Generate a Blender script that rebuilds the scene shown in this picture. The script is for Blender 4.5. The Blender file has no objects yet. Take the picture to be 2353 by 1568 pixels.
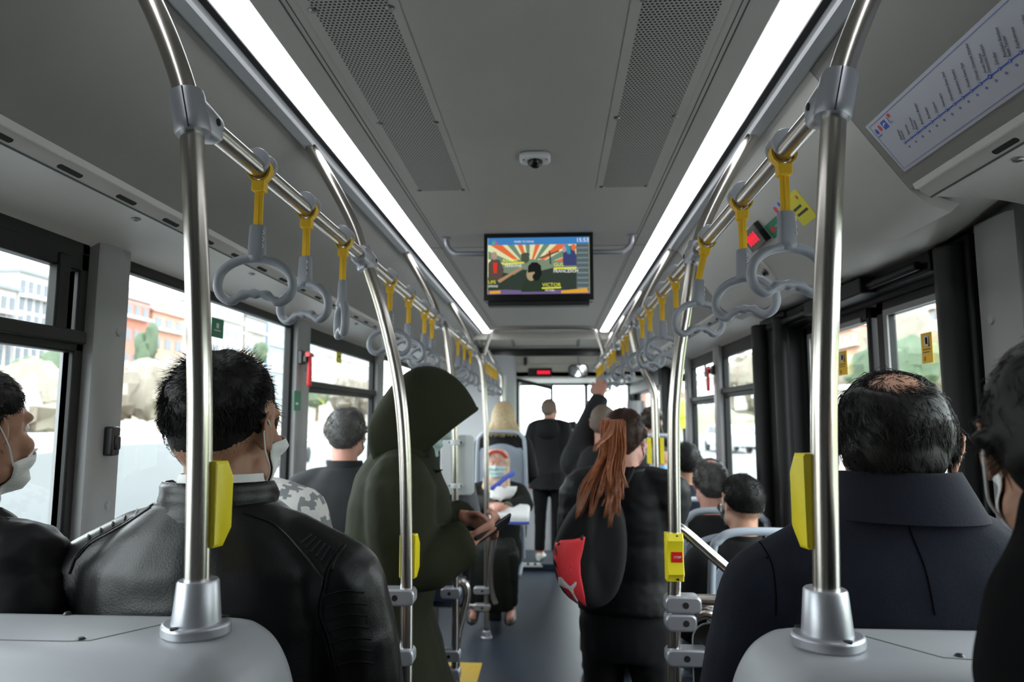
import bpy, bmesh, math, random
import numpy as np
from mathutils import Vector, Matrix, noise
from mathutils.bvhtree import BVHTree

S = bpy.context.scene
COL = S.collection
RND = random.Random(11)
PI = math.pi

# ------------------------------------------------------------------ camera
CAM = Vector((0.072, 0.0, 1.50))
YAW, PITCH = 0.05952, 0.11151
cd = bpy.data.cameras.new('camera')
cam = bpy.data.objects.new('camera', cd)
COL.objects.link(cam)
cam.location = CAM
cam.rotation_euler = (PI / 2 + PITCH, 0, YAW)
cd.sensor_width = 36.0
cd.lens = 1569.0 * 36.0 / 2353.0
cd.clip_start = 0.02
cd.clip_end = 400
cd.dof.use_dof = True
cd.dof.focus_distance = 1.35
cd.dof.aperture_fstop = 4.0
S.camera = cam
FPX, CX, CY = 1569.0, 1176.5, 784.0
_cp, _sp = math.cos(PITCH), math.sin(PITCH)
CF = Vector((-math.sin(YAW) * _cp, math.cos(YAW) * _cp, _sp))
CR = Vector((math.cos(YAW), math.sin(YAW), 0))
CU = CR.cross(CF)


def ray(px, py):
    d = CF * FPX + CR * (px - CX) - CU * (py - CY)
    return d / d.y


def atY(px, py, y):
    """the point of the place at depth y that the photograph shows at a pixel"""
    return CAM + ray(px, py) * y


# ------------------------------------------------------------------ sky, exposure
w = bpy.data.worlds.new('overcast')
S.world = w
w.use_nodes = True
wn = w.node_tree
wn.nodes.clear()
bg = wn.nodes.new('ShaderNodeBackground')
bg.inputs[0].default_value = (0.93, 0.97, 1.0, 1)
bg.inputs[1].default_value = 8.0
wo = wn.nodes.new('ShaderNodeOutputWorld')
wn.links.new(bg.outputs[0], wo.inputs[0])
S.view_settings.view_transform = 'Standard'
S.view_settings.look = 'None'
S.view_settings.exposure = 0.18
S.view_settings.gamma = 1.0
S.view_settings.use_curve_mapping = False
S.cycles.max_bounces = 10
S.cycles.diffuse_bounces = 5
S.cycles.transparent_max_bounces = 24
S.cycles.sample_clamp_indirect = 6.0
S.cycles.use_denoising = True
STRIP_POWER = 5.0


# ------------------------------------------------------------------ materials
def mat(name, col, rough=0.5, metal=0.0, spec=0.5, emit=None, estr=0.0, coat=0.0, bump=None, var=None, sheen=0.0, sss=0.0):
    """bump=(kind, scale, strength, (sx,sy,sz)); var=(scale, amount) mottles the colour"""
    m = bpy.data.materials.new(name)
    m.use_nodes = True
    nt = m.node_tree
    b = nt.nodes['Principled BSDF']
    b.inputs['Base Color'].default_value = (*col, 1)
    b.inputs['Roughness'].default_value = rough
    b.inputs['Metallic'].default_value = metal
    b.inputs['Specular IOR Level'].default_value = spec
    if coat:
        b.inputs['Coat Weight'].default_value = coat
        b.inputs['Coat Roughness'].default_value = 0.15
    if sheen:
        b.inputs['Sheen Weight'].default_value = sheen
        b.inputs['Sheen Roughness'].default_value = 0.5
    if sss:
        b.inputs['Subsurface Weight'].default_value = sss
        b.inputs['Subsurface Radius'].default_value = (0.01, 0.004, 0.002)
        b.inputs['Subsurface Scale'].default_value = 0.5
    if emit:
        b.inputs['Emission Color'].default_value = (*emit, 1)
        b.inputs['Emission Strength'].default_value = estr
    tc = None
    if bump or var:
        tc = nt.nodes.new('ShaderNodeTexCoord')
    if bump:
        kind, sc, st, asp = bump
        mp = nt.nodes.new('ShaderNodeMapping')
        mp.inputs['Scale'].default_value = asp
        nt.links.new(tc.outputs['Object'], mp.inputs[0])
        if kind == 'voronoi':
            t = nt.nodes.new('ShaderNodeTexVoronoi')
            t.feature = 'DISTANCE_TO_EDGE'
            out = t.outputs['Distance']
        elif kind == 'wave':
            t = nt.nodes.new('ShaderNodeTexWave')
            t.inputs['Distortion'].default_value = 2.0
            out = t.outputs[1]
        else:
            t = nt.nodes.new('ShaderNodeTexNoise')
            t.inputs['Detail'].default_value = 4.0
            out = t.outputs[0]
        t.inputs['Scale'].default_value = sc
        nt.links.new(mp.outputs[0], t.inputs['Vector'])
        bp = nt.nodes.new('ShaderNodeBump')
        bp.inputs['Strength'].default_value = st
        bp.inputs['Distance'].default_value = 0.003
        nt.links.new(out, bp.inputs['Height'])
        nt.links.new(bp.outputs[0], b.inputs['Normal'])
    if var:
        n = nt.nodes.new('ShaderNodeTexNoise')
        n.inputs['Scale'].default_value = var[0]
        n.inputs['Detail'].default_value = 4.0
        nt.links.new(tc.outputs['Object'], n.inputs['Vector'])
        r = nt.nodes.new('ShaderNodeMapRange')
        r.inputs[3].default_value = 1 - var[1]
        r.inputs[4].default_value = 1 + var[1]
        nt.links.new(n.outputs[0], r.inputs[0])
        mx = nt.nodes.new('ShaderNodeMix')
        mx.data_type = 'RGBA'
        mx.blend_type = 'MULTIPLY'
        mx.inputs[0].default_value = 1
        mx.inputs[6].default_value = (*col, 1)
        nt.links.new(r.outputs[0], mx.inputs[7])
        nt.links.new(mx.outputs[2], b.inputs['Base Color'])
    return m


def glass_mat(name, tint, refl=0.06):
    m = bpy.data.materials.new(name)
    m.use_nodes = True
    nt = m.node_tree
    nt.nodes.clear()
    tr = nt.nodes.new('ShaderNodeBsdfTransparent')
    tr.inputs[0].default_value = (*tint, 1)
    gl = nt.nodes.new('ShaderNodeBsdfGlossy')
    gl.inputs['Roughness'].default_value = 0.02
    lw = nt.nodes.new('ShaderNodeLayerWeight')
    lw.inputs[0].default_value = 0.5
    pw = nt.nodes.new('ShaderNodeMath')
    pw.operation = 'POWER'
    pw.inputs[1].default_value = 4.0
    nt.links.new(lw.outputs['Facing'], pw.inputs[0])
    fr = nt.nodes.new('ShaderNodeMath')
    fr.operation = 'MULTIPLY_ADD'
    fr.inputs[1].default_value = 0.35
    fr.inputs[2].default_value = refl * 0.5
    nt.links.new(pw.outputs[0], fr.inputs[0])
    mx = nt.nodes.new('ShaderNodeMixShader')
    o = nt.nodes.new('ShaderNodeOutputMaterial')
    nt.links.new(fr.outputs[0], mx.inputs[0])
    nt.links.new(tr.outputs[0], mx.inputs[1])
    nt.links.new(gl.outputs[0], mx.inputs[2])
    nt.links.new(mx.outputs[0], o.inputs[0])
    return m


def emis(name, col, st):
    m = bpy.data.materials.new(name)
    m.use_nodes = True
    nt = m.node_tree
    nt.nodes.clear()
    e = nt.nodes.new('ShaderNodeEmission')
    e.inputs[0].default_value = (*col, 1)
    e.inputs[1].default_value = st
    o = nt.nodes.new('ShaderNodeOutputMaterial')
    nt.links.new(e.outputs[0], o.inputs[0])
    return m


M = {}
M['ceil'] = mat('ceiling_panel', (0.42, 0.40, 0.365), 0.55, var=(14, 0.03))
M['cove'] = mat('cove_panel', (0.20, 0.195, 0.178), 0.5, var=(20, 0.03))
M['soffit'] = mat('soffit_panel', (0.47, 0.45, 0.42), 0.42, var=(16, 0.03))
M['cover'] = mat('door_cover_panel', (0.50, 0.485, 0.45), 0.42, var=(12, 0.03))
M['wall'] = mat('wall_panel', (0.24, 0.24, 0.245), 0.5, var=(18, 0.04))
M['pillar'] = mat('pillar_panel', (0.27, 0.27, 0.275), 0.42, var=(18, 0.04))
M['header'] = mat('front_header_panel', (0.66, 0.63, 0.56), 0.45, var=(9, 0.04))
M['cabin'] = mat('cabin_panel', (0.50, 0.51, 0.53), 0.4, var=(9, 0.05))
M['floor'] = mat('floor_vinyl', (0.028, 0.036, 0.054), 0.33, bump=('noise', 260, 0.25, (1, 1, 1)), var=(60, 0.25))
M['fyellow'] = mat('floor_yellow', (0.62, 0.40, 0.03), 0.45, var=(40, 0.12))
M['rubber'] = mat('black_rubber', (0.006, 0.006, 0.0065), 0.5, spec=0.3)
M['blackgloss'] = mat('black_gloss', (0.006, 0.006, 0.007), 0.18, coat=0.4)
M['steel'] = mat('brushed_steel', (0.60, 0.565, 0.52), 0.25, 1.0, bump=('noise', 120, 0.03, (1, 1, 0.05)))
M['alu'] = mat('cast_aluminium', (0.46, 0.47, 0.51), 0.38, 0.7, bump=('noise', 500, 0.05, (1, 1, 1)))
M['alutrim'] = mat('extruded_aluminium', (0.46, 0.47, 0.48), 0.42, 0.55)
M['yellow'] = mat('yellow_strap', (0.85, 0.50, 0.015), 0.48)
M['yellowbox'] = mat('yellow_plastic', (0.83, 0.69, 0.02), 0.32)
M['gplastic'] = mat('grey_plastic', (0.27, 0.285, 0.32), 0.38, bump=('noise', 300, 0.04, (1, 1, 1)))
M['knob'] = mat('grey_collar_plastic', (0.32, 0.34, 0.37), 0.35)
M['shell'] = mat('seat_shell_plastic', (0.33, 0.34, 0.36), 0.40, bump=('noise', 420, 0.05, (1, 1, 1)))
M['seatback'] = mat('blue_grey_seat_plastic', (0.26, 0.30, 0.36), 0.42)
M['seatrim'] = mat('pale_grey_seat_plastic', (0.36, 0.40, 0.46), 0.4)
M['fabric'] = mat('dark_seat_fabric', (0.02, 0.024, 0.05), 0.85, bump=('noise', 400, 0.3, (1, 1, 1)))
M['whiteplastic'] = mat('white_plastic', (0.66, 0.68, 0.69), 0.33)
M['white'] = mat('white_paint', (0.75, 0.75, 0.74), 0.45)
M['black'] = mat('black_plastic', (0.012, 0.012, 0.013), 0.38)
M['hole'] = mat('black_recess', (0.004, 0.004, 0.004), 0.7)
M['red'] = mat('red_plastic', (0.62, 0.03, 0.035), 0.38)
M['stopred'] = mat('stop_red', (0.65, 0.012, 0.012), 0.35)
M['green'] = mat('green_sticker', (0.015, 0.19, 0.10), 0.5)
M['ysticker'] = mat('yellow_sticker', (0.72, 0.66, 0.03), 0.5)
M['osticker'] = mat('amber_sticker', (0.86, 0.50, 0.02), 0.5)
M['paper'] = mat('paper', (0.42, 0.43, 0.48), 0.5)
M['blueink'] = mat('blue_ink', (0.03, 0.08, 0.42), 0.5)
M['blackink'] = mat('black_ink', (0.02, 0.02, 0.03), 0.5)
M['redink'] = mat('red_ink', (0.6, 0.04, 0.05), 0.5)
M['violetink'] = mat('violet_ink', (0.16, 0.16, 0.38), 0.5)
M['glass'] = glass_mat('window_glass', (0.93, 0.96, 0.955))
M['screw'] = mat('screw_metal', (0.34, 0.34, 0.33), 0.35, 0.9)
M['stitch'] = mat('black_stitching', (0.0012, 0.0012, 0.0014), 0.95, spec=0.0)
M['darkseam'] = mat('panel_seam', (0.06, 0.06, 0.058), 0.6)
M['strip'] = emis('light_diffuser', (0.93, 0.96, 1.0), STRIP_POWER)


# ------------------------------------------------------------------ mesh helpers
class MB:
    def __init__(s):
        s.v, s.f, s.m, s.cur = [], [], [], 0

    def add(s, vs, fs):
        o = len(s.v)
        s.v += [tuple(p) for p in vs]
        s.f += [tuple(i + o for i in q) for q in fs]
        s.m += [s.cur] * len(fs)
        return s

    def box(s, x0, x1, y0, y1, z0, z1):
        vs = [(x, y, z) for z in (z0, z1) for y in (y0, y1) for x in (x0, x1)]
        return s.add(vs, [(0, 2, 3, 1), (4, 5, 7, 6), (0, 1, 5, 4), (2, 6, 7, 3), (0, 4, 6, 2), (1, 3, 7, 5)])

    def obox(s, c, ax, ay, az):
        c, ax, ay, az = Vector(c), Vector(ax), Vector(ay), Vector(az)
        vs = [c + ax * i + ay * j + az * k for k in (-1, 1) for j in (-1, 1) for i in (-1, 1)]
        return s.add(vs, [(0, 2, 3, 1), (4, 5, 7, 6), (0, 1, 5, 4), (2, 6, 7, 3), (0, 4, 6, 2), (1, 3, 7, 5)])

    def loft(s, rings, caps=True, closed=True):
        n = len(rings[0])
        o = len(s.v)
        fs = []
        for i in range(len(rings) - 1):
            for j in range(n if closed else n - 1):
                k = (j + 1) % n
                fs.append((i * n + j, i * n + k, (i + 1) * n + k, (i + 1) * n + j))
        if caps:
            fs.append(tuple(range(n - 1, -1, -1)))
            fs.append(tuple((len(rings) - 1) * n + j for j in range(n)))
        return s.add([p for r in rings for p in r], fs)

    def tube(s, path, r, n=12, caps=True, sq=(1, 1), up=None, ends=False):
        """round tube along a path; r a radius or one per point; sq squashes it; ends rounds it off"""
        P = [Vector(p) for p in path]
        rr = list(r) if isinstance(r, (list, tuple)) else [r] * len(P)
        if ends:
            d0 = (P[0] - P[1]).normalized()
            d1 = (P[-1] - P[-2]).normalized()
            pre = [(P[0] + d0 * rr[0] * math.sin(a), rr[0] * math.cos(a)) for a in (1.45, 1.0, 0.5)]
            post = [(P[-1] + d1 * rr[-1] * math.sin(a), rr[-1] * math.cos(a)) for a in (0.5, 1.0, 1.45)]
            P = [a for a, _ in pre] + P + [a for a, _ in post]
            rr = [b for _, b in pre] + rr + [b for _, b in post]
        t = (P[1] - P[0]).normalized()
        u = Vector(up) if up is not None else (Vector((0, 0, 1)) if abs(t.z) < 0.9 else Vector((0, 1, 0)))
        rings = []
        for i, p in enumerate(P):
            a, b = P[max(i - 1, 0)], P[min(i + 1, len(P) - 1)]
            tt = (b - a)
            t = tt.normalized() if tt.length > 1e-9 else t
            u = (u - t * u.dot(t))
            u = u.normalized() if u.length > 1e-6 else t.orthogonal().normalized()
            v = t.cross(u)
            rings.append([p + (u * math.cos(2 * PI * k / n) * sq[0] + v * math.sin(2 * PI * k / n) * sq[1]) * rr[i] for k in range(n)])
        return s.loft(rings, caps)

    def lathe(s, prof, o=(0, 0, 0), axis=(0, 0, 1), n=20, caps=True, sq=(1, 1)):
        o, az = Vector(o), Vector(axis).normalized()
        ax = az.orthogonal().normalized() if abs(az.z) < 0.99 else Vector((1, 0, 0))
        ay = az.cross(ax)
        rings = [[o + az * z + (ax * math.cos(2 * PI * k / n) * sq[0] + ay * math.sin(2 * PI * k / n) * sq[1]) * r for k in range(n)] for r, z in prof]
        return s.loft(rings, caps)

    def ball(s, c, rx, ry=None, rz=None, n=14, rot=None):
        ry, rz = ry or rx, rz or rx
        c = Vector(c)
        rot = rot or Matrix.Identity(3)
        rings = []
        for i in range(n // 2 + 1):
            th = 0.06 + (PI - 0.12) * i / (n // 2)
            rings.append([c + rot @ Vector((rx * math.sin(th) * math.cos(2 * PI * k / n), ry * math.sin(th) * math.sin(2 * PI * k / n), -rz * math.cos(th))) for k in range(n)])
        return s.loft(rings)

    def prism(s, poly, a0, a1, axis='y', caps=True):
        """a 2D outline pulled along an axis: (x,z) along y, (x,y) along z, (y,z) along x"""
        def p3(p, a):
            return {'y': (p[0], a, p[1]), 'z': (p[0], p[1], a), 'x': (a, p[0], p[1])}[axis]
        return s.loft([[p3(p, a0) for p in poly], [p3(p, a1) for p in poly]], caps)

    def quad(s, a, b, c, d):
        return s.add([a, b, c, d], [(0, 1, 2, 3)])


def smooth_path(pts, n=8):
    """Catmull-Rom through the points"""
    P = [Vector(p) for p in pts]
    Q = [P[0] * 2 - P[1]] + P + [P[-1] * 2 - P[-2]]
    out = []
    for i in range(1, len(Q) - 2):
        for k in range(n):
            t = k / n
            out.append(0.5 * ((2 * Q[i]) + (Q[i + 1] - Q[i - 1]) * t + (2 * Q[i - 1] - 5 * Q[i] + 4 * Q[i + 1] - Q[i + 2]) * t * t + (-Q[i - 1] + 3 * Q[i] - 3 * Q[i + 1] + Q[i + 2]) * t ** 3))
    out.append(P[-1])
    return out


def rrect(x0, x1, z0, z1, r, n=4):
    out = []
    for cx, cz, a in ((x1 - r, z1 - r, 0), (x0 + r, z1 - r, 90), (x0 + r, z0 + r, 180), (x1 - r, z0 + r, 270)):
        for k in range(n + 1):
            t = math.radians(a + 90 * k / n)
            out.append((cx + r * math.cos(t), cz + r * math.sin(t)))
    return out


WL = {}


def setp(o, label=None, cat=None, group=None, kind=None):
    if label:
        o['label'] = label
    if cat:
        o['category'] = cat
    if group:
        o['group'] = group
    if kind:
        o['kind'] = kind
    return o


def thing(name, label, cat, loc=(0, 0, 0), group=None):
    o = bpy.data.objects.new(name, None)
    o.empty_display_size = 0.05
    COL.objects.link(o)
    o.location = loc
    WL[o.name] = Vector(loc)
    return setp(o, label, cat, group)


def link_mesh(name, me, parent=None, loc=None):
    o = bpy.data.objects.new(name, me)
    COL.objects.link(o)
    if parent is not None:
        o.parent = parent
        WL[o.name] = WL[parent.name]
    else:
        WL[o.name] = Vector(loc) if loc is not None else Vector((0, 0, 0))
        o.location = WL[o.name]
    off = WL[o.name]
    if off.length > 0:
        me.transform(Matrix.Translation(-off))
    return o


def build(name, mb, m, parent=None, smooth=35, bev=0.0, bseg=2, sub=0, loc=None, label=None, fix=True):
    me = bpy.data.meshes.new(name)
    me.from_pydata(mb.v, [], mb.f)
    ms = m if isinstance(m, (list, tuple)) else [m]
    for k in ms:
        me.materials.append(M[k] if isinstance(k, str) else k)
    if len(ms) > 1:
        me.polygons.foreach_set('material_index', mb.m)
    if fix:
        b = bmesh.new()
        b.from_mesh(me)
        bmesh.ops.recalc_face_normals(b, faces=b.faces)
        b.to_mesh(me)
        b.free()
    if smooth:
        me.shade_smooth()
        me.set_sharp_from_angle(angle=math.radians(smooth))
    o = link_mesh(name, me, parent, loc)
    if bev:
        k = o.modifiers.new('edges', 'BEVEL')
        k.width = bev
        k.segments = bseg
        k.limit_method = 'ANGLE'
        k.angle_limit = math.radians(35)
        k.harden_normals = False
    if sub:
        k = o.modifiers.new('smooth', 'SUBSURF')
        k.levels = k.render_levels = sub
    if label:
        o['label'] = label
    return o


def struct(name, mb, m, **k):
    o = build(name, mb, m, **k)
    o['kind'] = 'structure'
    return o


def text(name, body, size, loc, ax, up, m, parent=None, align='CENTER', ext=0.0003, sx=1.0):
    """lettering as real raised strokes: ax is the reading direction, up the way up"""
    c = bpy.data.curves.new(name, 'FONT')
    c.body = body
    c.size = size
    c.align_x = align
    c.align_y = 'CENTER'
    c.extrude = ext
    c.resolution_u = 2
    c.materials.append(M[m] if isinstance(m, str) else m)
    o = bpy.data.objects.new(name, c)
    COL.objects.link(o)
    ax, up = Vector(ax).normalized(), Vector(up).normalized()
    n = ax.cross(up).normalized()
    up = n.cross(ax)
    mt = Matrix((ax * sx, up, n)).transposed().to_4x4()
    mt.translation = Vector(loc)
    dg = bpy.context.evaluated_depsgraph_get()
    me = bpy.data.meshes.new_from_object(o.evaluated_get(dg))
    me.name = name
    bpy.data.objects.remove(o)
    bpy.data.curves.remove(c)
    me.transform(mt)
    return link_mesh(name, me, parent)


def copy_tree(o, parent=None):
    c = o.copy()
    COL.objects.link(c)
    if parent is not None:
        c.parent = parent
        c.matrix_parent_inverse = o.matrix_parent_inverse
    for ch in list(o.children):
        copy_tree(ch, c)
    return c
# ------------------------------------------------------------------ the bus shell
Y0, YC, YF = -1.5, 6.75, 9.35      # rear wall, end of the flat ceiling, windscreen
HC = 2.34                           # ceiling height

b = MB()
b.box(-1.26, 1.26, Y0, 10.2, -0.12, 0.0)
struct('floor', b, 'floor')
for sgn, nm in ((-1, 'trim_1'), (1, 'trim_2')):      # raised platforms beside the rear aisle
    b = MB()
    x0, x1 = sorted((sgn * 1.2, sgn * 0.42))
    b.box(x0, x1, Y0, 1.78, 0.0, 0.32)
    if sgn < 0:
        b.box(-1.2, -0.66, 1.78, 3.3, 0.0, 0.32)
    struct(nm, b, 'floor', bev=0.01)
b = MB()
b.box(-1.2, 0.75, 6.92, 9.26, 0.0, 0.07)
struct('trim_3', b, 'floor', bev=0.01)

# flat ceiling, with the panel joints as grooves
b = MB()
b.box(-0.535, 0.535, Y0, YC, HC, HC + 0.06)
struct('ceiling', b, 'ceil')
b = MB()
for x in (-0.475, 0.475):
    b.box(x - 0.0015, x + 0.0015, Y0, YC, HC - 0.0012, HC + 0.01)
for x in (-0.462, 0.462):
    b.box(x - 0.001, x + 0.001, Y0, YC, HC - 0.001, HC + 0.01)
b.box(-0.53, 0.53, 3.30, 3.304, HC - 0.001, HC + 0.01)
struct('trim_4', b, 'darkseam')
# roof above everything keeps daylight out
b = MB()
b.box(-1.30, 1.30, Y0 - 0.05, 9.6, 2.52, 2.58)
struct('roof', b, 'white')

COVE_A, COVE_B = (0.70, 2.325), (0.91, 2.03)


def prof_prism(name, pts, y0, y1, m, thick=0.02, **k):
    """an open profile in x,z given a thickness on its outer side and pulled along the bus"""
    b = MB()
    out = [(x + thick * (1 if pts[0][0] > 0 else -1), z + thick) for x, z in pts]
    b.prism(list(pts) + out[::-1], y0, y1)
    return struct(name, b, m, **k)


ncount = [4]


def trim_name():
    ncount[0] += 1
    return 'trim_%d' % ncount[0]


for s in (-1, 1):
    side = 'left' if s < 0 else 'right'
    # light channel: dark gap and aluminium rail outside the strip
    b = MB()
    x0, x1 = sorted((s * 0.530, s * 0.66))
    b.box(x0, x1, Y0, YC + 0.05, HC + 0.012, HC + 0.06)
    struct(trim_name(), b, 'hole')
    pr = [(s * 0.650, HC - 0.004), (s * 0.655, HC - 0.012), (s * 0.682, HC - 0.018), (s * 0.690, HC - 0.014), (s * 0.690, HC + 0.04), (s * 0.650, HC + 0.04)]
    b = MB()
    b.prism(pr, Y0, YC + 0.05)
    struct(trim_name(), b, 'alutrim', smooth=30)
    # the sloping cove
    cy1 = 1.60 if s > 0 else YC + 1.0
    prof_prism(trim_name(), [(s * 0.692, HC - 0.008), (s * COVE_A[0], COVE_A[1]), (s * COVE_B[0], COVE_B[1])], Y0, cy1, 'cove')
    if s > 0:
        prof_prism(trim_name(), [(0.692, HC - 0.008), (0.70, 2.325), (0.91, 2.03), (0.955, 1.992), (1.0, 1.975)], 1.604, 3.38, 'cover', smooth=50)
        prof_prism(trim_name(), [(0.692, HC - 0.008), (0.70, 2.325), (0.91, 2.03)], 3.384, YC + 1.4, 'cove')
    # air duct rail with slots, then the soffit down to the window head
    runs = [(Y0, 7.7)] if s < 0 else [(Y0, 1.58), (3.40, 8.0)]
    for y0, y1 in runs:
        prof_prism(trim_name(), [(s * 0.905, 2.036), (s * 0.910, 2.024), (s * 0.918, 2.024), (s * 0.922, 2.018), (s * 0.943, 2.0055)], y0, y1, 'soffit', smooth=30)
        b = MB()
        b.box(*sorted((s * 0.9425, s * 0.9465)), y0, y1, 2.003, 2.02)
        struct(trim_name(), b, 'darkseam')
        b = MB()
        y = y0 + 0.06
        e = Vector((s * 0.021, 0, -0.0125)).normalized()
        nn = Vector((-s * 0.0125, 0, -0.021)).normalized()
        y = (1.132 if s < 0 else 1.30) - 0.19 * 14
        while y < y1 - 0.1:
            if y > y0 + 0.05:
                c = Vector((s * 0.9325, y, 2.0120)) + nn * 0.0006
                ring = [c + Vector((0, 1, 0)) * q[0] + e * q[1] for q in rrect(-0.036, 0.036, -0.0062, 0.0062, 0.006, 3)]
                b.loft([[p - nn * 0.004 for p in ring], ring])
            y += 0.19
        struct(trim_name(), b, 'hole', smooth=0)
        prof_prism(trim_name(), [(s * 0.946, 2.006), (s * 1.06, 2.000), (s * 1.10, 1.994), (s * 1.14, 1.985), (s * 1.17, 1.975), (s * 1.20, 1.955), (s * 1.21, 1.94)], y0, y1, 'soffit', smooth=60)
        b = MB()
        ys = {(-1): (1.634, 2.306, 3.6, 4.9), 1: (1.345, 3.7, 4.7)}[s]
        for yy in ys:
            if y0 < yy < y1:
                b.lathe([(0.0001, 0), (0.011, 0), (0.011, 0.003), (0.009, 0.005), (0.006, 0.005), (0.006, 0.002), (0.0001, 0.002)], (s * 0.985, yy, 2.0035), (-s * 0.05, 0, -1), 16)
        struct(trim_name(), b, 'screw')

# door header on the right: bulging cover and black mechanism box
cov = [(0.96, 1.994), (1.0, 1.973), (1.06, 1.962), (1.12, 1.965), (1.15, 1.985), (1.20, 2.0), (1.20, 2.06), (0.96, 2.06)]
b = MB()
rings = []
for y, d in ((1.60, 0.045), (1.68, 0.035), (1.76, 0.018), (1.86, 0.0), (2.0, -0.004), (2.3, 0.0), (2.9, 0.012), (3.38, 0.02)):
    rings.append([(x, y, z + (d if z < 2.03 else 0)) for x, z in cov])
b.loft(rings)
struct(trim_name(), b, 'cover', smooth=50)
b = MB()
b.box(1.12, 1.20, 1.93, 3.42, 1.905, 1.975)
b.box(1.07, 1.13, 2.25, 2.75, 1.90, 1.955)
b.tube([(1.10, 1.95, 1.925), (1.10, 3.3, 1.925)], 0.014, 10)
struct(trim_name(), b, 'rubber', bev=0.006)
b = MB()
b.lathe([(0.001, 0.004), (0.012, 0.004), (0.022, 0.001), (0.022, 0)], (1.03, 2.33, 1.962), (0, 0, -1), 16)
b.lathe([(0.001, 0.004), (0.012, 0.004), (0.022, 0.001), (0.022, 0)], (1.03, 2.95, 1.975), (0, 0, -1), 16)
struct(trim_name(), b, 'screw')

# ------------------------------------------------------------------ side walls
ZB, ZT = 0.98, 1.972


def wall(side, s, gaps):
    b = MB()
    xs = sorted((s * 1.20, s * 1.225))
    b.box(*xs, Y0, YF, ZT, 2.53)
    ys = [Y0] + [q for g in gaps for q in g[:2]] + [YF]
    for k in range(0, len(ys), 2):
        b.box(*xs, ys[k], ys[k + 1], 0.0, ZT)
    for g in gaps:
        if g[2] > 0.01:
            b.box(*xs, g[0], g[1], 0.0, g[2])
    return struct('wall_' + side, b, 'wall')


wall('left', -1, [(0.10, 1.72, ZB), (1.90, 3.21, ZB), (3.40, 4.74, ZB), (4.93, 7.1, ZB)])
wall('right', 1, [(0.10, 1.65, ZB), (1.82, 3.42, 0.0), (3.55, 4.53, ZB), (4.69, 5.55, ZB), (5.66, 6.5, ZB), (6.9, 9.2, 0.0)])
b = MB()
b.box(-1.26, 1.26, Y0 - 0.06, Y0, 0, 2.55)
struct('wall_back', b, 'wall')
# inner pillar covers
pil = [(-1, 1.755, 1.905), (-1, 3.225, 3.40), (-1, 4.755, 4.93), (1, 1.635, 1.80), (1, 4.545, 4.70), (1, 5.56, 5.74), (1, 3.455, 3.55)]
for k, (s, y0, y1) in enumerate(pil):
    b = MB()
    pts = [(s * 1.20, y0), (s * 1.165, y0 + 0.006), (s * 1.155, y0 + 0.02), (s * 1.155, y1 - 0.02), (s * 1.165, y1 - 0.006), (s * 1.20, y1)]
    b.prism(pts, 0.3, 1.99, 'z')
    for zz in (1.74, 1.26):
        b.lathe([(0.001, 0.004), (0.010, 0.004), (0.014, 0.0), (0.014, -0.002)], (s * 1.155, (y0 + y1) / 2 + 0.02, zz), (-s, 0, 0), 14)
    struct(trim_name(), b, 'pillar', smooth=40)
# black latch on the first left pillar
b = MB()
b.box(-1.158, -1.128, 1.815, 1.850, 1.395, 1.475)
b.box(-1.132, -1.120, 1.822, 1.843, 1.41, 1.45)
o = build('door_latch', b, 'black', bev=0.006)
setp(o, 'small black latch box on the grey pillar left of the leather jacket', 'latch')

wcount = [0]


def window(s, y0, y1, transom=None, z0=ZB, z1=ZT, fr=0.05, slider=None):
    """one window: black gasket frame with a pane as its part; a transom bar splits it"""
    wcount[0] += 1
    b = MB()
    x0, x1 = sorted((s * 1.185, s * 1.222))
    b.box(x0, x1, y0, y0 + fr * 0.7, z0, z1)
    b.box(x0, x1, y1 - fr * 0.7, y1, z0, z1)
    b.box(x0, x1, y0, y1, z0, z0 + fr)
    b.box(x0, x1, y0, y1, z1 - fr * 0.8, z1 + 0.004)
    if transom:
        b.box(x0, x1, y0, y1, transom - 0.03, transom + 0.02)
        xa, xb = sorted((s * 1.17, s * 1.19))
        b.box(xa, xb, y0 + 0.01, y1 - 0.01, transom - 0.008, transom + 0.028)
        b.box(x0, x1, y0, y1, z1 - 0.085, z1 - 0.03)
        if slider:
            xa, xb = sorted((s * 1.18, s * 1.21))
            b.box(xa, xb, slider - 0.025, slider + 0.02, transom, z1 - 0.05)
    o = struct('window_%d' % wcount[0], b, 'rubber', bev=0.006)
    g = MB()
    xa, xb = sorted((s * 1.206, s * 1.209))
    g.box(xa, xb, y0 + 0.01, y1 - 0.01, z0 + 0.01, z1 - 0.01)
    build('pane', g, 'glass', o, smooth=0)
    return o


window(-1, 0.08, 1.755, 1.70, slider=1.66)
window(-1, 1.87, 3.24)
window(-1, 3.38, 4.77, 1.66)
window(-1, 4.91, 7.1)
window(1, 0.08, 1.66, 1.70, slider=1.60)
window(1, 3.53, 4.56, 1.66)
window(1, 4.68, 5.57, 1.63)
window(1, 5.65, 6.5)

# the middle door: black frame posts and two glazed leaves
b = MB()
b.box(1.15, 1.22, 1.805, 1.955, 0.0, 1.98)
b.tube([(1.145, 1.865, 0.0), (1.145, 1.865, 1.96)], 0.045, 14)
b.box(1.11, 1.22, 3.10, 3.47, 0.0, 1.98)
b.tube([(1.10, 3.12, 0.0), (1.10, 3.12, 1.95)], 0.035, 14)
b.tube([(1.10, 3.40, 0.0), (1.10, 3.40, 1.95)], 0.05, 14)
b.box(1.17, 1.26, 1.82, 3.46, 1.885, 1.98)
o = struct('trim_90', b, 'rubber', bev=0.008)
dn = [0]


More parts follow.
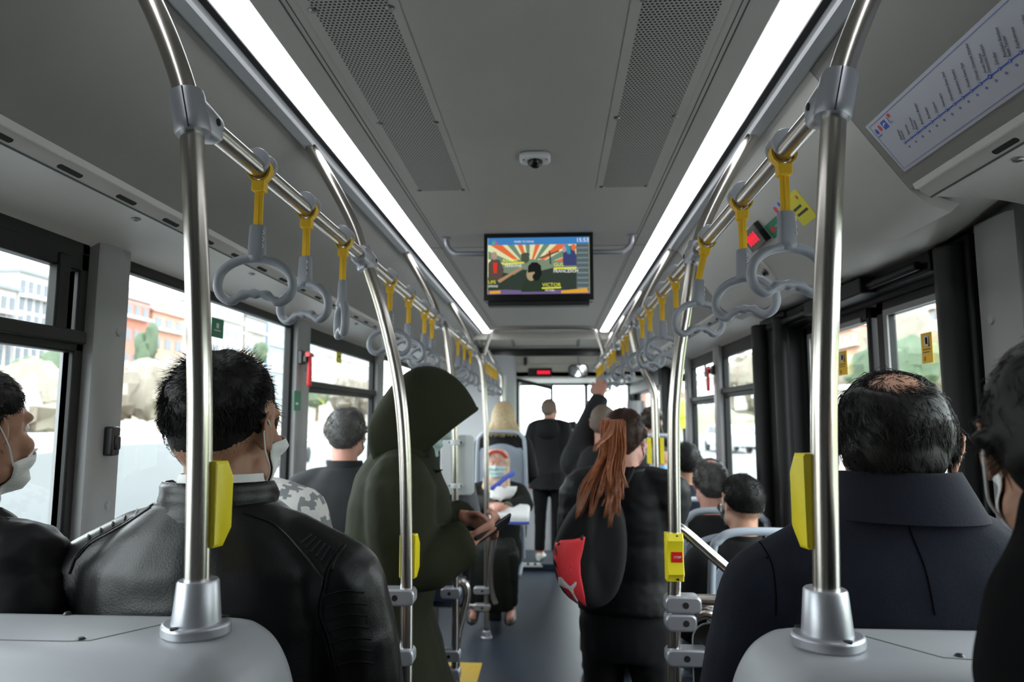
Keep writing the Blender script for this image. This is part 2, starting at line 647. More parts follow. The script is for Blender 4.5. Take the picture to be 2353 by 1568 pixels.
def door_leaf(y0, y1):
    dn[0] += 1
    b = MB()
    x0, x1 = 1.185, 1.225
    b.box(x0, x1, y0, y0 + 0.03, 0.05, 1.90)
    b.box(x0, x1, y1 - 0.06, y1, 0.05, 1.90)
    b.box(x0, x1, y0, y1, 0.05, 0.20)
    b.box(x0, x1, y0, y1, 1.84, 1.90)
    o = struct('door_%d' % dn[0], b, 'rubber', bev=0.008)
    c = MB()
    c.box(1.180, 1.186, y0 + 0.06, y1 - 0.06, 1.838, 1.858)
    c.box(1.180, 1.186, y1 - 0.085, y1 - 0.06, 0.2, 1.84)
    build('glazing_bar', c, 'pillar', o)
    g = MB()
    g.box(1.203, 1.207, y0 + 0.05, y1 - 0.05, 0.19, 1.85)
    build('pane', g, 'glass', o, smooth=0)
    return o


door_leaf(1.96, 2.40)
door_leaf(2.45, 3.09)

# ------------------------------------------------------------------ front end of the saloon
b = MB()   # header stepping down from the ceiling
b.box(-1.2, 1.2, YC + 0.05, YC + 0.10, 2.28, 2.53)
b.prism([(YC + 0.06, 2.335), (YC + 0.06, 2.40), (7.55, 2.40), (7.55, 2.255)], -1.2, 1.2, 'x')
struct('trim_91', b, 'header')
b = MB()   # recessed hatch in the header
y0h, z0h = 6.95, 2.31
for (xa, xb, ya, yb) in ((-0.36, -0.33, 6.9, 7.4), (0.33, 0.36, 6.9, 7.4), (-0.36, 0.36, 6.9, 6.93), (-0.36, 0.36, 7.37, 7.4)):
    for_z = lambda y: 2.335 - (y - 6.81) * 0.108
    b.add([(xa, ya, for_z(ya) - 0.006), (xb, ya, for_z(ya) - 0.006), (xb, yb, for_z(yb) - 0.006), (xa, yb, for_z(yb) - 0.006),
           (xa, ya, for_z(ya) + 0.01), (xb, ya, for_z(ya) + 0.01), (xb, yb, for_z(yb) + 0.01), (xa, yb, for_z(yb) + 0.01)],
          [(0, 1, 2, 3), (4, 5, 6, 7), (0, 1, 5, 4), (1, 2, 6, 5), (2, 3, 7, 6), (3, 0, 4, 7)])
struct('trim_92', b, 'pillar')
b = MB()   # curved black band across the header
n = 24
up, lo = [], []
for k in range(n + 1):
    x = -0.78 + 1.56 * k / n
    q = 1 - (x / 0.80) ** 2
    up.append((x, 7.55, 2.215 + 0.045 * q ** 0.6 if q > 0 else 2.215))
    lo.append((x, 7.55, 2.205 - 0.035 * max(q, 0) ** 0.7))
ring = up + lo[::-1]
b.loft([ring, [(p[0], p[1] - 0.03, p[2]) for p in ring]])
struct('trim_93', b, 'blackgloss', smooth=30)
b = MB()   # panel under the band
b.box(-1.2, 1.2, 7.56, 7.62, 1.95, 2.42)
b.prism([(7.50, 2.10), (7.50, 2.17), (7.57, 2.19), (7.57, 2.08)], -1.2, 1.2, 'x')
b.box(-0.33, 1.2, 7.56, 8.6, 1.93, 2.0)
struct('wall_front', b, 'header', smooth=30)
# driver's cabin wall with a rounded right corner
pts = [(-1.2, 7.30)]
for k in range(9):
    a = math.radians(-90 + 90 * k / 8)
    pts.append((-0.55 + 0.22 * math.cos(a), 7.52 + 0.22 * math.sin(a)))
pts += [(-0.33, 8.6), (-0.36, 8.6), (-0.36, 7.55)]
for k in range(9):
    a = math.radians(0 - 90 * k / 8)
    pts.append((-0.56 + 0.19 * math.cos(a), 7.54 + 0.19 * math.sin(a)))
pts += [(-1.2, 7.34)]
b = MB()
b.prism(pts, 0.05, 2.17, 'z')
struct('wall_cabin', b, 'cabin', smooth=40)
# windscreen, its pillars, dash and the glazed cabin door
b = MB()
for x0, x1 in ((-1.26, -1.1), (0.50, 0.55), (1.08, 1.26)):
    b.box(x0, x1, 9.30, 9.40, 0.3, 2.3)
b.box(-1.26, 1.26, 9.30, 9.40, 1.93, 2.53)
b.box(-1.26, 1.26, 9.28, 9.42, 0.0, 1.0)
struct('wall_windscreen', b, 'pillar')
b = MB()
b.box(-1.26, 1.26, 9.345, 9.35, 1.0, 1.93)
o = struct('window_20', b, 'glass', smooth=0)
b = MB()
b.prism([(8.75, 0.07), (8.75, 0.95), (8.95, 1.08), (9.26, 1.08), (9.26, 0.07)], -1.1, 0.45, 'x')
o = build('dashboard', b, 'black', bev=0.02)
setp(o, 'dark dashboard below the windscreen in front of the standing man', 'dashboard')
b = MB()   # cabin door frame: slanting top rail
b.box(-0.335, -0.305, 7.60, 7.64, 0.05, 1.935)
b.box(0.045, 0.075, 7.60, 7.64, 0.05, 1.86)
b.prism([(-0.335, 1.90), (-0.335, 1.94), (0.075, 1.84), (0.075, 1.80)], 7.60, 7.64)
b.box(-0.32, 0.06, 7.605, 7.635, 0.95, 1.0)
o = struct('door_3', b, 'black', bev=0.004)
g = MB()
g.prism([(-0.31, 1.0), (0.05, 1.0), (0.05, 1.81), (-0.31, 1.91)], 7.618, 7.622)
build('pane', g, 'glass', o, smooth=0)
g = MB()
g.box(-0.31, 0.05, 7.612, 7.628, 0.06, 0.96)
build('lower_panel', g, 'cabin', o)
# steps strip
b = MB()
b.box(-0.32, -0.04, 6.905, 6.925, 0.04, 0.052)
for k in range(4):
    b.box(-0.31 + k * 0.07, -0.265 + k * 0.07, 6.90, 6.925, 0.045, 0.075)
o = build('step_edge_marker', b, 'white')
setp(o, 'row of pale studs on the step edge at the feet of the standing man', 'marker')
# front right: door post, grey post cover
b = MB()
b.box(1.10, 1.22, 6.55, 6.7, 0, 1.98)
b.box(1.13, 1.22, 9.15, 9.3, 0, 1.98)
b.box(1.10, 1.24, 6.6, 9.3, 1.80, 2.0)
struct('trim_94', b, 'rubber', bev=0.01)
b = MB()
b.tube([(0.88, 6.75, 0), (0.88, 6.75, 1.66)], 0.085, 16)
struct('trim_95', b, 'pillar')
b = MB()
b.box(1.19, 1.21, 6.75, 7.9, 0.1, 1.8)
g = struct('door_4', MB().box(1.185, 1.225, 6.7, 6.76, 0.05, 1.8).box(1.185, 1.225, 7.9, 7.96, 0.05, 1.8).box(1.185, 1.225, 9.08, 9.14, 0.05, 1.8), 'rubber', bev=0.005)
build('pane', MB().box(1.203, 1.207, 6.7, 9.1, 0.1, 1.8), 'glass', g, smooth=0)
# yellow floor marking by the stanchions
b = MB()
p = [(-0.66, 4.0), (-0.37, 4.0), (-0.37, 4.36), (-0.60, 4.36)]
b.prism(p, 0.0005, 0.004, 'z')
o = build('floor_marking', b, 'fyellow', smooth=0)
setp(o, 'yellow marking patch on the dark floor at the foot of the bent handrail', 'floor marking')
# ------------------------------------------------------------------ ceiling fittings
SEG = {-1: [(0.35, 3.325), (3.33, 6.74)], 1: [(0.35, 3.385), (3.39, 6.70)]}
for s in (-1, 1):
    for k, (y0, y1) in enumerate(SEG[s]):
        sd = ('left', 'right')[s > 0]
        lab = ['long glowing ceiling light strip above the %s handrail, near half' % sd, 'glowing ceiling light strip above the %s handrail, far half running to the front' % sd][k]
        t = thing('ceiling_light', lab, 'ceiling light', (s * 0.581, (y0 + y1) / 2, HC), 'ceiling light strips')
        b = MB()
        pr = [(s * 0.540, HC + 0.004), (s * 0.548, HC - 0.001), (s * 0.581, HC - 0.004), (s * 0.614, HC - 0.003), (s * 0.622, HC + 0.004)]
        b.prism(pr, y0, y1)
        build('diffuser', b, 'strip', t, smooth=50)
        b = MB()
        b.box(*sorted((s * 0.536, s * 0.626)), y0, y1, HC + 0.0045, HC + 0.012)
        build('channel', b, 'alutrim', t)


def grille_material():
    m = bpy.data.materials.new('perforated_sheet')
    m.use_nodes = True
    nt = m.node_tree
    b = nt.nodes['Principled BSDF']
    b.inputs['Roughness'].default_value = 0.5
    tc = nt.nodes.new('ShaderNodeTexCoord')
    sp = nt.nodes.new('ShaderNodeSeparateXYZ')
    nt.links.new(tc.outputs['Object'], sp.inputs[0])

    def op(kind, a, bv=None):
        n = nt.nodes.new('ShaderNodeMath')
        n.operation = kind
        for i, q in enumerate((a, bv)):
            if q is None:
                continue
            if isinstance(q, (int, float)):
                n.inputs[i].default_value = q
            else:
                nt.links.new(q, n.inputs[i])
        return n.outputs[0]
    P = 0.0092
    row = op('FLOOR', op('DIVIDE', sp.outputs[1], P))
    odd = op('MULTIPLY', op('FLOORED_MODULO', row, 2.0), 0.5)
    u = op('SUBTRACT', op('FLOORED_MODULO', op('ADD', op('DIVIDE', sp.outputs[0], P * 1.05), odd), 1.0), 0.5)
    v = op('SUBTRACT', op('FLOORED_MODULO', op('DIVIDE', sp.outputs[1], P), 1.0), 0.5)
    d = op('ADD', op('MULTIPLY', u, u), op('MULTIPLY', v, v))
    hole = op('LESS_THAN', d, 0.11)
    mx = nt.nodes.new('ShaderNodeMix')
    mx.data_type = 'RGBA'
    nt.links.new(hole, mx.inputs[0])
    mx.inputs[6].default_value = (0.37, 0.355, 0.325, 1)
    mx.inputs[7].default_value = (0.01, 0.01, 0.01, 1)
    nt.links.new(mx.outputs[2], b.inputs['Base Color'])
    return m


M['grille'] = grille_material()
for s in (-1, 1):
    xa, xb = (0.235, 0.440)
    y0, y1 = 0.45, 2.455
    lab = 'perforated grey ceiling panel %s of the round camera dome' % ('left', 'right')[s > 0]
    t = thing('ceiling_grille', lab, 'ceiling grille', (s * (xa + xb) / 2, (y0 + y1) / 2, HC), 'perforated ceiling panels')
    b = MB()
    x0, x1 = sorted((s * xa, s * xb))
    b.box(x0, x1, y0, y1, HC - 0.003, HC - 0.0002)
    build('frame', b, 'ceil', t, bev=0.001)
    b = MB()
    b.box(x0 + 0.024, x1 - 0.020, y0 + 0.02, y1 - 0.018, HC - 0.0036, HC - 0.002)
    build('perforated_sheet', b, 'grille', t, smooth=0)
    for yy in (1.10, 1.30, 1.85, 2.43):
        for xx in (x0 + 0.022, x1 - 0.022):
            c = MB()
            c.lathe([(0.0001, 0.0045), (0.005, 0.0045), (0.008, 0.002), (0.0105, 0.001), (0.0105, 0)], (xx, yy, HC - 0.0034), (0, 0, -1), 14)
            build('screw', c, 'screw', t)

# dome camera
t = thing('security_camera', 'white dome camera in the middle of the ceiling before the screen', 'camera', (0.02, 2.12, HC))
b = MB()
b.prism(rrect(0.02 - 0.05, 0.02 + 0.05, 2.12 - 0.042, 2.12 + 0.042, 0.028, 6), HC - 0.020, HC - 0.0005, 'z')
build('base_plate', b, 'white', t, bev=0.007, bseg=3)
b = MB()
b.lathe([(0.0255, 0), (0.024, 0.010), (0.018, 0.018), (0.010, 0.023), (0.0001, 0.0245)], (0.02, 2.12, HC - 0.019), (0, 0, -1), 24)
build('dome', b, 'blackgloss', t)
for dx in (-0.036, 0.036):
    b = MB()
    b.lathe([(0.0001, 0.001), (0.004, 0.001), (0.004, 0)], (0.02 + dx, 2.105, HC - 0.020), (0, 0, -1), 10)
    build('screw', b, 'screw', t)

# ------------------------------------------------------------------ handrails and poles
RX, RZ, RR = 0.490, 1.975, 0.0175
for s, y1 in ((-1, 6.95), (1, 6.70)):
    t = thing('handrail', 'long steel ceiling handrail with hanging straps on the %s side' % ('left', 'right')[s > 0], 'handrail', (s * RX, 1.0, RZ), 'overhead handrails')
    b = MB()
    b.tube([(s * RX, 1.035, RZ), (s * RX, y1, RZ)], RR, 20)
    build('rail', b, 'steel', t)
    b = MB()
    b.lathe([(0.0001, 0.01), (0.014, 0.008), (0.019, 0.0), (0.0195, -0.02)], (s * RX, y1, RZ), (0, 1, 0), 16)
    build('end_cap', b, 'alu', t)


def joint(parent, s, y, x=RX, z=RZ, back=False, big=1.0):
    """two-shell cast clamp that ties pole and rail"""
    b = MB()
    k = big
    x = s * x
    # sleeve round the pole, tilted like the pole
    ax = Vector((s * 0.22, 0, 1)).normalized()
    b.lathe([(0.0185, -0.036 * k), (0.0255 * k, -0.036 * k), (0.0275 * k, -0.030 * k), (0.0265 * k, -0.018 * k), (0.0265 * k, 0.026 * k), (0.025 * k, 0.034 * k), (0.0185, 0.036 * k)], (x, y, z), ax, 24)
    # snout along the rail
    for sg in ((1, -1) if back else (1,)):
        rings = []
        for d, rx, rz, dz in ((0.0, 0.0262, 0.030, 0), (0.02, 0.0262, 0.029, 0.0), (0.045, 0.0255, 0.027, -0.001), (0.060, 0.0245, 0.0255, -0.001), (0.068, 0.0225, 0.0235, 0), (0.068, 0.0178, 0.0178, 0)):
            ring = []
            for q in range(20):
                a = 2 * PI * q / 20
                ca, sa = math.cos(a), math.sin(a)
                ring.append((x + rx * k * math.copysign(abs(ca) ** 0.7, ca), y + sg * d * k, z + dz + rz * k * math.copysign(abs(sa) ** 0.7, sa)))
            rings.append(ring)
        b.loft(rings)
    o = build('joint_clamp', b, 'alu', parent, smooth=50)
    c = MB()
    c.lathe([(0.0001, 0.0015), (0.0062, 0.0015), (0.0062, -0.002)], (x - s * 0.0255 * k, y + 0.040 * k, z + 0.002), (-s, 0, 0), 12)
    build('socket_screw', c, 'hole', o)
    c = MB()
    c.tube([Vector((x - s * 0.006, y - 0.0262 * k, z)) + ax * a for a in (-0.034 * k, 0.034 * k)], 0.0012, 6)
    build('seam', c, 'hole', o)
    return o


def grab_pole(s, y, pts, label, jz=True, foot=None, extra=None, floor=False):
    t = thing('grab_pole', label, 'grab pole', (s * pts[0][0], y, pts[0][1]), 'upright grab poles')
    b = MB()
    b.tube(smooth_path([(s * x, y + (dy if len(q) else 0), z) for x, z, *q in pts for dy in (q or [0])], 7), RR + 0.0005, 20)
    build('tube', b, 'steel', t, smooth=60)
    if jz:
        joint(t, s, y, back=y > 1.2, big=1.0)
    if floor:
        c = MB()
        x0, z0 = pts[0]
        c.lathe([(0.04, 0), (0.04, 0.008), (0.032, 0.014), (0.026, 0.045), (0.019, 0.05)], (s * x0, y, z0), (0, 0, 1), 20)
        build('floor_flange', c, 'alu', t)
    return t


UP = [(0.492, 1.985), (0.520, 2.065), (0.565, 2.155), (0.62, 2.25), (0.667, 2.326)]
PT = 1.19     # top of the grey seat partitions
for s in (-1, 1):
    sd = ('left', 'right')[s > 0]
    x0 = 0.446
    pts = [(x0, PT + 0.01), (x0 + 0.003, 1.30), (x0 + 0.01, 1.5), (x0 + 0.022, 1.67), (0.478, 1.79), (0.488, 1.90), (0.499, 1.985), (0.529, 2.074), (0.574, 2.172), (0.622, 2.255), (0.667, 2.326)]
    t = grab_pole(s, 1.0, pts, 'nearest steel grab pole rising from the %s grey partition' % sd, jz=False)
    joint(t, s, 1.0, x=0.497, z=1.978)
    b = MB()
    o = Vector((s * x0, 1.0, PT))
    b.lathe([(0.0185, 0.075), (0.027, 0.075), (0.029, 0.072), (0.0335, 0.020), (0.0345, 0.012), (0.0345, 0.0)], o, (0, 0, 1), 28)
    build('foot_cup', b, 'alu', t)
    b = MB()
    b.prism([(o.x + 0.044 * math.cos(a) * (1 + 0.12 * math.cos(2 * a)), o.y + 0.047 * math.sin(a)) for a in [2 * PI * k / 28 for k in range(28)]], PT - 0.002, PT + 0.016, 'z')
    ft = build('foot_flange', b, 'alu', t, bev=0.004)
    for dx, dy in ((-0.012, -0.038), (0.030, 0.026)):
        c = MB()
        c.lathe([(0.0001, 0.001), (0.0055, 0.001), (0.0055, -0.002)], (o.x - s * dx, o.y + dy, PT + 0.0165), (0, 0, 1), 12)
        build('screw_socket', c, 'hole', ft)

LOW2L = [(0.340, 0.0), (0.343, 0.84), (0.349, 1.2), (0.361, 1.449), (0.385, 1.627), (0.43, 1.808), (0.475, 1.94)] + UP
LOW2R = [(0.396, 0.0), (0.400, 0.86), (0.407, 1.09), (0.414, 1.45), (0.422, 1.574), (0.438, 1.70), (0.461, 1.825), (0.48, 1.94)] + UP
P2L = grab_pole(-1, 1.98, LOW2L, 'bowed steel grab pole in front of the person in the green hood', floor=True)
P2R = grab_pole(1, 1.98, LOW2R, 'bowed steel grab pole carrying the yellow STOP button box', floor=True)


def px_path(pix, y):
    return [(abs(p.x), p.z) for p in (atY(a, c, y) for a, c in pix)]


l3 = px_path([(1047, 1400), (1046, 1170), (1045, 1000), (1043, 930), (1038, 860), (1030, 795), (1023, 752)], 3.34)
P3L = grab_pole(-1, 3.34, [(l3[0][0], 0.0)] + l3 + UP[:], 'steel grab pole holding the pale plastic panel behind the hooded person', floor=True)
l4 = px_path([(1118, 1400), (1118, 1170), (1117, 1000), (1114, 930), (1111, 870), (1105, 830)], 4.85)
P4L = grab_pole(-1, 4.85, [(l4[0][0], 0.0)] + l4 + UP[:], 'steel grab pole standing before the woman in the patterned headscarf', floor=True)
l5 = px_path([(1158, 1150), (1155, 1000), (1153, 900), (1152, 868)], 6.93)
t = grab_pole(-1, 6.93, [(l5[0][0], 0.0)] + l5 + [(0.490, 1.98), (0.53, 2.08), (0.60, 2.2), (0.667, 2.326)], 'farthest left steel grab pole passing the blonde hair of the seated woman')
r3 = px_path([(1521, 1560), (1515, 1330), (1508, 1060), (1505, 940), (1502, 905), (1494, 880), (1480, 852), (1465, 815), (1456, 780), (1453, 752)], 3.36)
P3R = grab_pole(1, 3.36, [(r3[0][0], 0.0)] + r3 + UP[:], 'steel grab pole kinked outward beside the ponytail woman, with yellow side strips', floor=True)
for y, lab in ((4.45, 'short steel ceiling hanger on the right rail, nearest of three'), (5.55, 'short steel ceiling hanger on the right rail, middle of three'), (6.62, 'short steel ceiling hanger at the far end of the right rail')):
    t = thing('rail_hanger', lab, 'rail hanger', (RX, y, RZ), 'short hangers on the right rail')
    b = MB()
    b.tube(smooth_path([(x, y, z) for x, z in [(0.490, 1.975)] + UP[1:]], 6), RR, 14)
    build('tube', b, 'steel', t)
    joint(t, 1, y, back=True)
# cross bar between the two rails
t = thing('cross_bar', 'steel hoop bar arching between the two handrails under the ceiling', 'grab bar', (0, 5.55, 2.2))
b = MB()
b.tube(smooth_path([(-0.488, 5.50, 1.98), (-0.47, 5.50, 2.06), (-0.435, 5.5, 2.16), (-0.40, 5.5, 2.205), (-0.33, 5.5, 2.222), (0, 5.5, 2.226), (0.33, 5.5, 2.222), (0.40, 5.5, 2.205), (0.435, 5.5, 2.16), (0.47, 5.5, 2.06), (0.488, 5.50, 1.98)], 6), 0.0165, 14)
build('tube', b, 'steel', t)
joint(t, -1, 5.5, back=True)
joint(t, 1, 5.5, back=True)

# ------------------------------------------------------------------ hanging straps
def make_strap():
    t = thing('hanging_strap', 'strap', 'hanging strap', (0, 0, 0), None)
    b = MB()      # loop of webbing round the rail
    n = 22
    rings = []
    for k in range(n + 1):
        a = math.radians(-60 - 240 * k / n) if False else math.radians(-78 + (336) * k / n - 180 + 78 + 12)
        r = 0.0205
        c, s_ = math.cos(a - PI / 2 + PI), math.sin(a - PI / 2 + PI)
        rings.append([(r * c, -0.009, r * s_), (r * c, 0.009, r * s_), ((r + 0.003) * c, 0.009, (r + 0.003) * s_), ((r + 0.003) * c, -0.009, (r + 0.003) * s_)])
    b.loft(rings)
    # wings where the loop closes under the rail
    for sg in (-1, 1):
        b.loft([[(sg * 0.0225, y, 0.001) for y in (-0.009, 0.009)] + [(sg * 0.0195, y, 0.001) for y in (0.009, -0.009)],
                [(sg * 0.020, y, -0.014) for y in (-0.009, 0.009)] + [(sg * 0.016, y, -0.014) for y in (0.009, -0.009)],
                [(sg * 0.008, y, -0.027) for y in (-0.009, 0.009)] + [(sg * 0.001, y, -0.024) for y in (0.009, -0.009)]])
    build('rail_loop', b, 'yellow', t, smooth=40)
    b = MB()
    b.prism(rrect(-0.0125, 0.0125, -0.044, -0.022, 0.004, 3), -0.0105, 0.0105)
    build('buckle', b, 'yellow', t, bev=0.002)
    b = MB()
    b.prism(rrect(-0.0085, 0.0085, -0.118, -0.035, 0.001, 1), -0.0022, 0.0022)
    b.box(-0.0014, 0.0014, -0.0034, 0.0034, -0.118, -0.04)
    build('strap', b, 'yellow', t, bev=0.0008)
    b = MB()
    rings = []
    for z, rx, ry in ((-0.109, 0.0105, 0.007), (-0.1095, 0.013, 0.009), (-0.113, 0.0145, 0.0105), (-0.167, 0.0165, 0.012), (-0.172, 0.0165, 0.012)):
        rings.append([(rx * math.copysign(abs(math.cos(a)) ** 0.6, math.cos(a)), ry * math.copysign(abs(math.sin(a)) ** 0.6, math.sin(a)), z) for a in [2 * PI * k / 20 for k in range(20)]])
    b.loft(rings)
    sl = build('sleeve', b, 'gplastic', t, smooth=50)
    c = MB()
    for zz in (-0.125, -0.138, -0.151):
        c.tube([(0.0115, -0.0112, zz + 0.004), (0.014, -0.0092, zz), (0.0115, -0.0116, zz - 0.004)], 0.0008, 5)
    build('moulded_mark', c, 'white', sl)
    b = MB()
    P = [(-0.046, -0.083), (-0.062, -0.072), (-0.068, -0.052), (-0.061, -0.027), (-0.036, -0.007), (0, 0.0), (0.036, -0.007), (0.061, -0.027), (0.068, -0.052), (0.062, -0.072), (0.046, -0.083),
         (0.034, -0.079), (0.022, -0.071), (0.011, -0.0685), (0.0, -0.068), (-0.011, -0.0685), (-0.022, -0.071), (-0.034, -0.079)]
    Q = [Vector((x, 0, z - 0.174)) for x, z in P]
    m = len(Q)
    path = []
    for i in range(m):
        p0, p1, p2, p3 = Q[i - 1], Q[i], Q[(i + 1) % m], Q[(i + 2) % m]
        for q in range(5):
            u = q / 5
            path.append(0.5 * ((2 * p1) + (p2 - p0) * u + (2 * p0 - 5 * p1 + 4 * p2 - p3) * u * u + (-p0 + 3 * p1 - 3 * p2 + p3) * u ** 3))
    rings = []
    L = len(path)
    for i, p in enumerate(path):
        tg = (path[(i + 1) % L] - path[i - 1]).normalized()
        side = Vector((0, 1, 0))
        nn = tg.cross(side)
        low = p.z < -0.174 - 0.06
        bump_ = 0.0
        if low and abs(p.x) < 0.04:
            bump_ = 0.0014 * math.cos(p.x / 0.0105 * PI)
        ra, rb = 0.0086 + bump_, 0.0108
        rings.append([p + nn * (math.cos(2 * PI * k / 14) * ra) + side * (math.sin(2 * PI * k / 14) * rb) for k in range(14)])
    rings.append(rings[0])
    b.loft(rings, caps=False)
    b.lathe([(0.0165, 0.0), (0.0165, -0.004), (0.013, -0.010)], (0, 0, -0.170), (0, 0, 1), 18)
    build('handle', b, 'gplastic', t, smooth=70)
    for sg in (-1, 1):
        c = MB()
        c.lathe([(0.010, -0.006), (0.024, -0.006), (0.0255, -0.003), (0.0255, 0.003), (0.024, 0.006), (0.010, 0.006)], (0, sg * 0.018, 0.0125), (0, 1, 0), 22)
        build('collar', c, 'knob', t, smooth=40)
    return t


STRAPS = [  # side, depth, swivel of the handle in degrees, tilt, label
    (-1, 1.245, 12, 0, 'nearest left hanging strap, its wide handle facing the camera'),
    (-1, 1.50, -20, 0, 'second left hanging strap, half turned grey handle above the leather-jacket man'),
    (-1, 1.775, 116, 0, 'third left hanging strap with its handle seen edge-on'),
    (-1, 2.31, 8, 0, 'left hanging strap just beyond the bowed pole, handle partly behind it'),
    (-1, 2.62, -15, 0, 'left hanging strap over the green hood, first of three together'),
    (-1, 2.95, 30, 0, 'left hanging strap over the green hood, second of three together'),
    (-1, 3.14, 70, 0, 'left hanging strap over the green hood, third of three together'),
    (-1, 4.02, 0, 0, None), (-1, 4.32, 30, 0, None), (-1, 4.64, -30, 0, None),
    (-1, 5.72, 10, 0, None), (-1, 5.95, 60, 0, None), (-1, 6.2, -20, 0, None), (-1, 6.42, 30, 0, None), (-1, 6.62, 0, 0, None), (-1, 6.80, 40, 0, None),
    (1, 1.215, 8, 0, 'nearest right hanging strap, handle partly behind the steel pole'),
    (1, 1.490, -38, 0, 'second right hanging strap with half turned grey handle'),
    (1, 1.825, 14, 14, 'third right hanging strap, swung sideways on a tilted loop'),
    (1, 2.31, 80, 0, 'right hanging strap close behind the bowed right pole, seen edge-on'),
    (1, 2.60, 10, 0, 'right hanging strap beyond the bowed right pole, first of three together'),
    (1, 2.93, 30, 0, 'right hanging strap beyond the bowed right pole, second of three together'),
    (1, 3.19, -10, 0, 'right hanging strap beyond the bowed right pole, third of three together'),
    (1, 3.86, 60, 0, None), (1, 4.08, 20, 0, None), (1, 4.65, -10, 0, None), (1, 4.9, 30, 0, None), (1, 5.2, 70, 0, None), (1, 5.75, 15, 0, None), (1, 6.0, 50, 0, None), (1, 6.25, -25, 0, None), (1, 6.45, 20, 0, None)]
proto = None
for s, y, sw, tilt, lab in STRAPS:
    if proto is None:
        proto = make_strap()
        o = proto
    else:
        o = copy_tree(proto)
    o.location = (s * RX, y, RZ)
    far = 'far hanging strap with grey handle in the small cluster along the %s rail' % ('left', 'right')[s > 0]
    o['label'] = lab or far
    o['group'] = 'straps along the %s handrail' % ('left', 'right')[s > 0] if lab else 'far straps on the %s handrail' % ('left', 'right')[s > 0]
    for ch in o.children:
        kind = ch.name.split('.')[0]
        if tilt:
            o.rotation_euler = (0, math.radians(tilt), 0)
        if kind in ('handle', 'sleeve'):
            ch.rotation_euler = (0, math.radians(-tilt) if tilt else 0, math.radians(sw))
            if tilt:   # the grip still hangs straight down from the tilted strap
                ch.location = Matrix.Rotation(math.radians(0), 3, 'Y') @ Vector((0, 0, -0.103)) - Matrix.Rotation(math.radians(-tilt), 3, 'Y') @ Vector((0, 0, -0.103))
# ------------------------------------------------------------------ the passenger screen
def flat(name, polys, o, ax, up, m, parent, lift=0.0005, th=0.0004):
    """thin printed or luminous shapes lying on a surface; polys in metres along ax, up"""
    o, ax, up = Vector(o), Vector(ax).normalized(), Vector(up).normalized()
    n = ax.cross(up).normalized()
    b = MB()
    for p in polys:
        a = [o + ax * u + up * v + n * lift for u, v in p]
        b.loft([[q - n * th for q in a], a])
    return build(name, b, m, parent, smooth=0)


YS = 3.06
c0 = atY(1237, 613, YS)
t = thing('passenger_screen', 'black flat screen hanging from the ceiling showing a concert picture', 'screen', (c0.x, YS, c0.z))
hw, hh = 0.250, 0.158
b = MB()
b.prism(rrect(c0.x - hw, c0.x + hw, c0.z - hh, c0.z + hh, 0.010, 3), YS + 0.004, YS + 0.075)
build('casing', b, 'black', t, bev=0.003)
b = MB()   # bezel
out = rrect(c0.x - hw, c0.x + hw, c0.z - hh, c0.z + hh, 0.010, 3)
sw0, sw1, sz0, sz1 = c0.x - 0.232, c0.x + 0.232, c0.z - 0.128, c0.z + 0.136
b.box(c0.x - hw + 0.001, sw0, YS - 0.006, YS + 0.004, c0.z - hh, c0.z + hh)
b.box(sw1, c0.x + hw - 0.001, YS - 0.006, YS + 0.004, c0.z - hh, c0.z + hh)
b.box(sw0, sw1, YS - 0.006, YS + 0.004, sz1, c0.z + hh)
b.box(sw0, sw1, YS - 0.006, YS + 0.004, c0.z - hh, sz0)
build('bezel', b, 'blackgloss', t, smooth=0)
b = MB()
b.box(c0.x - hw + 0.02, c0.x + hw - 0.02, YS + 0.0, YS + 0.06, c0.z - hh - 0.022, c0.z - hh)
build('speaker_bar', b, 'black', t, bev=0.002)
for s in (-1, 1):
    b = MB()
    e = Vector((c0.x + s * 0.432, YS + 0.05, HC))
    b.tube(smooth_path([e, e + Vector((-s * 0.008, 0, -0.045)), e + Vector((-s * 0.035, 0, -0.072)), e + Vector((-s * 0.075, 0, -0.080)), (c0.x + s * 0.2, YS + 0.05, HC - 0.080)], 6), 0.012, 14)
    b.lathe([(0.020, 0), (0.020, 0.005), (0.012, 0.008)], e, (0, 0, -1), 16)
    build('bracket', b, 'alu', t)
PIX = {}


def E(name, c, k=0.85):
    if name not in PIX:
        PIX[name] = emis('screen_' + name, c, k)
    return PIX[name]


sx, sz = (sw0 + sw1) / 2, (sz0 + sz1) / 2
so = Vector((sx, YS + 0.001, sz))
W2, H2 = 0.232, 0.132
AX, UPV = (1, 0, 0), (0, 0, 1)


def sp(px, py):
    """picture coordinates on the screen: photo pixels relative to its lit area"""
    return ((px - 1237) / 119.5 * W2, (613.5 - py) / 68.5 * H2)


scr = flat('display', [[(-W2, -H2), (W2, -H2), (W2, H2), (-W2, H2)]], so, AX, UPV, E('cream', (0.74, 0.76, 0.45)), t)


def lay(name, polys, c, key, lift, k=0.85):
    return flat(name, [[sp(*q) for q in p] for p in polys], so, AX, UPV, E(key, c, k), scr, lift=lift, th=0.0002)


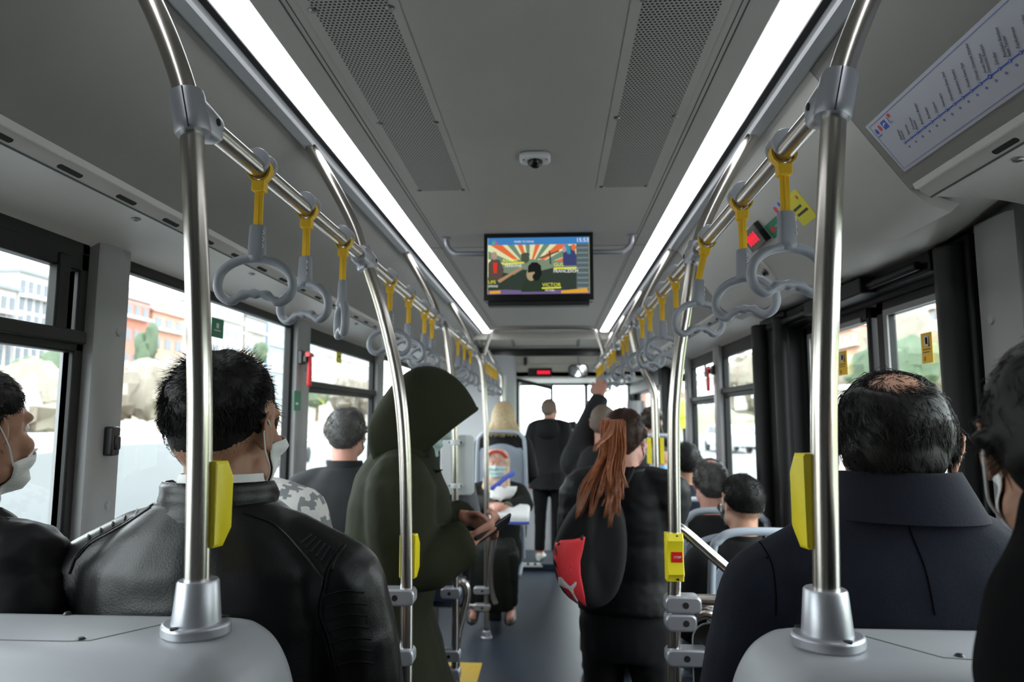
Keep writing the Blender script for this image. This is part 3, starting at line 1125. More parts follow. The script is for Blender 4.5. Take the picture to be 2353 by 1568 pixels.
cxr, cyr = 1216, 622
rays_o, rays_g = [], []
for k, a in enumerate((-160, -138, -110, -93, -66, -50, -22, -6)):
    pass
def rayp(a, w):
    p = []
    for aa in (a - w, a + w):
        dx, dy = math.cos(math.radians(aa)), math.sin(math.radians(aa))
        sc = min(((1119 - cxr) / dx) if dx < -1e-6 else 1e9, ((1325 - cxr) / dx) if dx > 1e-6 else 1e9, ((562 - cyr) / dy) if dy < -1e-6 else 1e9)
        p.append((cxr + dx * sc, cyr + dy * sc))
    return [(cxr, cyr)] + p
lay('sunburst', [rayp(a, 5) for a in (-142, -110, -72, -38, -14)], (0.78, 0.16, 0.05), 'orange', 0.0008)
lay('sunburst_shade', [rayp(a, 5) for a in (-160, -126, -94, -56, -25)], (0.16, 0.26, 0.18), 'sage', 0.0008)
lay('top_bar', [[(1118, 545), (1356, 545), (1356, 562), (1118, 562)]], (0.05, 0.22, 0.52), 'blue', 0.0011)
lay('side_list', [[(1326, 562), (1356, 562), (1356, 681), (1326, 681)]], (0.10, 0.13, 0.13), 'slate', 0.0011)
lay('list_row', [[(1328, 570 + 12 * k), (1354, 570 + 12 * k), (1354, 573 + 12 * k), (1328, 573 + 12 * k)] for k in range(9)], (0.2, 0.26, 0.3), 'row', 0.0014)
lay('crowd', [[(1118, 640), (1150, 628), (1180, 634), (1200, 622), (1240, 626), (1275, 618), (1326, 628), (1326, 676), (1118, 676)]], (0.035, 0.05, 0.04), 'darkgreen', 0.0011)
lay('haze', [[(1150, 608), (1200, 596), (1260, 600), (1326, 606), (1326, 630), (1150, 634)]], (0.20, 0.26, 0.18), 'haze', 0.00095)
lay('bottom_bar', [[(1118, 672), (1160, 670), (1210, 673), (1270, 671), (1356, 674), (1356, 682), (1118, 682)]], (0.16, 0.12, 0.25), 'plum', 0.0013)
for q_ in ([(1122, 673), (1148, 672), (1148, 679), (1122, 680)], [(1290, 674), (1350, 668), (1354, 679), (1290, 680)]):
    lay('bottom_glow', [q_], (0.75, 0.38, 0.03), 'amber', 0.0015)
def circ(x, y, r, ry=None, n=14):
    return [(x + r * math.cos(2 * PI * k / n), y + (ry or r) * math.sin(2 * PI * k / n)) for k in range(n)]
lay('guitarist_coat', [[(1119, 606), (1128, 596), (1146, 598), (1156, 622), (1150, 646), (1119, 646)]], (0.10, 0.075, 0.06), 'brown', 0.0015)
lay('guitarist_shirt', [[(1130, 605), (1140, 605), (1139, 630), (1132, 630)]], (0.75, 0.04, 0.02), 'shirt', 0.0018)
lay('guitarist_face', [circ(1133, 588, 7, 10)], (0.42, 0.30, 0.22), 'tan', 0.0018)
lay('guitar_neck', [[(1140, 648), (1196, 616), (1198, 620), (1146, 654)]], (0.45, 0.26, 0.13), 'wood', 0.0019)
lay('drummer', [circ(1206, 596, 10, 11), [(1196, 585), (1204, 581), (1214, 582), (1218, 588), (1196, 590)]], (0.07, 0.09, 0.06), 'shade', 0.0017)
lay('singer_body', [[(1196, 676), (1202, 652), (1216, 643), (1240, 645), (1258, 656), (1264, 676)]], (0.03, 0.045, 0.03), 'deep', 0.0019)
lay('singer_face', [circ(1220, 634, 11, 16)], (0.40, 0.31, 0.19), 'face', 0.0020)
lay('singer_hair', [[(1212, 630), (1213, 614), (1222, 605), (1234, 605), (1243, 613), (1245, 634), (1238, 648), (1230, 650), (1228, 628)], circ(1230, 640, 7, 8)], (0.012, 0.016, 0.014), 'ink', 0.0022)
lay('drum_cymbal', [[(1237, 594), (1285, 577), (1287, 580), (1240, 597)], [(1262, 577), (1265, 577), (1268, 610), (1264, 610)]], (0.05, 0.07, 0.07), 'cymbal', 0.0017)
lay('violinist', [[(1296, 568), (1314, 566), (1326, 588), (1326, 614), (1294, 614)]], (0.05, 0.06, 0.16), 'navy', 0.0016)
lay('violinist_hair', [[(1296, 565), (1304, 562), (1312, 568), (1313, 586), (1306, 586)]], (0.04, 0.30, 0.40), 'teal', 0.0018)
lay('violinist_face', [circ(1298, 574, 5, 8)], (0.60, 0.28, 0.32), 'pink', 0.0018)
lay('balloon', [circ(1320, 570, 6, 8)], (0.80, 0.16, 0.05), 'orange', 0.0017)
for q_ in ([(1153, 607), (1204, 604), (1204, 607), (1153, 610)], [(1273, 619), (1327, 618), (1327, 621), (1273, 622)], [(1245, 666), (1290, 665), (1290, 668), (1245, 669)]):
    lay('caption_line', [q_], (0.85, 0.85, 0.05), 'lemon', 0.0024)
def stext(name, body, px, py, h, key, al='LEFT', sxx=1.0):
    u, v = sp(px, py)
    return text(name, body, h / 68.5 * H2 * 1.35, so + Vector((u, -0.0026, v)), AX, UPV, E(key, None), scr, al, 0.0001, sxx)
E('lemon', (0.85, 0.85, 0.05)); E('paper', (0.9, 0.9, 0.85), 0.9)
stext('caption', 'REINIK', 1153, 601, 9, 'lemon')
stext('caption', 'FERRONE', 1158, 613, 7, 'paper')
stext('caption', 'GUS', 1273, 612, 9, 'lemon')
stext('caption', 'FRANCESCH', 1272, 627, 9, 'paper', sxx=0.86)
stext('caption', 'VICTOR', 1246, 660, 9, 'lemon')
stext('caption', 'MICHEL', 1252, 673, 5, 'paper')
stext('caption', 'LIFE', 1119, 652, 8, 'lemon')
stext('caption', 'SIMONS', 1119, 662, 6, 'paper', sxx=0.8)
stext('clock', '15:53', 1326, 553, 10, 'paper')
stext('headline', 'PAPER TO STAGE', 1180, 555, 4.5, 'paper')
lay('channel_mark', [[(1127, 560), (1131, 549), (1135, 560)]], (0.10, 0.45, 0.12), 'leaf', 0.0016)
lay('channel_mark', [[(1135, 549), (1141, 561), (1136, 561)]], (0.75, 0.05, 0.12), 'crimson', 0.0016)
# ------------------------------------------------------------------ outside the windows
GZ = -0.35
M['asphalt'] = mat('asphalt', (0.20, 0.205, 0.21), 0.8, var=(0.6, 0.12))
M['grassland'] = mat('winter_grass', (0.16, 0.19, 0.09), 0.9, var=(0.25, 0.35))
M['scrub'] = mat('bare_scrub', (0.21, 0.185, 0.15), 0.9, var=(0.5, 0.3))
M['pine'] = mat('pine_green', (0.07, 0.10, 0.06), 0.9, var=(1.2, 0.4))
M['trunk'] = mat('bark', (0.10, 0.08, 0.06), 0.9)
M['plaster'] = mat('pale_plaster', (0.33, 0.31, 0.29), 0.8, var=(0.3, 0.08))
M['plaster2'] = mat('white_plaster', (0.40, 0.40, 0.40), 0.8, var=(0.3, 0.06))
M['brickred'] = mat('red_facade', (0.36, 0.14, 0.10), 0.8, var=(0.5, 0.12))
M['pinkfac'] = mat('salmon_facade', (0.40, 0.22, 0.16), 0.8, var=(0.5, 0.1))
M['bluefac'] = mat('blue_glass_facade', (0.19, 0.29, 0.37), 0.35, var=(0.5, 0.12))
M['creamfac'] = mat('cream_render', (0.42, 0.385, 0.32), 0.8, var=(0.2, 0.06))
M['roofred'] = mat('tile_roof', (0.27, 0.11, 0.075), 0.8)
M['roofgrey'] = mat('grey_roof', (0.16, 0.17, 0.18), 0.7)
M['pane_out'] = mat('dark_pane', (0.06, 0.075, 0.095), 0.2)
M['carwhite'] = mat('white_car_paint', (0.42, 0.44, 0.45), 0.25, coat=0.6)
M['carred'] = mat('red_car_paint', (0.40, 0.03, 0.04), 0.25, coat=0.6)
M['cargrey'] = mat('grey_car_paint', (0.16, 0.17, 0.18), 0.25, coat=0.6)
M['caryellow'] = mat('orange_car_paint', (0.55, 0.27, 0.03), 0.3, coat=0.5)
M['galv'] = mat('galvanised', (0.34, 0.35, 0.36), 0.5, 0.4)
M['bluesign'] = mat('blue_hoarding', (0.05, 0.08, 0.25), 0.5)

b = MB()
b.box(-140, 140, -40, 260, GZ - 0.3, GZ)
struct('road', b, 'asphalt')


def hill(name, s, x0, h, m, w=60):
    b = MB()
    nx, ny = 14, 50
    rows = []
    for i in range(nx + 1):
        u = i / nx
        r = []
        for j in range(ny + 1):
            y = -30 + 240 * j / ny
            x = s * (x0 + w * u)
            z = GZ - 0.1 + h * (u ** 1.3) + (1.4 * noise.noise((x * 0.05, y * 0.05, 3)) * u * 2 if 0 < i else 0)
            r.append((x, y, z))
        rows.append(r)
    vs = [p for r in rows for p in r]
    fs = [(i * (ny + 1) + j, i * (ny + 1) + j + 1, (i + 1) * (ny + 1) + j + 1, (i + 1) * (ny + 1) + j) for i in range(nx) for j in range(ny)]
    b.add(vs, fs)
    return struct(name, b, m, smooth=60)


hill('hill_left', -1, 16.0, 8.5, 'scrub')
hill('hill_right', 1, 15.0, 11.0, 'grassland')


def atXo(px, py, X):
    d = ray(px, py)
    return CAM + d * ((X - CAM.x) / d.x)


def building(px0, px1, ytop, X, base, m, label, roof='roofgrey', nwin=(4, 4), depth=5, pitched=False):
    """a house whose street side stands at lateral distance X between two photo columns"""
    a, c = atXo(px0, ytop, X), atXo(px1, ytop, X)
    y0, y1 = sorted((a.y, c.y))
    zt = (a.z + c.z) / 2
    s = 1 if X > 0 else -1
    t = thing('building', label, 'building', (X, (y0 + y1) / 2, base), 'houses on the hillside')
    b = MB()
    b.box(*sorted((X, X + s * depth)), y0, y1, base, zt)
    build('wall', b, m, t, smooth=0)
    b = MB()
    if pitched:
        b.prism([(X - s * 0.4, zt), (X + s * depth / 2, zt + 2.2), (X + s * (depth + 0.4), zt)], y0 - 0.3, y1 + 0.3)
    else:
        b.box(*sorted((X - s * 0.3, X + s * depth)), y0 - 0.2, y1 + 0.2, zt, zt + 0.35)
    build('roof', b, roof, t, smooth=0)
    H, W = zt - base, y1 - y0
    for i in range(nwin[0]):
        for j in range(nwin[1]):
            zc = zt - 0.9 - (H - 1.2) * 0.85 * i / max(nwin[0], 1) - 0.4
            yc = y0 + W * (j + 0.5) / nwin[1]
            wv = W / nwin[1] * 0.3
            for sgn in (1,):
                q = MB()
                q.box(*sorted((X - s * 0.05, X + s * 0.1)), yc - wv, yc + wv, zc - 0.65, zc + 0.65)
                build('window', q, 'pane_out', t, smooth=0)
            if i % 2 == 0 and j == 0:
                q = MB()
                q.box(*sorted((X - s * 0.9, X)), y0 + 0.3, y1 - 0.3, zc - 1.0, zc - 0.75)
                build('balcony', q, 'white', t, smooth=0)
    return t


building(-60, 40, 660, -50, 4.5, 'plaster', 'pale apartment block on the hill at the far left edge', nwin=(5, 5))
building(45, 150, 640, -50, 4.5, 'plaster2', 'white terraced apartment block on the hill behind the far left window', nwin=(5, 6))
building(268, 345, 690, -50, 4.0, 'brickred', 'red fronted house on the hill right of the grey pillar', 'roofgrey', (3, 4), pitched=True)
building(352, 424, 725, -50, 4.5, 'pinkfac', 'pinkish house on the hill left of the nearest steel pole', 'roofred', (3, 3), pitched=True)
building(488, 560, 705, -50, 4.0, 'plaster2', 'white flat roofed block on the hill right of the nearest steel pole', 'roofgrey', (4, 3))
building(565, 612, 735, -50, 3.5, 'plaster', 'low pale house on the hill beside the blue glass tower', 'roofgrey', (3, 2))
building(618, 732, 728, -50, 1.0, 'bluefac', 'blue glass office tower with a red edge beyond the left windows', 'roofgrey', (7, 5))
building(745, 850, 815, -66, 1.0, 'plaster', 'distant pale block seen above the red hammer holder window', 'roofgrey', (3, 4))
building(1920, 1975, 760, 40, -0.3, 'pinkfac', 'salmon house seen through the far door leaf', 'roofred', (4, 3))
building(2040, 2085, 690, 34, 3.5, 'creamfac', 'cream house on the slope seen through the near door leaf', 'roofgrey', (3, 2))
building(2090, 2150, 655, 32, 3.5, 'pinkfac', 'salmon apartment house on the slope above the amber door sticker', 'roofred', (4, 3))
building(1596, 1652, 855, 52, -0.4, 'plaster', 'pale distant block outside behind the right red hammer', 'roofgrey', (4, 4))
building(1430, 1475, 850, 16, 0, 'pinkfac', 'pink distant block to the right of the windscreen', 'roofgrey', (5, 3))

# the long cream wall and blue hoarding close on the right
t = thing('roadside_wall', 'long cream roadside wall filling the right window beside the dark door post', 'wall', (9.0, 27, GZ))
b = MB()
b.box(9.0, 9.6, 21.5, 31.0, GZ, 2.35)
build('wall', b, 'creamfac', t, smooth=0)
b = MB()
b.box(8.9, 9.7, 21.4, 31.1, 2.35, 2.5)
build('coping', b, 'plaster2', t, smooth=0)
b = MB()
b.box(8.86, 8.97, 22.2, 24.6, 0.05, 0.85)
build('blue_panel', b, 'bluesign', t, smooth=0)


def tree(px, py, X, base, r, m, label, tall=1.0):
    c = atXo(px, py, X)
    t = thing('tree', label, 'tree', (X, c.y, base), 'trees outside the bus')
    b = MB()
    for k in range(9):
        a, e = RND.uniform(0, 2 * PI), RND.uniform(-0.6, 0.8)
        rr = r * RND.uniform(0.45, 0.72)
        p = Vector((X + math.cos(a) * r * 0.5, c.y + math.sin(a) * r * 0.5, c.z - r * tall * 0.5 + e * r * 0.5 * tall))
        n0 = len(b.v)
        b.ball(p, rr, rr, rr * tall, 14)
        for i in range(n0, len(b.v)):
            v = Vector(b.v[i])
            b.v[i] = tuple(v + (v - p).normalized() * noise.noise(v * 1.7) * rr * 0.5)
    build('crown', b, m, t, smooth=30)
    b = MB()
    b.tube([(X, c.y, base), (X + 0.1, c.y, c.z - r * 0.5)], [0.25, 0.1], 8)
    build('trunk', b, 'trunk', t)
    return t


tree(335, 775, -36, 3.0, 0.9, 'pine', 'slim dark pine on the slope beyond the left window', 2.4)
tree(110, 850, -26, 1.0, 2.0, 'pine', 'round green tree outside the leftmost window')
tree(20, 850, -24, 0.8, 2.3, 'scrub', 'bare brown tree at the left edge outside')
tree(300, 850, -28, 1.4, 2.3, 'scrub', 'bare brown tree outside, left of the nearest pole')
tree(380, 860, -26, 1.0, 2.3, 'scrub', 'bare brown tree outside, behind the dark-haired man')
tree(545, 840, -30, 1.5, 2.3, 'scrub', 'bare brown tree outside below the white block')
tree(600, 800, -34, 2.2, 0.8, 'pine', 'small dark pine beside the blue glass tower', 1.8)
tree(730, 890, -30, 1.0, 1.8, 'pine', 'green bush outside behind the left hammer holder')
tree(820, 895, -36, 1.0, 4.0, 'scrub', 'grey-brown trees outside above the grey-haired man')
tree(2095, 770, 26, 2.0, 3.4, 'scrub', 'bare tree on the slope through the near door leaf')
tree(2065, 820, 20, 0.8, 2.2, 'pine', 'green bush on the slope through the near door leaf')
tree(1745, 850, 30, 0.5, 5.0, 'scrub', 'wide bare tree outside the right window with the yellow sticker')
tree(1940, 850, 24, 1.0, 2.2, 'scrub', 'bare bush outside the far door leaf')


def car(x, y, m, label, van=False, L=4.3):
    t = thing('white_van' if van else 'car', label, 'van' if van else 'car', (x, y, GZ), 'vehicles on the road')
    w, z = 0.88, GZ
    if van:
        L = 5.6
        body = [(-L / 2, 0.30), (-L / 2, 1.45), (-L / 2 + 0.15, 1.66), (-1.2, 1.72), (1.2, 1.70), (1.9, 1.15), (2.65, 1.0), (L / 2, 0.85), (L / 2, 0.30)]
        win = [(1.0, 1.15), (1.05, 1.58), (1.2, 1.60), (1.72, 1.15)]
        w = 0.98
    else:
        body = [(-L / 2, 0.35), (-L / 2, 0.95), (-1.75, 1.02), (-1.15, 1.45), (0.25, 1.47), (0.95, 1.0), (1.9, 0.86), (L / 2, 0.7), (L / 2, 0.35)]
        win = [(-1.55, 1.02), (-1.08, 1.39), (0.22, 1.41), (0.78, 1.02)]
    b = MB()
    b.prism([(y + a, z + c) for a, c in body], x - w, x + w, 'x')
    build('body', b, m, t, bev=0.06, bseg=3)
    b = MB()
    b.prism([(y + a, z + c) for a, c in win], x - w - 0.006, x + w + 0.006, 'x')
    build('side_window', b, 'pane_out', t, smooth=0)
    for dy in (-L * 0.3, L * 0.3):
        for sx_ in (-1, 1):
            b = MB()
            b.lathe([(0.001, 0.1), (0.2, 0.1), (0.32, 0.08), (0.33, 0), (0.33, -0.1), (0.001, -0.1)], (x + sx_ * (w - 0.08), y + dy, z + 0.33), (sx_, 0, 0), 18)
            build('wheel', b, 'rubber', t)
    if van:
        b = MB()
        b.box(x - w - 0.008, x + w + 0.008, y - L / 2 + 0.1, y + 2.4, z + 1.12, z + 1.14)
        build('body_crease', b, 'darkseam', t, smooth=0)
    return t


car(-3.9, 5.6, 'carwhite', 'white van driving close beside the left windows', True)
car(-13.0, 20.6, 'carred', 'red car passing outside behind the nearest left pole')
car(-11.0, 27.0, 'carwhite', 'white car outside behind the grey-haired man')
car(-7.2, 26.0, 'carwhite', 'white car outside just above the head of the grey-haired man')
car(12.5, 42.0, 'cargrey', 'grey car outside between the two right pillars')
car(9.5, 38.0, 'carwhite', 'white car outside between the two right pillars, below the orange one')
car(17.0, 52.0, 'caryellow', 'orange vehicle outside between the two right pillars')
car(-0.5, 40.0, 'carwhite', 'white car ahead seen through the windscreen')


def guard_rail(x, y0, y1, label):
    t = thing('guard_rail', label, 'guard rail', (x, y0, GZ))
    b = MB()
    b.prism([(x - 0.04, 0.2), (x + 0.03, 0.28), (x - 0.02, 0.36), (x + 0.03, 0.44), (x - 0.04, 0.52), (x - 0.06, 0.52), (x - 0.06, 0.2)], y0, y1)
    build('beam', b, 'galv', t, smooth=0)
    y = y0 + 1
    while y < y1:
        c = MB()
        c.box(x - 0.12, x - 0.06, y - 0.05, y + 0.05, GZ, 0.45)
        build('post', c, 'galv', t, smooth=0)
        y += 4
    return t


guard_rail(-15.2, 4, 60, 'grey guard rail along the road outside the left windows')
guard_rail(6.5, 36, 100, 'grey guard rail outside the windscreen on the right')
p = atXo(63, 905, -12.5)
t = thing('road_sign', 'pale triangular road sign on a post outside the leftmost window', 'road sign', (p.x, p.y, GZ))
b = MB()
b.tube([(p.x, p.y, GZ), (p.x, p.y, p.z + 0.1)], 0.05, 8)
build('post', b, 'galv', t)
b = MB()
b.prism([(p.y - 0.42, p.z - 0.28), (p.y + 0.42, p.z - 0.28), (p.y, p.z + 0.45)], p.x + 0.05, p.x + 0.08, 'x')
build('plate', b, 'white', t, smooth=0)
# ------------------------------------------------------------------ grey seat partitions in the foreground
for s in (-1, 1):
    sd = ('left', 'right')[s > 0]
    t = thing('seat_partition', 'big grey plastic seat-back partition in the %s foreground carrying a steel pole' % sd, 'partition', (s * 0.8, 1.0, 0.32), 'grey foreground partitions')
    prof = [(1.19, 0.32), (1.19, PT), (0.44, PT)] + [(q.x, q.y) for q in smooth_path([(0.42, PT - 0.0008, 0), (0.395, PT - 0.006, 0), (0.365, PT - 0.026, 0), (0.343, PT - 0.060, 0), (0.328, PT - 0.105, 0), (0.300, PT - 0.20, 0), (0.278, PT - 0.32, 0)], 5)] + [(0.27, 0.32)]
    rings = []
    for y, d in ((0.80, 0.17), (0.845, 0.115), (0.885, 0.045), (0.905, 0.014), (0.925, 0.003), (0.945, 0.0), (1.07, 0.0), (1.088, 0.003), (1.098, 0.012), (1.10, 0.05)):
        # the lip rounds off: the outline shrinks towards the back and front faces
        rings.append([(s * (x + (d * 0.55 if 0.2 < x < 1.0 else 0)), y, z - (d if z > 0.5 else 0)) for x, z in prof])
    for ring_front in (rings[0],):
        pass
    b = MB()
    b.loft(rings)
    build('shell', b, 'shell', t, smooth=60)
    sm = MB()
    z = PT + 0.0006
    pth = [(s * 1.15, 0.952), (s * 0.605, 0.952), (s * 0.575, 0.957), (s * 0.495, 1.066), (s * 0.48, 1.075)]
    sm.tube([(x, y, z - 0.0004) for x, y in pth], 0.0012, 6, sq=(0.6, 1))
    build('panel_seam', sm, 'darkseam', t)
    for x, y in ((s * 0.592, 0.962), (s * 0.70, 1.082)) if s < 0 else ((s * 0.60, 0.965), (s * 0.505, 1.078)):
        c = MB()
        c.lathe([(0.0001, 0.0035), (0.004, 0.003), (0.0065, 0.0), (0.0065, -0.001)], (x, y, PT), (0, 0, 1), 12)
        build('screw', c, 'black', t)

# ------------------------------------------------------------------ call button boxes and clamps
def bell_box(s, y, x, zc, h, label, front=False, turn=0.22):
    t = thing('call_button_box', label, 'call button', (s * x, y, zc), 'yellow call button boxes')
    b = MB()
    if not front:   # seen from behind: the box wraps the far side of the pole
        prof = [(-0.5, 0.0), (0.5, 0.0), (0.5, 0.026), (0.30, 0.040), (-0.30, 0.040), (-0.5, 0.022)]
        e = Vector((-s * turn, 1.0, 0)).normalized()        # the way the box faces
        sdv = Vector((e.y, -e.x, 0))
        o = Vector((s * x, y, zc))
        rings = []
        for k, (w, ins) in enumerate(((-0.024, 0.004), (-0.021, 0.0), (0.021, 0.0), (0.024, 0.004))):
            rings.append([o + sdv * w + e * (0.004 + max(d - ins, 0)) + Vector((0, 0, (v - math.copysign(ins, v) / h) * h)) for v, d in prof])
        b.loft(rings)
        build('housing', b, 'yellowbox', t, smooth=30)
        c = MB()
        c.obox(o + e * 0.0446, sdv * 0.012, e * 0.002, (0, 0, 0.013))
        build('button', c, 'stopred', t, bev=0.001)
    else:
        prof = [(-0.5, 0.024), (-0.42, 0.026), (-0.34, 0.036), (-0.22, 0.031), (-0.1, 0.028), (0.12, 0.028), (0.26, 0.032), (0.36, 0.037), (0.45, 0.028), (0.5, 0.024), (0.5, -0.012), (-0.5, -0.012)]
        rings = []
        for w, ins in ((-0.0235, 0.005), (-0.0205, 0.0), (0.0205, 0.0), (0.0235, 0.005)):
            rings.append([(s * x + w, y - (d - (ins if d > 0 else 0)), zc + v * h) for v, d in prof])
        b.loft(rings)
        build('housing', b, 'yellowbox', t, smooth=40)
        c = MB()
        c.box(s * x - 0.002 - 0.014 + 0.005, s * x + 0.019, y - 0.0305, y - 0.027, zc - 0.012, zc + 0.016)
        bt = build('button', c, 'stopred', t, bev=0.001)
        text('lettering', 'STOP', 0.0085, (s * x + 0.005, y - 0.0312, zc + 0.002), (1, 0, 0), (0, 0, 1), 'white', bt)
        for zz in (-0.45, 0.45):
            c = MB()
            c.lathe([(0.0001, 0.001), (0.0032, 0.001), (0.0032, -0.004)], (s * x + 0.006, y - 0.0275, zc + zz * h), (0, -1, 0), 10)
            build('screw', c, 'hole', t)
    return t


pl = atY(453, 1160, 1.0)
bell_box(-1, 1.0, 0.4485, pl.z, 0.125, 'yellow call button box on the nearest left pole, seen from behind')
bell_box(1, 1.0, 0.4485, atY(1893, 1153, 1.0).z, 0.132, 'yellow call button box on the nearest right pole, seen from behind')
p = atY(934, 1280, 1.98)
t = bell_box(-1, 1.98, 0.347, p.z, 0.122, 'yellow call button box on the bowed pole before the green coat', turn=0.2)
p = atY(1550, 1278, 1.98)
bell_box(1, 1.98, 0.405, p.z, 0.128, 'yellow box with red STOP button on the bowed right pole', front=True)


def side_clamp(parent, x, y, z, d, L=0.095, h=0.046):
    """rounded cast clamp reaching sideways from a pole"""
    b = MB()
    x0, x1 = (x - 0.026, x + L) if d > 0 else (x - L, x + 0.026)
    b.prism(rrect(x0, x1, z - h / 2, z + h / 2, h * 0.45 if False else 0.016, 4), y - 0.027, y + 0.027)
    o = build('clamp', b, 'alu', parent, bev=0.006, bseg=3)
    c = MB()
    c.lathe([(0.0001, 0.001), (0.0085, 0.001), (0.0085, -0.002)], (x + d * 0.028, y - 0.0272, z), (0, -1, 0), 14)
    build('socket_screw', c, 'hole', o)
    return o


def bar(label, pts, r=0.0165, name='side_bar', n=6):
    t = thing(name, label, 'grab bar', pts[0])
    b = MB()
    b.tube(smooth_path(pts, n) if len(pts) > 2 else pts, r, 16)
    build('tube', b, 'steel', t, smooth=60)
    return t


for py in (1370, 1507):
    q = atY(934, py, 1.98)
    side_clamp(P2L, -0.345, 1.98, q.z, -1, 0.075 if py < 1400 else 0.078)
for py, L in ((1386, 0.072), (1427, 0.058), (1507, 0.092)):
    q = atY(1550, py, 1.98)
    side_clamp(P2R, 0.402, 1.98, q.z, 1, L)
q = atY(900, 1363, 1.98)
bar('short horizontal steel bar beside the leather jacket at the left bowed pole', [(-0.415, 1.985, q.z), (-0.75, 1.985, q.z)])
q = atY(1600, 1381, 1.98)
bar('horizontal steel bar clamped to the bowed right pole', [(0.468, 1.985, q.z), (0.80, 1.985, q.z)])
q0, q1, q2, q3 = (atY(*c, 1.99) for c in ((1590, 1421), (1618, 1410), (1645, 1420), (1672, 1450)))
bar('curved steel bar springing from the lower clamp of the bowed right pole', [q0, q1, q2, q3, q3 + Vector((0.05, 0.02, -0.08))])
q0, q1, q2 = (atY(*c, 2.06) for c in ((1552, 1214), (1572, 1222), (1725, 1354)))
bar('diagonal steel bar running down behind the STOP box to the navy coat', [q0, q1, (q1 + q2) / 2, q2], 0.0155)
for px, py in ((1040, 1362), (1040, 1506), (1034, 1548)):
    q = atY(px + 6, py, 3.34)
    side_clamp(P3L, l3[0][0] * -1, 3.34, q.z, -1, 0.07, 0.05)
pts = [atY(*c, 3.40) for c in ((1046, 1336), (1060, 1338), (1072, 1350), (1072, 1375), (1062, 1420), (1052, 1462), (1049, 1500), (1048, 1570))]
bar('bent steel handrail low in the aisle right of the green coat', pts + [Vector((pts[-1].x, 3.40, 0.01))], 0.018, 'bent_handrail')
pts = [atY(*c, 4.8) for c in ((1136, 1215), (1134, 1250), (1128, 1300), (1128, 1345), (1133, 1372), (1139, 1388))]
bar('bent steel handrail below the phone of the hooded person', pts, 0.018, 'bent_handrail')
for py in (1357, 1396):
    q = atY(1118, py, 4.85)
    side_clamp(P4L, -l4[0][0], 4.85, q.z, -1, 0.09, 0.045)
q = atY(1060, 1394, 4.85)
bar('low horizontal steel bar at the foot of the pole by the headscarf woman', [(-0.47, 4.86, q.z), (-0.80, 4.86, q.z)])
q = atY(1525, 1350, 3.36)
side_clamp(P3R, r3[0][0], 3.36, q.z, 1, 0.06, 0.06)
# yellow grip strips on the kinked pole
for dx in (-0.030, 0.030):
    b = MB()
    q0, q1 = atY(1505, 1010, 3.36), atY(1507, 1062, 3.36)
    b.obox(((q0.x + q1.x) / 2 + dx, 3.36, (q0.z + q1.z) / 2), (0.010, 0, 0), (0, 0.012, 0), (0, 0, 0.062))
    build('yellow_strip', b, 'yellowbox', P3R, bev=0.002)
# white panel clamped to the third left pole
q0, q1 = atY(1013, 1000, 3.385), atY(1089, 1138, 3.385)
t = thing('partition_panel', 'glossy pale plastic panel clamped to a pole behind the hooded person', 'panel', ((q0.x + q1.x) / 2, 3.385, q1.z))
b = MB()
b.prism(rrect(q0.x, q1.x, q1.z, q0.z, 0.022, 5), 3.372, 3.392)
build('panel', b, 'whiteplastic', t, bev=0.006, bseg=3)
for py in (1017, 1117):
    q = atY(1046, py, 3.34)
    b = MB()
    b.lathe([(0.020, -0.012), (0.024, -0.009), (0.024, 0.009), (0.020, 0.012)], (q.x, 3.34, q.z), (0, 0, 1), 18)
    b.box(q.x - 0.034, q.x + 0.034, 3.345, 3.371, q.z - 0.007, q.z + 0.007)
    cl = build('clamp_ring', b, 'whiteplastic', t)
    for dx in (-0.029, 0.029):
        c = MB()
        c.lathe([(0.0001, 0.002), (0.004, 0.002), (0.004, -0.001)], (q.x + dx, 3.345, q.z), (0, -1, 0), 10)
        build('screw', c, 'black', cl)

# smoked modesty panels beside the bowed poles
M['smoke'] = mat('smoked_panel', (0.010, 0.010, 0.011), 0.25)
for s, x0, x1, zt in ((-1, 0.42, 0.95, 0.905), (1, 0.455, 0.98, 0.93)):
    sd = ('left', 'right')[s > 0]
    t = thing('modesty_panel', 'dark panel with rounded corner beside the lower %s bowed pole' % sd, 'panel', (s * (x0 + x1) / 2, 2.0, 0.33), 'dark panels by the bowed poles')
    b = MB()
    b.prism([(s * x, z) for x, z in rrect(x0, x1, 0.33, zt, 0.045, 5)], 2.008, 2.016)
    build('panel', b, 'smoke', t, smooth=0)
    b = MB()
    e = [(s * x, 2.006, z) for x, z in rrect(x0, x1, 0.33, zt, 0.045, 5)]
    b.tube(e + [e[0]], 0.0022, 6)
    build('edge_trim', b, 'pillar', t)


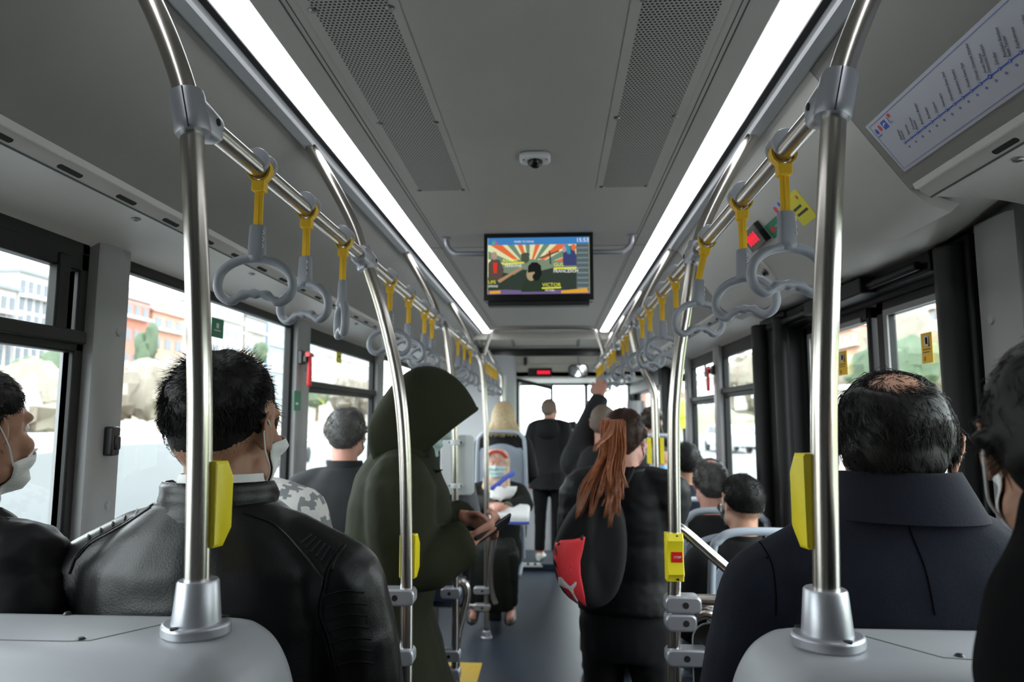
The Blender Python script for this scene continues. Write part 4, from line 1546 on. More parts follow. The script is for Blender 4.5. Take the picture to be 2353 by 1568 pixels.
# ------------------------------------------------------------------ passenger seats
def seat(x, y, zf, f, label, w=0.43, top=1.02, colours=('seatrim', 'seatback'), floor=0.32):
    """f=+1 the seat faces the front of the bus, -1 it faces the rear"""
    t = thing('passenger_chair', label, 'seat', (x, y, floor), 'grey passenger seats')
    h = w / 2
    b = MB()   # grab frame: arch round the top of the back
    P = [(-h + 0.012, 0.46), (-h + 0.014, 0.70), (-h + 0.025, top - 0.10), (-h + 0.05, top - 0.035), (-h + 0.10, top - 0.006), (0, top), (h - 0.10, top - 0.006), (h - 0.05, top - 0.035), (h - 0.025, top - 0.10), (h - 0.014, 0.70), (h - 0.012, 0.46)]
    path = smooth_path([(x + px, y - f * (0.01 + 0.10 * (pz - 0.46)), zf + pz) for px, pz in P], 6)
    b.tube(path, 0.019, 12, sq=(1.0, 0.8))
    build('grab_frame', b, colours[0], t, smooth=60)
    b = MB()
    rings = []
    n = 14
    for z in (0.44, 0.50, 0.62, 0.75, 0.85, 0.90, 0.925, 0.937):
        zz = top - 0.10 + (z - 0.937) if z > 0.84 else z
        half = h - 0.022 - (0.0 if z < 0.84 else ((z - 0.84) / 0.097) ** 2 * 0.085)
        yy = y - f * (0.01 + 0.10 * (zz - 0.46))
        ring = []
        for k in range(n):
            u = -1 + 2 * k / (n - 1)
            ring.append((x + half * u, yy - f * 0.028 + f * 0.03 * u * u, zf + zz - 0.03 * u * u * (z > 0.9)))
        for k in range(n - 1, -1, -1):
            u = -1 + 2 * k / (n - 1)
            ring.append((x + half * u, yy - f * 0.012 + f * 0.03 * u * u, zf + zz - 0.03 * u * u * (z > 0.9)))
        rings.append(ring)
    b.loft(rings)
    build('backrest_shell', b, colours[1], t, smooth=60)
    b = MB()
    b.box(x - h + 0.05, x + h - 0.05, *sorted((y + f * 0.008, y + f * 0.03)), zf + 0.50, zf + 0.84)
    build('backrest_pad', b, 'fabric', t, bev=0.015, bseg=3)
    b = MB()
    b.box(x - h + 0.01, x + h - 0.01, *sorted((y, y + f * 0.43)), zf + 0.40, zf + 0.44)
    build('seat_pan', b, colours[1], t, bev=0.015, bseg=3)
    b = MB()
    b.box(x - h + 0.03, x + h - 0.03, *sorted((y + f * 0.03, y + f * 0.42)), zf + 0.44, zf + 0.465)
    build('cushion', b, 'fabric', t, bev=0.012, bseg=3)
    b = MB()
    b.box(x - 0.05, x + 0.05, *sorted((y + f * 0.1, y + f * 0.32)), floor, zf + 0.40)
    build('pedestal', b, 'black', t, bev=0.01)
    return t



# ------------------------------------------------------------------ notices, displays and small fittings
CE = Vector((COVE_B[0] - COVE_A[0], 0, COVE_B[1] - COVE_A[1])).normalized()    # down the right cove


def on_cove(y, tt):
    return Vector((COVE_A[0], y, COVE_A[1])) + CE * tt


CUPV = -CE
CAXV = Vector((0, -1, 0))
# route map
o = on_cove(1.55, 0.321)
t = thing('route_map', 'printed bus line map with blue stop line on the right ceiling slope', 'route map', o)
MW, MH = 0.86, 0.138
# the sheet is cut slightly askew at its far end
flat('sheet', [[(-0.022, 0), (MW, 0), (MW, MH), (-0.027, MH)]], o, CAXV, CUPV, 'paper', t, lift=0.0014, th=0.001)
g = 0.007
def frame_line(u0, v0, u1, v1):
    return [(u0, v0), (u1, v0), (u1, v1), (u0, v1)]
for r_ in (frame_line(-0.016, g, MW, g + 0.0012), frame_line(-0.016, MH - g - 0.0012, MW, MH - g), frame_line(-0.016, g, -0.0148, MH - g)):
    flat('border_line', [r_], o, CAXV, CUPV, 'violetink', t, lift=0.0019)
stops = ['Beylikdüzü\nSondurak', 'Hadımköy', 'Cumhuriyet\nMahallesi', 'Beylikdüzü Belediye', 'Beylikdüzü', 'Güzelyurt', 'Haramidere', 'Haramidere Sanayi Sitesi', 'Saadetdere Mahallesi', 'Mustafa Kemal Paşa', 'Cihangir Üniversite Mahallesi', 'Avcılar Merkez\nÜniversitesi Kampüsü', 'Şükrübey', 'Büyükşehir Belediyesi\nSosyal Tesisleri', 'Küçükçekmece', 'Cennet Mahallesi', 'Florya', 'Beşyol', 'Sefaköy', 'Yenibosna']
v0 = 0.052
flat('stop_line', [frame_line(0.044, v0 - 0.0013, MW - 0.02, v0 + 0.0013)], o, CAXV, CUPV, 'blueink', t, lift=0.0019)
for k, nm in enumerate(stops):
    u = 0.046 + 0.0270 * k
    col = 'blueink'
    flat('stop_dot', [circ(u, v0, 0.0031 if k != 11 else 0.0045, None, 12)], o, CAXV, CUPV, col, t, lift=0.0024)
    flat('stop_dot_centre', [circ(u, v0, 0.0016, None, 10)], o, CAXV, CUPV, 'paper', t, lift=0.0027)
    flat('stop_code', [circ(u + 0.004, v0 - 0.0125, 0.0030, None, 10)], o, CAXV, CUPV, 'violetink', t, lift=0.0019)
    a = math.radians(62)
    axd = CAXV * math.cos(a) + CUPV * math.sin(a)
    upd = -CAXV * math.sin(a) + CUPV * math.cos(a)
    n_ = CAXV.cross(CUPV).normalized()
    text('stop_name', nm, 0.0086, o + CAXV * (u + 0.002) + CUPV * (v0 + 0.008) + n_ * 0.0024, axd, upd, 'blackink', t, 'LEFT', 0.0001, 0.72)
    if u > 0.5:
        break
# marks at the head of the map
mo = o
o = o + CUPV * 0.019 - CAXV * 0.004
flat('drop_mark', [[(0.000, 0.100), (0.005, 0.094), (0.003, 0.086), (-0.003, 0.086), (-0.005, 0.094)]], o, CAXV, CUPV, 'blueink', t, lift=0.002)
flat('mark_caption', [frame_line(-0.008, 0.079, 0.008, 0.081)], o, CAXV, CUPV, 'blueink', t, lift=0.002)
flat('oval_mark', [circ(0.0165, 0.094, 0.0045, 0.008)], o, CAXV, CUPV, 'redink', t, lift=0.002)
flat('square_mark', [frame_line(0.028, 0.083, 0.046, 0.103)], o, CAXV, CUPV, 'blueink', t, lift=0.002)
flat('square_mark_wave', [[(0.031, 0.090), (0.038, 0.094), (0.043, 0.093), (0.043, 0.096), (0.037, 0.098), (0.031, 0.094)]], o, CAXV, CUPV, 'paper', t, lift=0.0024)
text('letter_mark', 'L', 0.024, o + CAXV * 0.054 + CUPV * 0.094 + CAXV.cross(CUPV).normalized() * 0.002, CAXV, CUPV, 'violetink', t, 'LEFT', 0.0001)
flat('small_mark', [frame_line(0.062, 0.099, 0.071, 0.107)], o, CAXV, CUPV, 'redink', t, lift=0.002)

# next-stop display with red characters and the stickers above it
M['led'] = emis('red_led', (1.0, 0.02, 0.05), 1.6)
o = on_cove(2.47, 0.205)
t = thing('led_display', 'small black next-stop display glowing red on the right ceiling slope', 'display', o)
n_ = CAXV.cross(CUPV).normalized()
b = MB()
b.obox(o + n_ * 0.012, CAXV * 0.085, CUPV * 0.040, n_ * 0.012)
build('casing', b, 'blackgloss', t, bev=0.003)
for k in range(7):
    u = -0.040 + 0.0155 * k
    hgt = 0.020 - 0.003 * (k % 2)
    flat('led_glyph', [[(u - 0.012, -hgt), (u - 0.007, -hgt), (u - 0.007, -0.002), (u - 0.003, 0.001), (u - 0.003, 0.005), (u - 0.007, 0.003), (u - 0.007, hgt), (u - 0.012, hgt)]], o + n_ * 0.024, CAXV, CUPV, 'led', t, lift=0.0008)


def notice(y, tt, w, h, m, label, marks, name='sticker', skew=0.0):
    o = on_cove(y, tt)
    t = thing(name, label, 'sticker', o)
    flat('sheet', [[(-w / 2, -h / 2), (w / 2, -h / 2), (w / 2, h / 2), (-w / 2, h / 2)]], o, CAXV, CUPV, m, t, lift=0.0012, th=0.001)
    for polys, mm in marks:
        for p_ in polys:
            flat('mark', [p_], o, CAXV, CUPV, mm, t, lift=0.0018)
    return t


notice(2.315, 0.225, 0.125, 0.055, 'green', 'green and red notice between the red display and the white notice', [([circ(-0.02, 0.0, 0.018, 0.012)], 'redink'), ([frame_line(0.01, -0.015, 0.05, -0.010), frame_line(0.01, 0.0, 0.05, 0.005)], 'paper')])
notice(2.20, 0.195, 0.095, 0.070, 'paper', 'white notice with red and blue rings on the right ceiling slope', [([circ(-0.02, 0.012, 0.013), circ(0.012, -0.006, 0.013)], 'redink'), ([circ(-0.012, -0.014, 0.012), circ(0.022, 0.018, 0.009)], 'blueink')])
notice(2.085, 0.228, 0.11, 0.105, 'ysticker', 'yellow notice behind the nearest right hanging strap', [([frame_line(-0.04, -0.02, 0.04, -0.012), frame_line(-0.04, 0.0, 0.02, 0.008)], 'blackink'), ([circ(0.03, 0.03, 0.007)], 'redink')])
# round speaker and lens on the right soffit
b = MB()
sp_o = on_cove(2.62, 0.33)
t = thing('cove_camera', 'round grey housing with a dark lens on the right slope behind the hanging straps', 'camera', sp_o)
n3 = n_
b.lathe([(0.052, 0), (0.052, 0.004), (0.046, 0.008), (0.040, 0.006), (0.0001, 0.006)], sp_o, n3, 28)
build('ring', b, 'soffit', t)
b = MB()
b.ball(sp_o + n3 * 0.008 + CAXV * 0.006, 0.015)
build('lens', b, 'blackgloss', t)


def pane_sticker(s, px0, py0, px1, py1, m, label, marks=(), name='sticker', X=1.200):
    a, c = atXo(px0, py0, s * X), atXo(px1, py1, s * X)
    y0, y1 = sorted((a.y, c.y))
    zc0, zc1 = sorted((a.z, c.z))
    o = Vector((s * X, (y0 + y1) / 2, (zc0 + zc1) / 2))
    t = thing(name, label, 'sticker', o)
    ax = Vector((0, -1 if s > 0 else 1, 0))
    w, h = (y1 - y0) / 2, (zc1 - zc0) / 2
    flat('sheet', [[(-w, -h), (w, -h), (w, h), (-w, h)]], o, ax, (0, 0, 1), m, t, lift=0.0012, th=0.001)
    for p_, mm in marks:
        flat('mark', [[(u * w, v * h) for u, v in p_]], o, ax, (0, 0, 1), mm, t, lift=0.0018)
    return t


door_marks = lambda: [([(-0.35, 0.15), (0.35, 0.15), (0.35, 0.8), (-0.35, 0.8)], 'white'), ([(-0.2, 0.25), (0.2, 0.25), (0.2, 0.7), (-0.2, 0.7)], 'blackink'), ([(0.3, 0.05), (0.55, 0.1), (0.45, 0.75), (0.35, 0.75)], 'blackink'), ([(-0.7, -0.12), (0.7, -0.12), (0.7, -0.06), (-0.7, -0.06)], 'blackink'), ([(-0.7, -0.3), (0.5, -0.3), (0.5, -0.24), (-0.7, -0.24)], 'blackink'), ([(-0.6, -0.85), (-0.3, -0.85), (-0.3, -0.55), (-0.6, -0.55)], 'brown_mark')]
M['brown_mark'] = mat('brown_ink', (0.35, 0.16, 0.02), 0.5)
pane_sticker(1, 2116, 768, 2146, 833, 'osticker', 'amber warning sticker on the near door pane with hand pictogram', door_marks(), X=1.196)
pane_sticker(1, 1925, 810, 1949, 861, 'osticker', 'amber warning sticker on the far door pane, beside the right pole', door_marks(), X=1.196)
pane_sticker(1, 1728, 790, 1738, 826, 'ysticker', 'small yellow sticker high on the right window pane', [([(-0.6, -0.2), (0.6, -0.2), (0.6, 0.0), (-0.6, 0.0)], 'blackink')])
pane_sticker(1, 1741, 927, 1752, 963, 'green', 'green sticker hanging low on the right window pane', [([(-0.5, 0.2), (0.5, 0.2), (0.5, 0.4), (-0.5, 0.4)], 'white')])
pane_sticker(-1, 486, 728, 512, 780, 'green', 'green emergency sticker on the left pane beside the nearest pole', [([(-0.2, 0.0), (0.2, 0.0), (0.2, 0.5), (-0.2, 0.5)], 'white'), ([(-0.5, -0.3), (0.5, -0.3), (0.5, -0.2), (-0.5, -0.2)], 'white')])
pane_sticker(-1, 773, 800, 784, 836, 'ysticker', 'small yellow sticker on the left sliding pane', [([(-0.5, -0.2), (0.5, -0.2), (0.5, 0.0), (-0.5, 0.0)], 'blackink')])
pane_sticker(1, 1618, 838, 1624, 866, 'green', 'narrow green sticker on the pane left of the right hammer', [([(-0.5, -0.2), (0.5, -0.2), (0.5, 0.0), (-0.5, 0.0)], 'white')])
pane_sticker(-1, 676, 898, 690, 944, 'green', 'green sticker on the left pillar below the hammer', [([(-0.5, -0.4), (0.2, -0.4), (0.2, -0.2), (-0.5, -0.2)], 'white')], X=1.150)


def hammer(s, px, py, X, label):
    p = atXo(px, py, s * X)
    t = thing('emergency_hammer', label, 'emergency hammer', p, 'red emergency hammers')
    b = MB()
    b.box(*sorted((p.x, p.x + s * 0.022)), p.y - 0.03, p.y + 0.035, p.z - 0.02, p.z + 0.045)
    b.box(*sorted((p.x - s * 0.02, p.x)), p.y - 0.024, p.y + 0.024, p.z - 0.012, p.z + 0.022)
    build('holder', b, 'black', t, bev=0.004)
    b = MB()
    b.tube([(p.x - s * 0.028, p.y, p.z + 0.02), (p.x - s * 0.028, p.y, p.z - 0.03), (p.x - s * 0.028, p.y, p.z - 0.115)], [0.010, 0.013, 0.016], 10, sq=(1, 0.8), ends=True)
    b.tube([(p.x - s * 0.028, p.y - 0.035, p.z + 0.026), (p.x - s * 0.028, p.y + 0.035, p.z + 0.026)], [0.013, 0.009], 10)
    build('hammer', b, 'red', t)
    return t


hammer(-1, 699, 828, 1.135, 'red emergency hammer in a black holder on the left pillar')
hammer(1, 1636, 855, 1.14, 'red emergency hammer on the second right pillar')
hammer(1, 1565, 872, 1.14, 'red emergency hammer farther along, behind the bowed right pole')

# front sign, mirror screen, sensor on the header
a, c = atY(1214, 847, 7.55), atY(1268, 866, 7.55)
t = thing('led_sign', 'dark sign with red glowing characters on the front header', 'display', ((a.x + c.x) / 2, 7.55, (a.z + c.z) / 2))
b = MB()
b.box(a.x, c.x, 7.525, 7.56, c.z, a.z)
build('casing', b, 'blackgloss', t, bev=0.004)
for k in range(6):
    u = 0.42 + 0.092 * k
    x = a.x + (c.x - a.x) * u
    zc = (a.z + c.z) / 2
    b = MB()
    b.box(x - 0.007, x + 0.007, 7.522, 7.5245, zc - 0.018, zc + 0.018)
    build('led_glyph', b, 'led', t, smooth=0)
a, c = atY(1306, 838, 7.45), atY(1352, 868, 7.45)
t = thing('mirror', 'wide interior mirror under the front header reflecting the saloon', 'mirror', ((a.x + c.x) / 2, 7.45, c.z))
b = MB()
b.prism(rrect(a.x, c.x, c.z, a.z, 0.05, 5), 7.43, 7.46)
build('housing', b, 'black', t, bev=0.006)
M['mirror'] = mat('mirror_glass', (0.75, 0.8, 0.85), 0.03, 1.0)
b = MB()
b.prism(rrect(a.x + 0.012, c.x - 0.012, c.z + 0.012, a.z - 0.012, 0.045, 5), 7.427, 7.431)
build('mirror_glass', b, 'mirror', t, smooth=0)
b = MB()
b.tube([((a.x + c.x) / 2, 7.47, c.z + 0.05), ((a.x + c.x) / 2, 7.47, a.z + 0.10)], 0.012, 8)
build('arm', b, 'alu', t)
p = atY(1207, 831, 7.49)
b = MB()
b.box(p.x - 0.018, p.x + 0.018, 7.46, 7.50, p.z - 0.045, p.z + 0.045)
o = build('sensor_box', b, 'black', bev=0.006)
setp(o, 'small black box on the header above the front sign', 'sensor')
p = atY(1156, 895, 7.26)
b = MB()
b.tube([(p.x + 0.02, 7.27, p.z - 0.14), (p.x + 0.02, 7.25, p.z - 0.12), (p.x + 0.02, 7.25, p.z + 0.12), (p.x + 0.02, 7.27, p.z + 0.14)], 0.018, 10)  # plain white upright bar standing just off the cabin wall
o = build('cabin_bar', b, 'white')
setp(o, 'white upright bar on the cabin wall above the blonde hair', 'handle')
# ------------------------------------------------------------------ people
M['skin'] = mat('skin', (0.47, 0.25, 0.165), 0.5, sss=0.15, var=(40, 0.08))
M['skin_dark'] = mat('tanned_skin', (0.33, 0.165, 0.10), 0.5, sss=0.12, var=(40, 0.08))
M['skin_rosy'] = mat('rosy_skin', (0.50, 0.24, 0.18), 0.5, sss=0.15, var=(40, 0.1))
M['hair_black'] = mat('black_hair', (0.005, 0.0042, 0.0038), 0.5, spec=0.25, var=(60, 0.5))
M['hair_grey'] = mat('greying_hair', (0.055, 0.052, 0.05), 0.5, var=(90, 0.8))
M['hair_brown'] = mat('brown_hair', (0.028, 0.016, 0.010), 0.42, var=(50, 0.5))
M['hair_auburn'] = mat('auburn_hair', (0.30, 0.095, 0.032), 0.36, var=(45, 0.75))
M['hair_auburn_dark'] = mat('dark_auburn_roots', (0.030, 0.012, 0.007), 0.5, spec=0.2, var=(45, 0.5))
M['hair_blonde'] = mat('blonde_hair', (0.56, 0.43, 0.25), 0.42, var=(40, 0.35))
M['stubble'] = mat('cropped_grey_hair', (0.17, 0.125, 0.10), 0.6, var=(200, 0.5))
M['maskwhite'] = mat('white_face_mask', (0.66, 0.67, 0.67), 0.7, bump=('noise', 90, 0.3, (1, 1, 3)))
M['maskblue'] = mat('blue_face_mask', (0.16, 0.36, 0.60), 0.7)
M['maskmint'] = mat('pale_mint_mask', (0.42, 0.56, 0.54), 0.7)
M['maskblack'] = mat('black_mask', (0.015, 0.015, 0.016), 0.6)
M['leather'] = mat('black_leather', (0.0045, 0.0045, 0.005), 0.37, spec=0.30, bump=('noise', 300, 0.16, (1, 1, 1)))
M['puffer'] = mat('black_puffer_nylon', (0.005, 0.005, 0.0058), 0.5, spec=0.16, bump=('noise', 60, 0.12, (1, 1, 1)))
M['blackcloth'] = mat('black_cloth', (0.005, 0.005, 0.0055), 0.8, spec=0.25, bump=('noise', 250, 0.25, (1, 1, 1)))
M['deepblack'] = mat('deep_black_cloth', (0.003, 0.003, 0.0033), 0.9, spec=0.06, bump=('noise', 250, 0.2, (1, 1, 1)))
M['navywool'] = mat('navy_wool', (0.0035, 0.0045, 0.0105), 0.9, spec=0.2, sheen=0.03, bump=('noise', 350, 0.4, (1, 1, 1)), var=(300, 0.4))
M['navy'] = mat('navy_cloth', (0.010, 0.013, 0.026), 0.85, spec=0.3)
M['olive'] = mat('dark_green_parka', (0.021, 0.0235, 0.0125), 0.8, spec=0.12, sheen=0.0, bump=('noise', 160, 0.2, (1, 1, 1)), var=(9, 0.15))
M['greycloth'] = mat('grey_jacket_cloth', (0.10, 0.10, 0.115), 0.8, var=(30, 0.15))
M['charcoal'] = mat('charcoal_cloth', (0.015, 0.0155, 0.017), 0.85, spec=0.25, bump=('noise', 200, 0.3, (1, 1, 1)))
M['darkgreen'] = mat('black_green_coat', (0.011, 0.0125, 0.010), 0.85, spec=0.15)
M['jeans'] = mat('black_jeans', (0.007, 0.007, 0.008), 0.85, spec=0.2)
M['shoe'] = mat('black_shoe', (0.012, 0.012, 0.012), 0.4)
M['shoe_white'] = mat('white_shoe', (0.6, 0.6, 0.58), 0.5)
M['shirt'] = mat('white_shirt', (0.72, 0.72, 0.71), 0.7)
M['eye'] = mat('eye_white', (0.7, 0.68, 0.65), 0.2)
M['pupil'] = mat('dark_iris', (0.015, 0.01, 0.008), 0.1)
M['hivis'] = mat('hi_vis_yellow', (0.62, 0.72, 0.03), 0.6)


def voxelise(mb, vox, it=4, fac=0.5):
    """melt the overlapping volumes of mb into one continuous surface"""
    me = bpy.data.meshes.new('tmp')
    me.from_pydata(mb.v, [], mb.f)
    b = bmesh.new()
    b.from_mesh(me)
    bmesh.ops.recalc_face_normals(b, faces=b.faces)
    b.to_mesh(me)
    b.free()
    o = bpy.data.objects.new('tmp', me)
    COL.objects.link(o)
    r = o.modifiers.new('r', 'REMESH')
    r.mode = 'VOXEL'
    r.voxel_size = vox
    if it:
        s_ = o.modifiers.new('s', 'SMOOTH')
        s_.factor = fac
        s_.iterations = it
    dg = bpy.context.evaluated_depsgraph_get()
    out = bpy.data.meshes.new_from_object(o.evaluated_get(dg))
    bpy.data.objects.remove(o)
    bpy.data.meshes.remove(me)
    out.materials.clear()
    return out


def get_co(me):
    a = np.empty(len(me.vertices) * 3, np.float32)
    me.vertices.foreach_get('co', a)
    return a.reshape(-1, 3)


def get_no(me):
    a = np.empty(len(me.vertices) * 3, np.float32)
    me.vertices.foreach_get('normal', a)
    return a.reshape(-1, 3)


def displace(me, fn):
    """fn(point) -> metres along the normal"""
    co, no = get_co(me), get_no(me)
    d = np.array([fn(Vector(c), Vector(n)) for c, n in zip(co, no)], np.float32)
    me.vertices.foreach_set('co', (co + no * d[:, None]).ravel())
    me.update()
    return me


def place_mesh(name, me, m, parent, label=None):
    me.name = name
    me.materials.clear()
    for k in (m if isinstance(m, (list, tuple)) else [m]):
        me.materials.append(M[k] if isinstance(k, str) else k)
    me.shade_smooth()
    o = link_mesh(name, me, parent)
    if label:
        o['label'] = label
    return o


def wrinkle(amp, sc, asp=(1, 1, 1), seed=0):
    sv = Vector((seed * 7.1, seed * 3.3, seed * 1.7))
    def f(p, n):
        q = Vector((p.x * asp[0], p.y * asp[1], p.z * asp[2])) * sc + sv
        r = 1 - abs(noise.noise(q)) * 2.2
        return amp * (0.6 * r + 0.5 * noise.noise(q * 2.3))
    return f


def quilt(pitch, amp, org, seed=0):
    w = wrinkle(amp * 0.5, 22, (1, 1, 1.5), seed)
    def f(p, n):
        t = ((p.z - org + 0.006 * noise.noise(p * 9)) / pitch) % 1.0
        return amp * (math.sin(PI * t) ** 0.55 - 0.6) + w(p, n)
    return f


def head_parts(mb, Mh, detail=True):
    def q(x, y, z):
        return Mh @ Vector((x, y, z))
    R3 = Mh.to_3x3()
    sc = R3.col[0].length
    Rn = Matrix((R3.col[0] / sc, R3.col[1] / sc, R3.col[2] / sc)).transposed()

    def ell(c, r, rot=None):
        mb.ball(q(*c), r[0] * sc, r[1] * sc, r[2] * sc, 18, Rn if rot is None else Rn @ rot)
    ell((0, -0.014, 0.030), (0.0765, 0.097, 0.090))
    ell((0, -0.045, 0.000), (0.066, 0.060, 0.060))
    ell((0, 0.030, -0.030), (0.063, 0.062, 0.080))
    ell((0, 0.040, -0.078), (0.047, 0.048, 0.034))
    ell((0, 0.072, -0.098), (0.020, 0.018, 0.017))
    for s in (-1, 1):
        ell((s * 0.043, 0.058, -0.022), (0.024, 0.024, 0.022))
        ell((s * 0.052, 0.015, -0.065), (0.016, 0.034, 0.026), Matrix.Rotation(0.35, 3, 'X'))
        mb.tube([q(s * 0.045, 0.068, 0.032), q(s * 0.02, 0.083, 0.033)], 0.010 * sc, 8, ends=True)
        # ear: leaf with a raised rim and a lobe
        rot = Matrix.Rotation(s * -0.35, 3, 'Z') @ Matrix.Rotation(-0.15, 3, 'X')
        ell((s * 0.081, -0.014, 0.000), (0.0065, 0.020, 0.031), rot)
        rim = [q(s * (0.081 + 0.008 * max(0, -math.sin(a - 0.9)) + 0.003), -0.012 - 0.019 * math.sin(a) if False else -0.012 + 0.021 * math.sin(a - 0.4), 0.001 + 0.032 * math.cos(a)) for a in [(-2.6 + 3.4 * k / 8) for k in range(9)]]
        mb.tube(rim, 0.0042 * sc, 7, ends=True)
        ell((s * 0.081, -0.004, -0.026), (0.005, 0.007, 0.009))
    mb.tube([q(0, 0.082, 0.018), q(0, 0.098, -0.010), q(0, 0.107, -0.028)], [0.008 * sc, 0.009 * sc, 0.011 * sc], 9, ends=True)
    for s in (-1, 1):
        mb.tube([q(s * 0.010, 0.094, -0.031), q(s * 0.012, 0.088, -0.033)], 0.008 * sc, 8, ends=True)
    mb.tube([q(-0.022, 0.079, -0.060), q(0, 0.090, -0.058), q(0.022, 0.079, -0.060)], 0.0065 * sc, 8, ends=True)
    mb.tube([q(-0.018, 0.078, -0.070), q(0, 0.088, -0.070), q(0.018, 0.078, -0.070)], 0.0075 * sc, 8, ends=True)


def hand_parts(mb, wrist, direction, palm_n, side, curl=0.5, k=1.0, spread=0.10, thumb_curl=0.3):
    """palm, four unequal bent fingers and a thumb leaving the side of the palm; side=+1 puts the thumb along palm_n x direction"""
    d = Vector(direction).normalized()
    n = Vector(palm_n)
    n = (n - d * n.dot(d)).normalized()
    sd = n.cross(d) * side
    W = Vector(wrist)
    rings = []
    for t, w, th in ((-0.03, 0.026, 0.021), (0.0, 0.027, 0.020), (0.03, 0.036, 0.018), (0.065, 0.041, 0.016), (0.090, 0.040, 0.013), (0.098, 0.034, 0.009)):
        c = W + d * t * k
        rings.append([c + sd * math.cos(2 * PI * j / 14) * w * k + n * math.sin(2 * PI * j / 14) * th * k for j in range(14)])
    mb.loft(rings)
    for i, (off, L, r) in enumerate(((0.029, 0.074, 0.0086), (0.010, 0.083, 0.0090), (-0.010, 0.077, 0.0086), (-0.028, 0.060, 0.0078))):
        p = W + d * 0.088 * k + sd * off * k
        a = curl * (0.35 + 0.06 * i)
        fd = (d + sd * off * spread * 30 * 0.1).normalized()
        pts, rr = [p - fd * 0.02 * k, p], [r * k * 1.05, r * k * 1.05]
        for sgm, fr in enumerate((0.46, 0.30, 0.24)):
            dirn = fd * math.cos(a) + n * math.sin(a)
            p = p + dirn * L * fr * k
            pts.append(p)
            rr.append(r * k * (0.97, 0.9, 0.78)[sgm])
            a += curl * (0.9, 0.6, 0.4)[sgm] * 0.9
        mb.tube(pts, rr, 9, ends=True)
    p = W + d * 0.022 * k + sd * 0.030 * k + n * 0.004 * k
    t1 = (d * 0.72 + sd * 0.62 + n * 0.30).normalized()
    t2 = (d * 0.92 + sd * (0.30 - thumb_curl * 0.5) + n * (0.25 + thumb_curl * 0.6)).normalized()
    t3 = (d * 0.95 + sd * (0.12 - thumb_curl) + n * (0.25 + thumb_curl)).normalized()
    a1 = p + t1 * 0.038 * k
    a2 = a1 + t2 * 0.032 * k
    a3 = a2 + t3 * 0.024 * k
    mb.tube([p - t1 * 0.012 * k, p, a1, a2, a3], [0.014 * k, 0.0145 * k, 0.0115 * k, 0.0100 * k, 0.0082 * k], 9, ends=True)


def hair_mask(p, kind):
    a = abs(math.degrees(math.atan2(p.x, p.y)))
    pts = [(0, 0.078), (35, 0.070), (55, 0.048), (75, 0.034), (95, 0.036), (108, -0.005), (125, -0.045), (150, -0.062), (180, -0.064)]
    if kind.get('receding'):
        pts = [(0, 0.10), (35, 0.10), (55, 0.06)] + pts[3:]
    z = pts[-1][1]
    for (a0, z0), (a1, z1) in zip(pts, pts[1:]):
        if a0 <= a <= a1:
            z = z0 + (z1 - z0) * (a - a0) / (a1 - a0)
            break
    v = (p.z - z - kind.get('raise', 0) * (1 if a > 70 else 0)) / kind.get('soft', 0.02)
    if 'bald' in kind:
        c, r = kind['bald']
        d = (p - Vector(c)).length
        v = min(v, (d - r) / 0.012 if not kind.get('_s') else 0.16 + max(0, d - r * 0.6) / 0.03)
    return max(0.0, min(1.0, v))


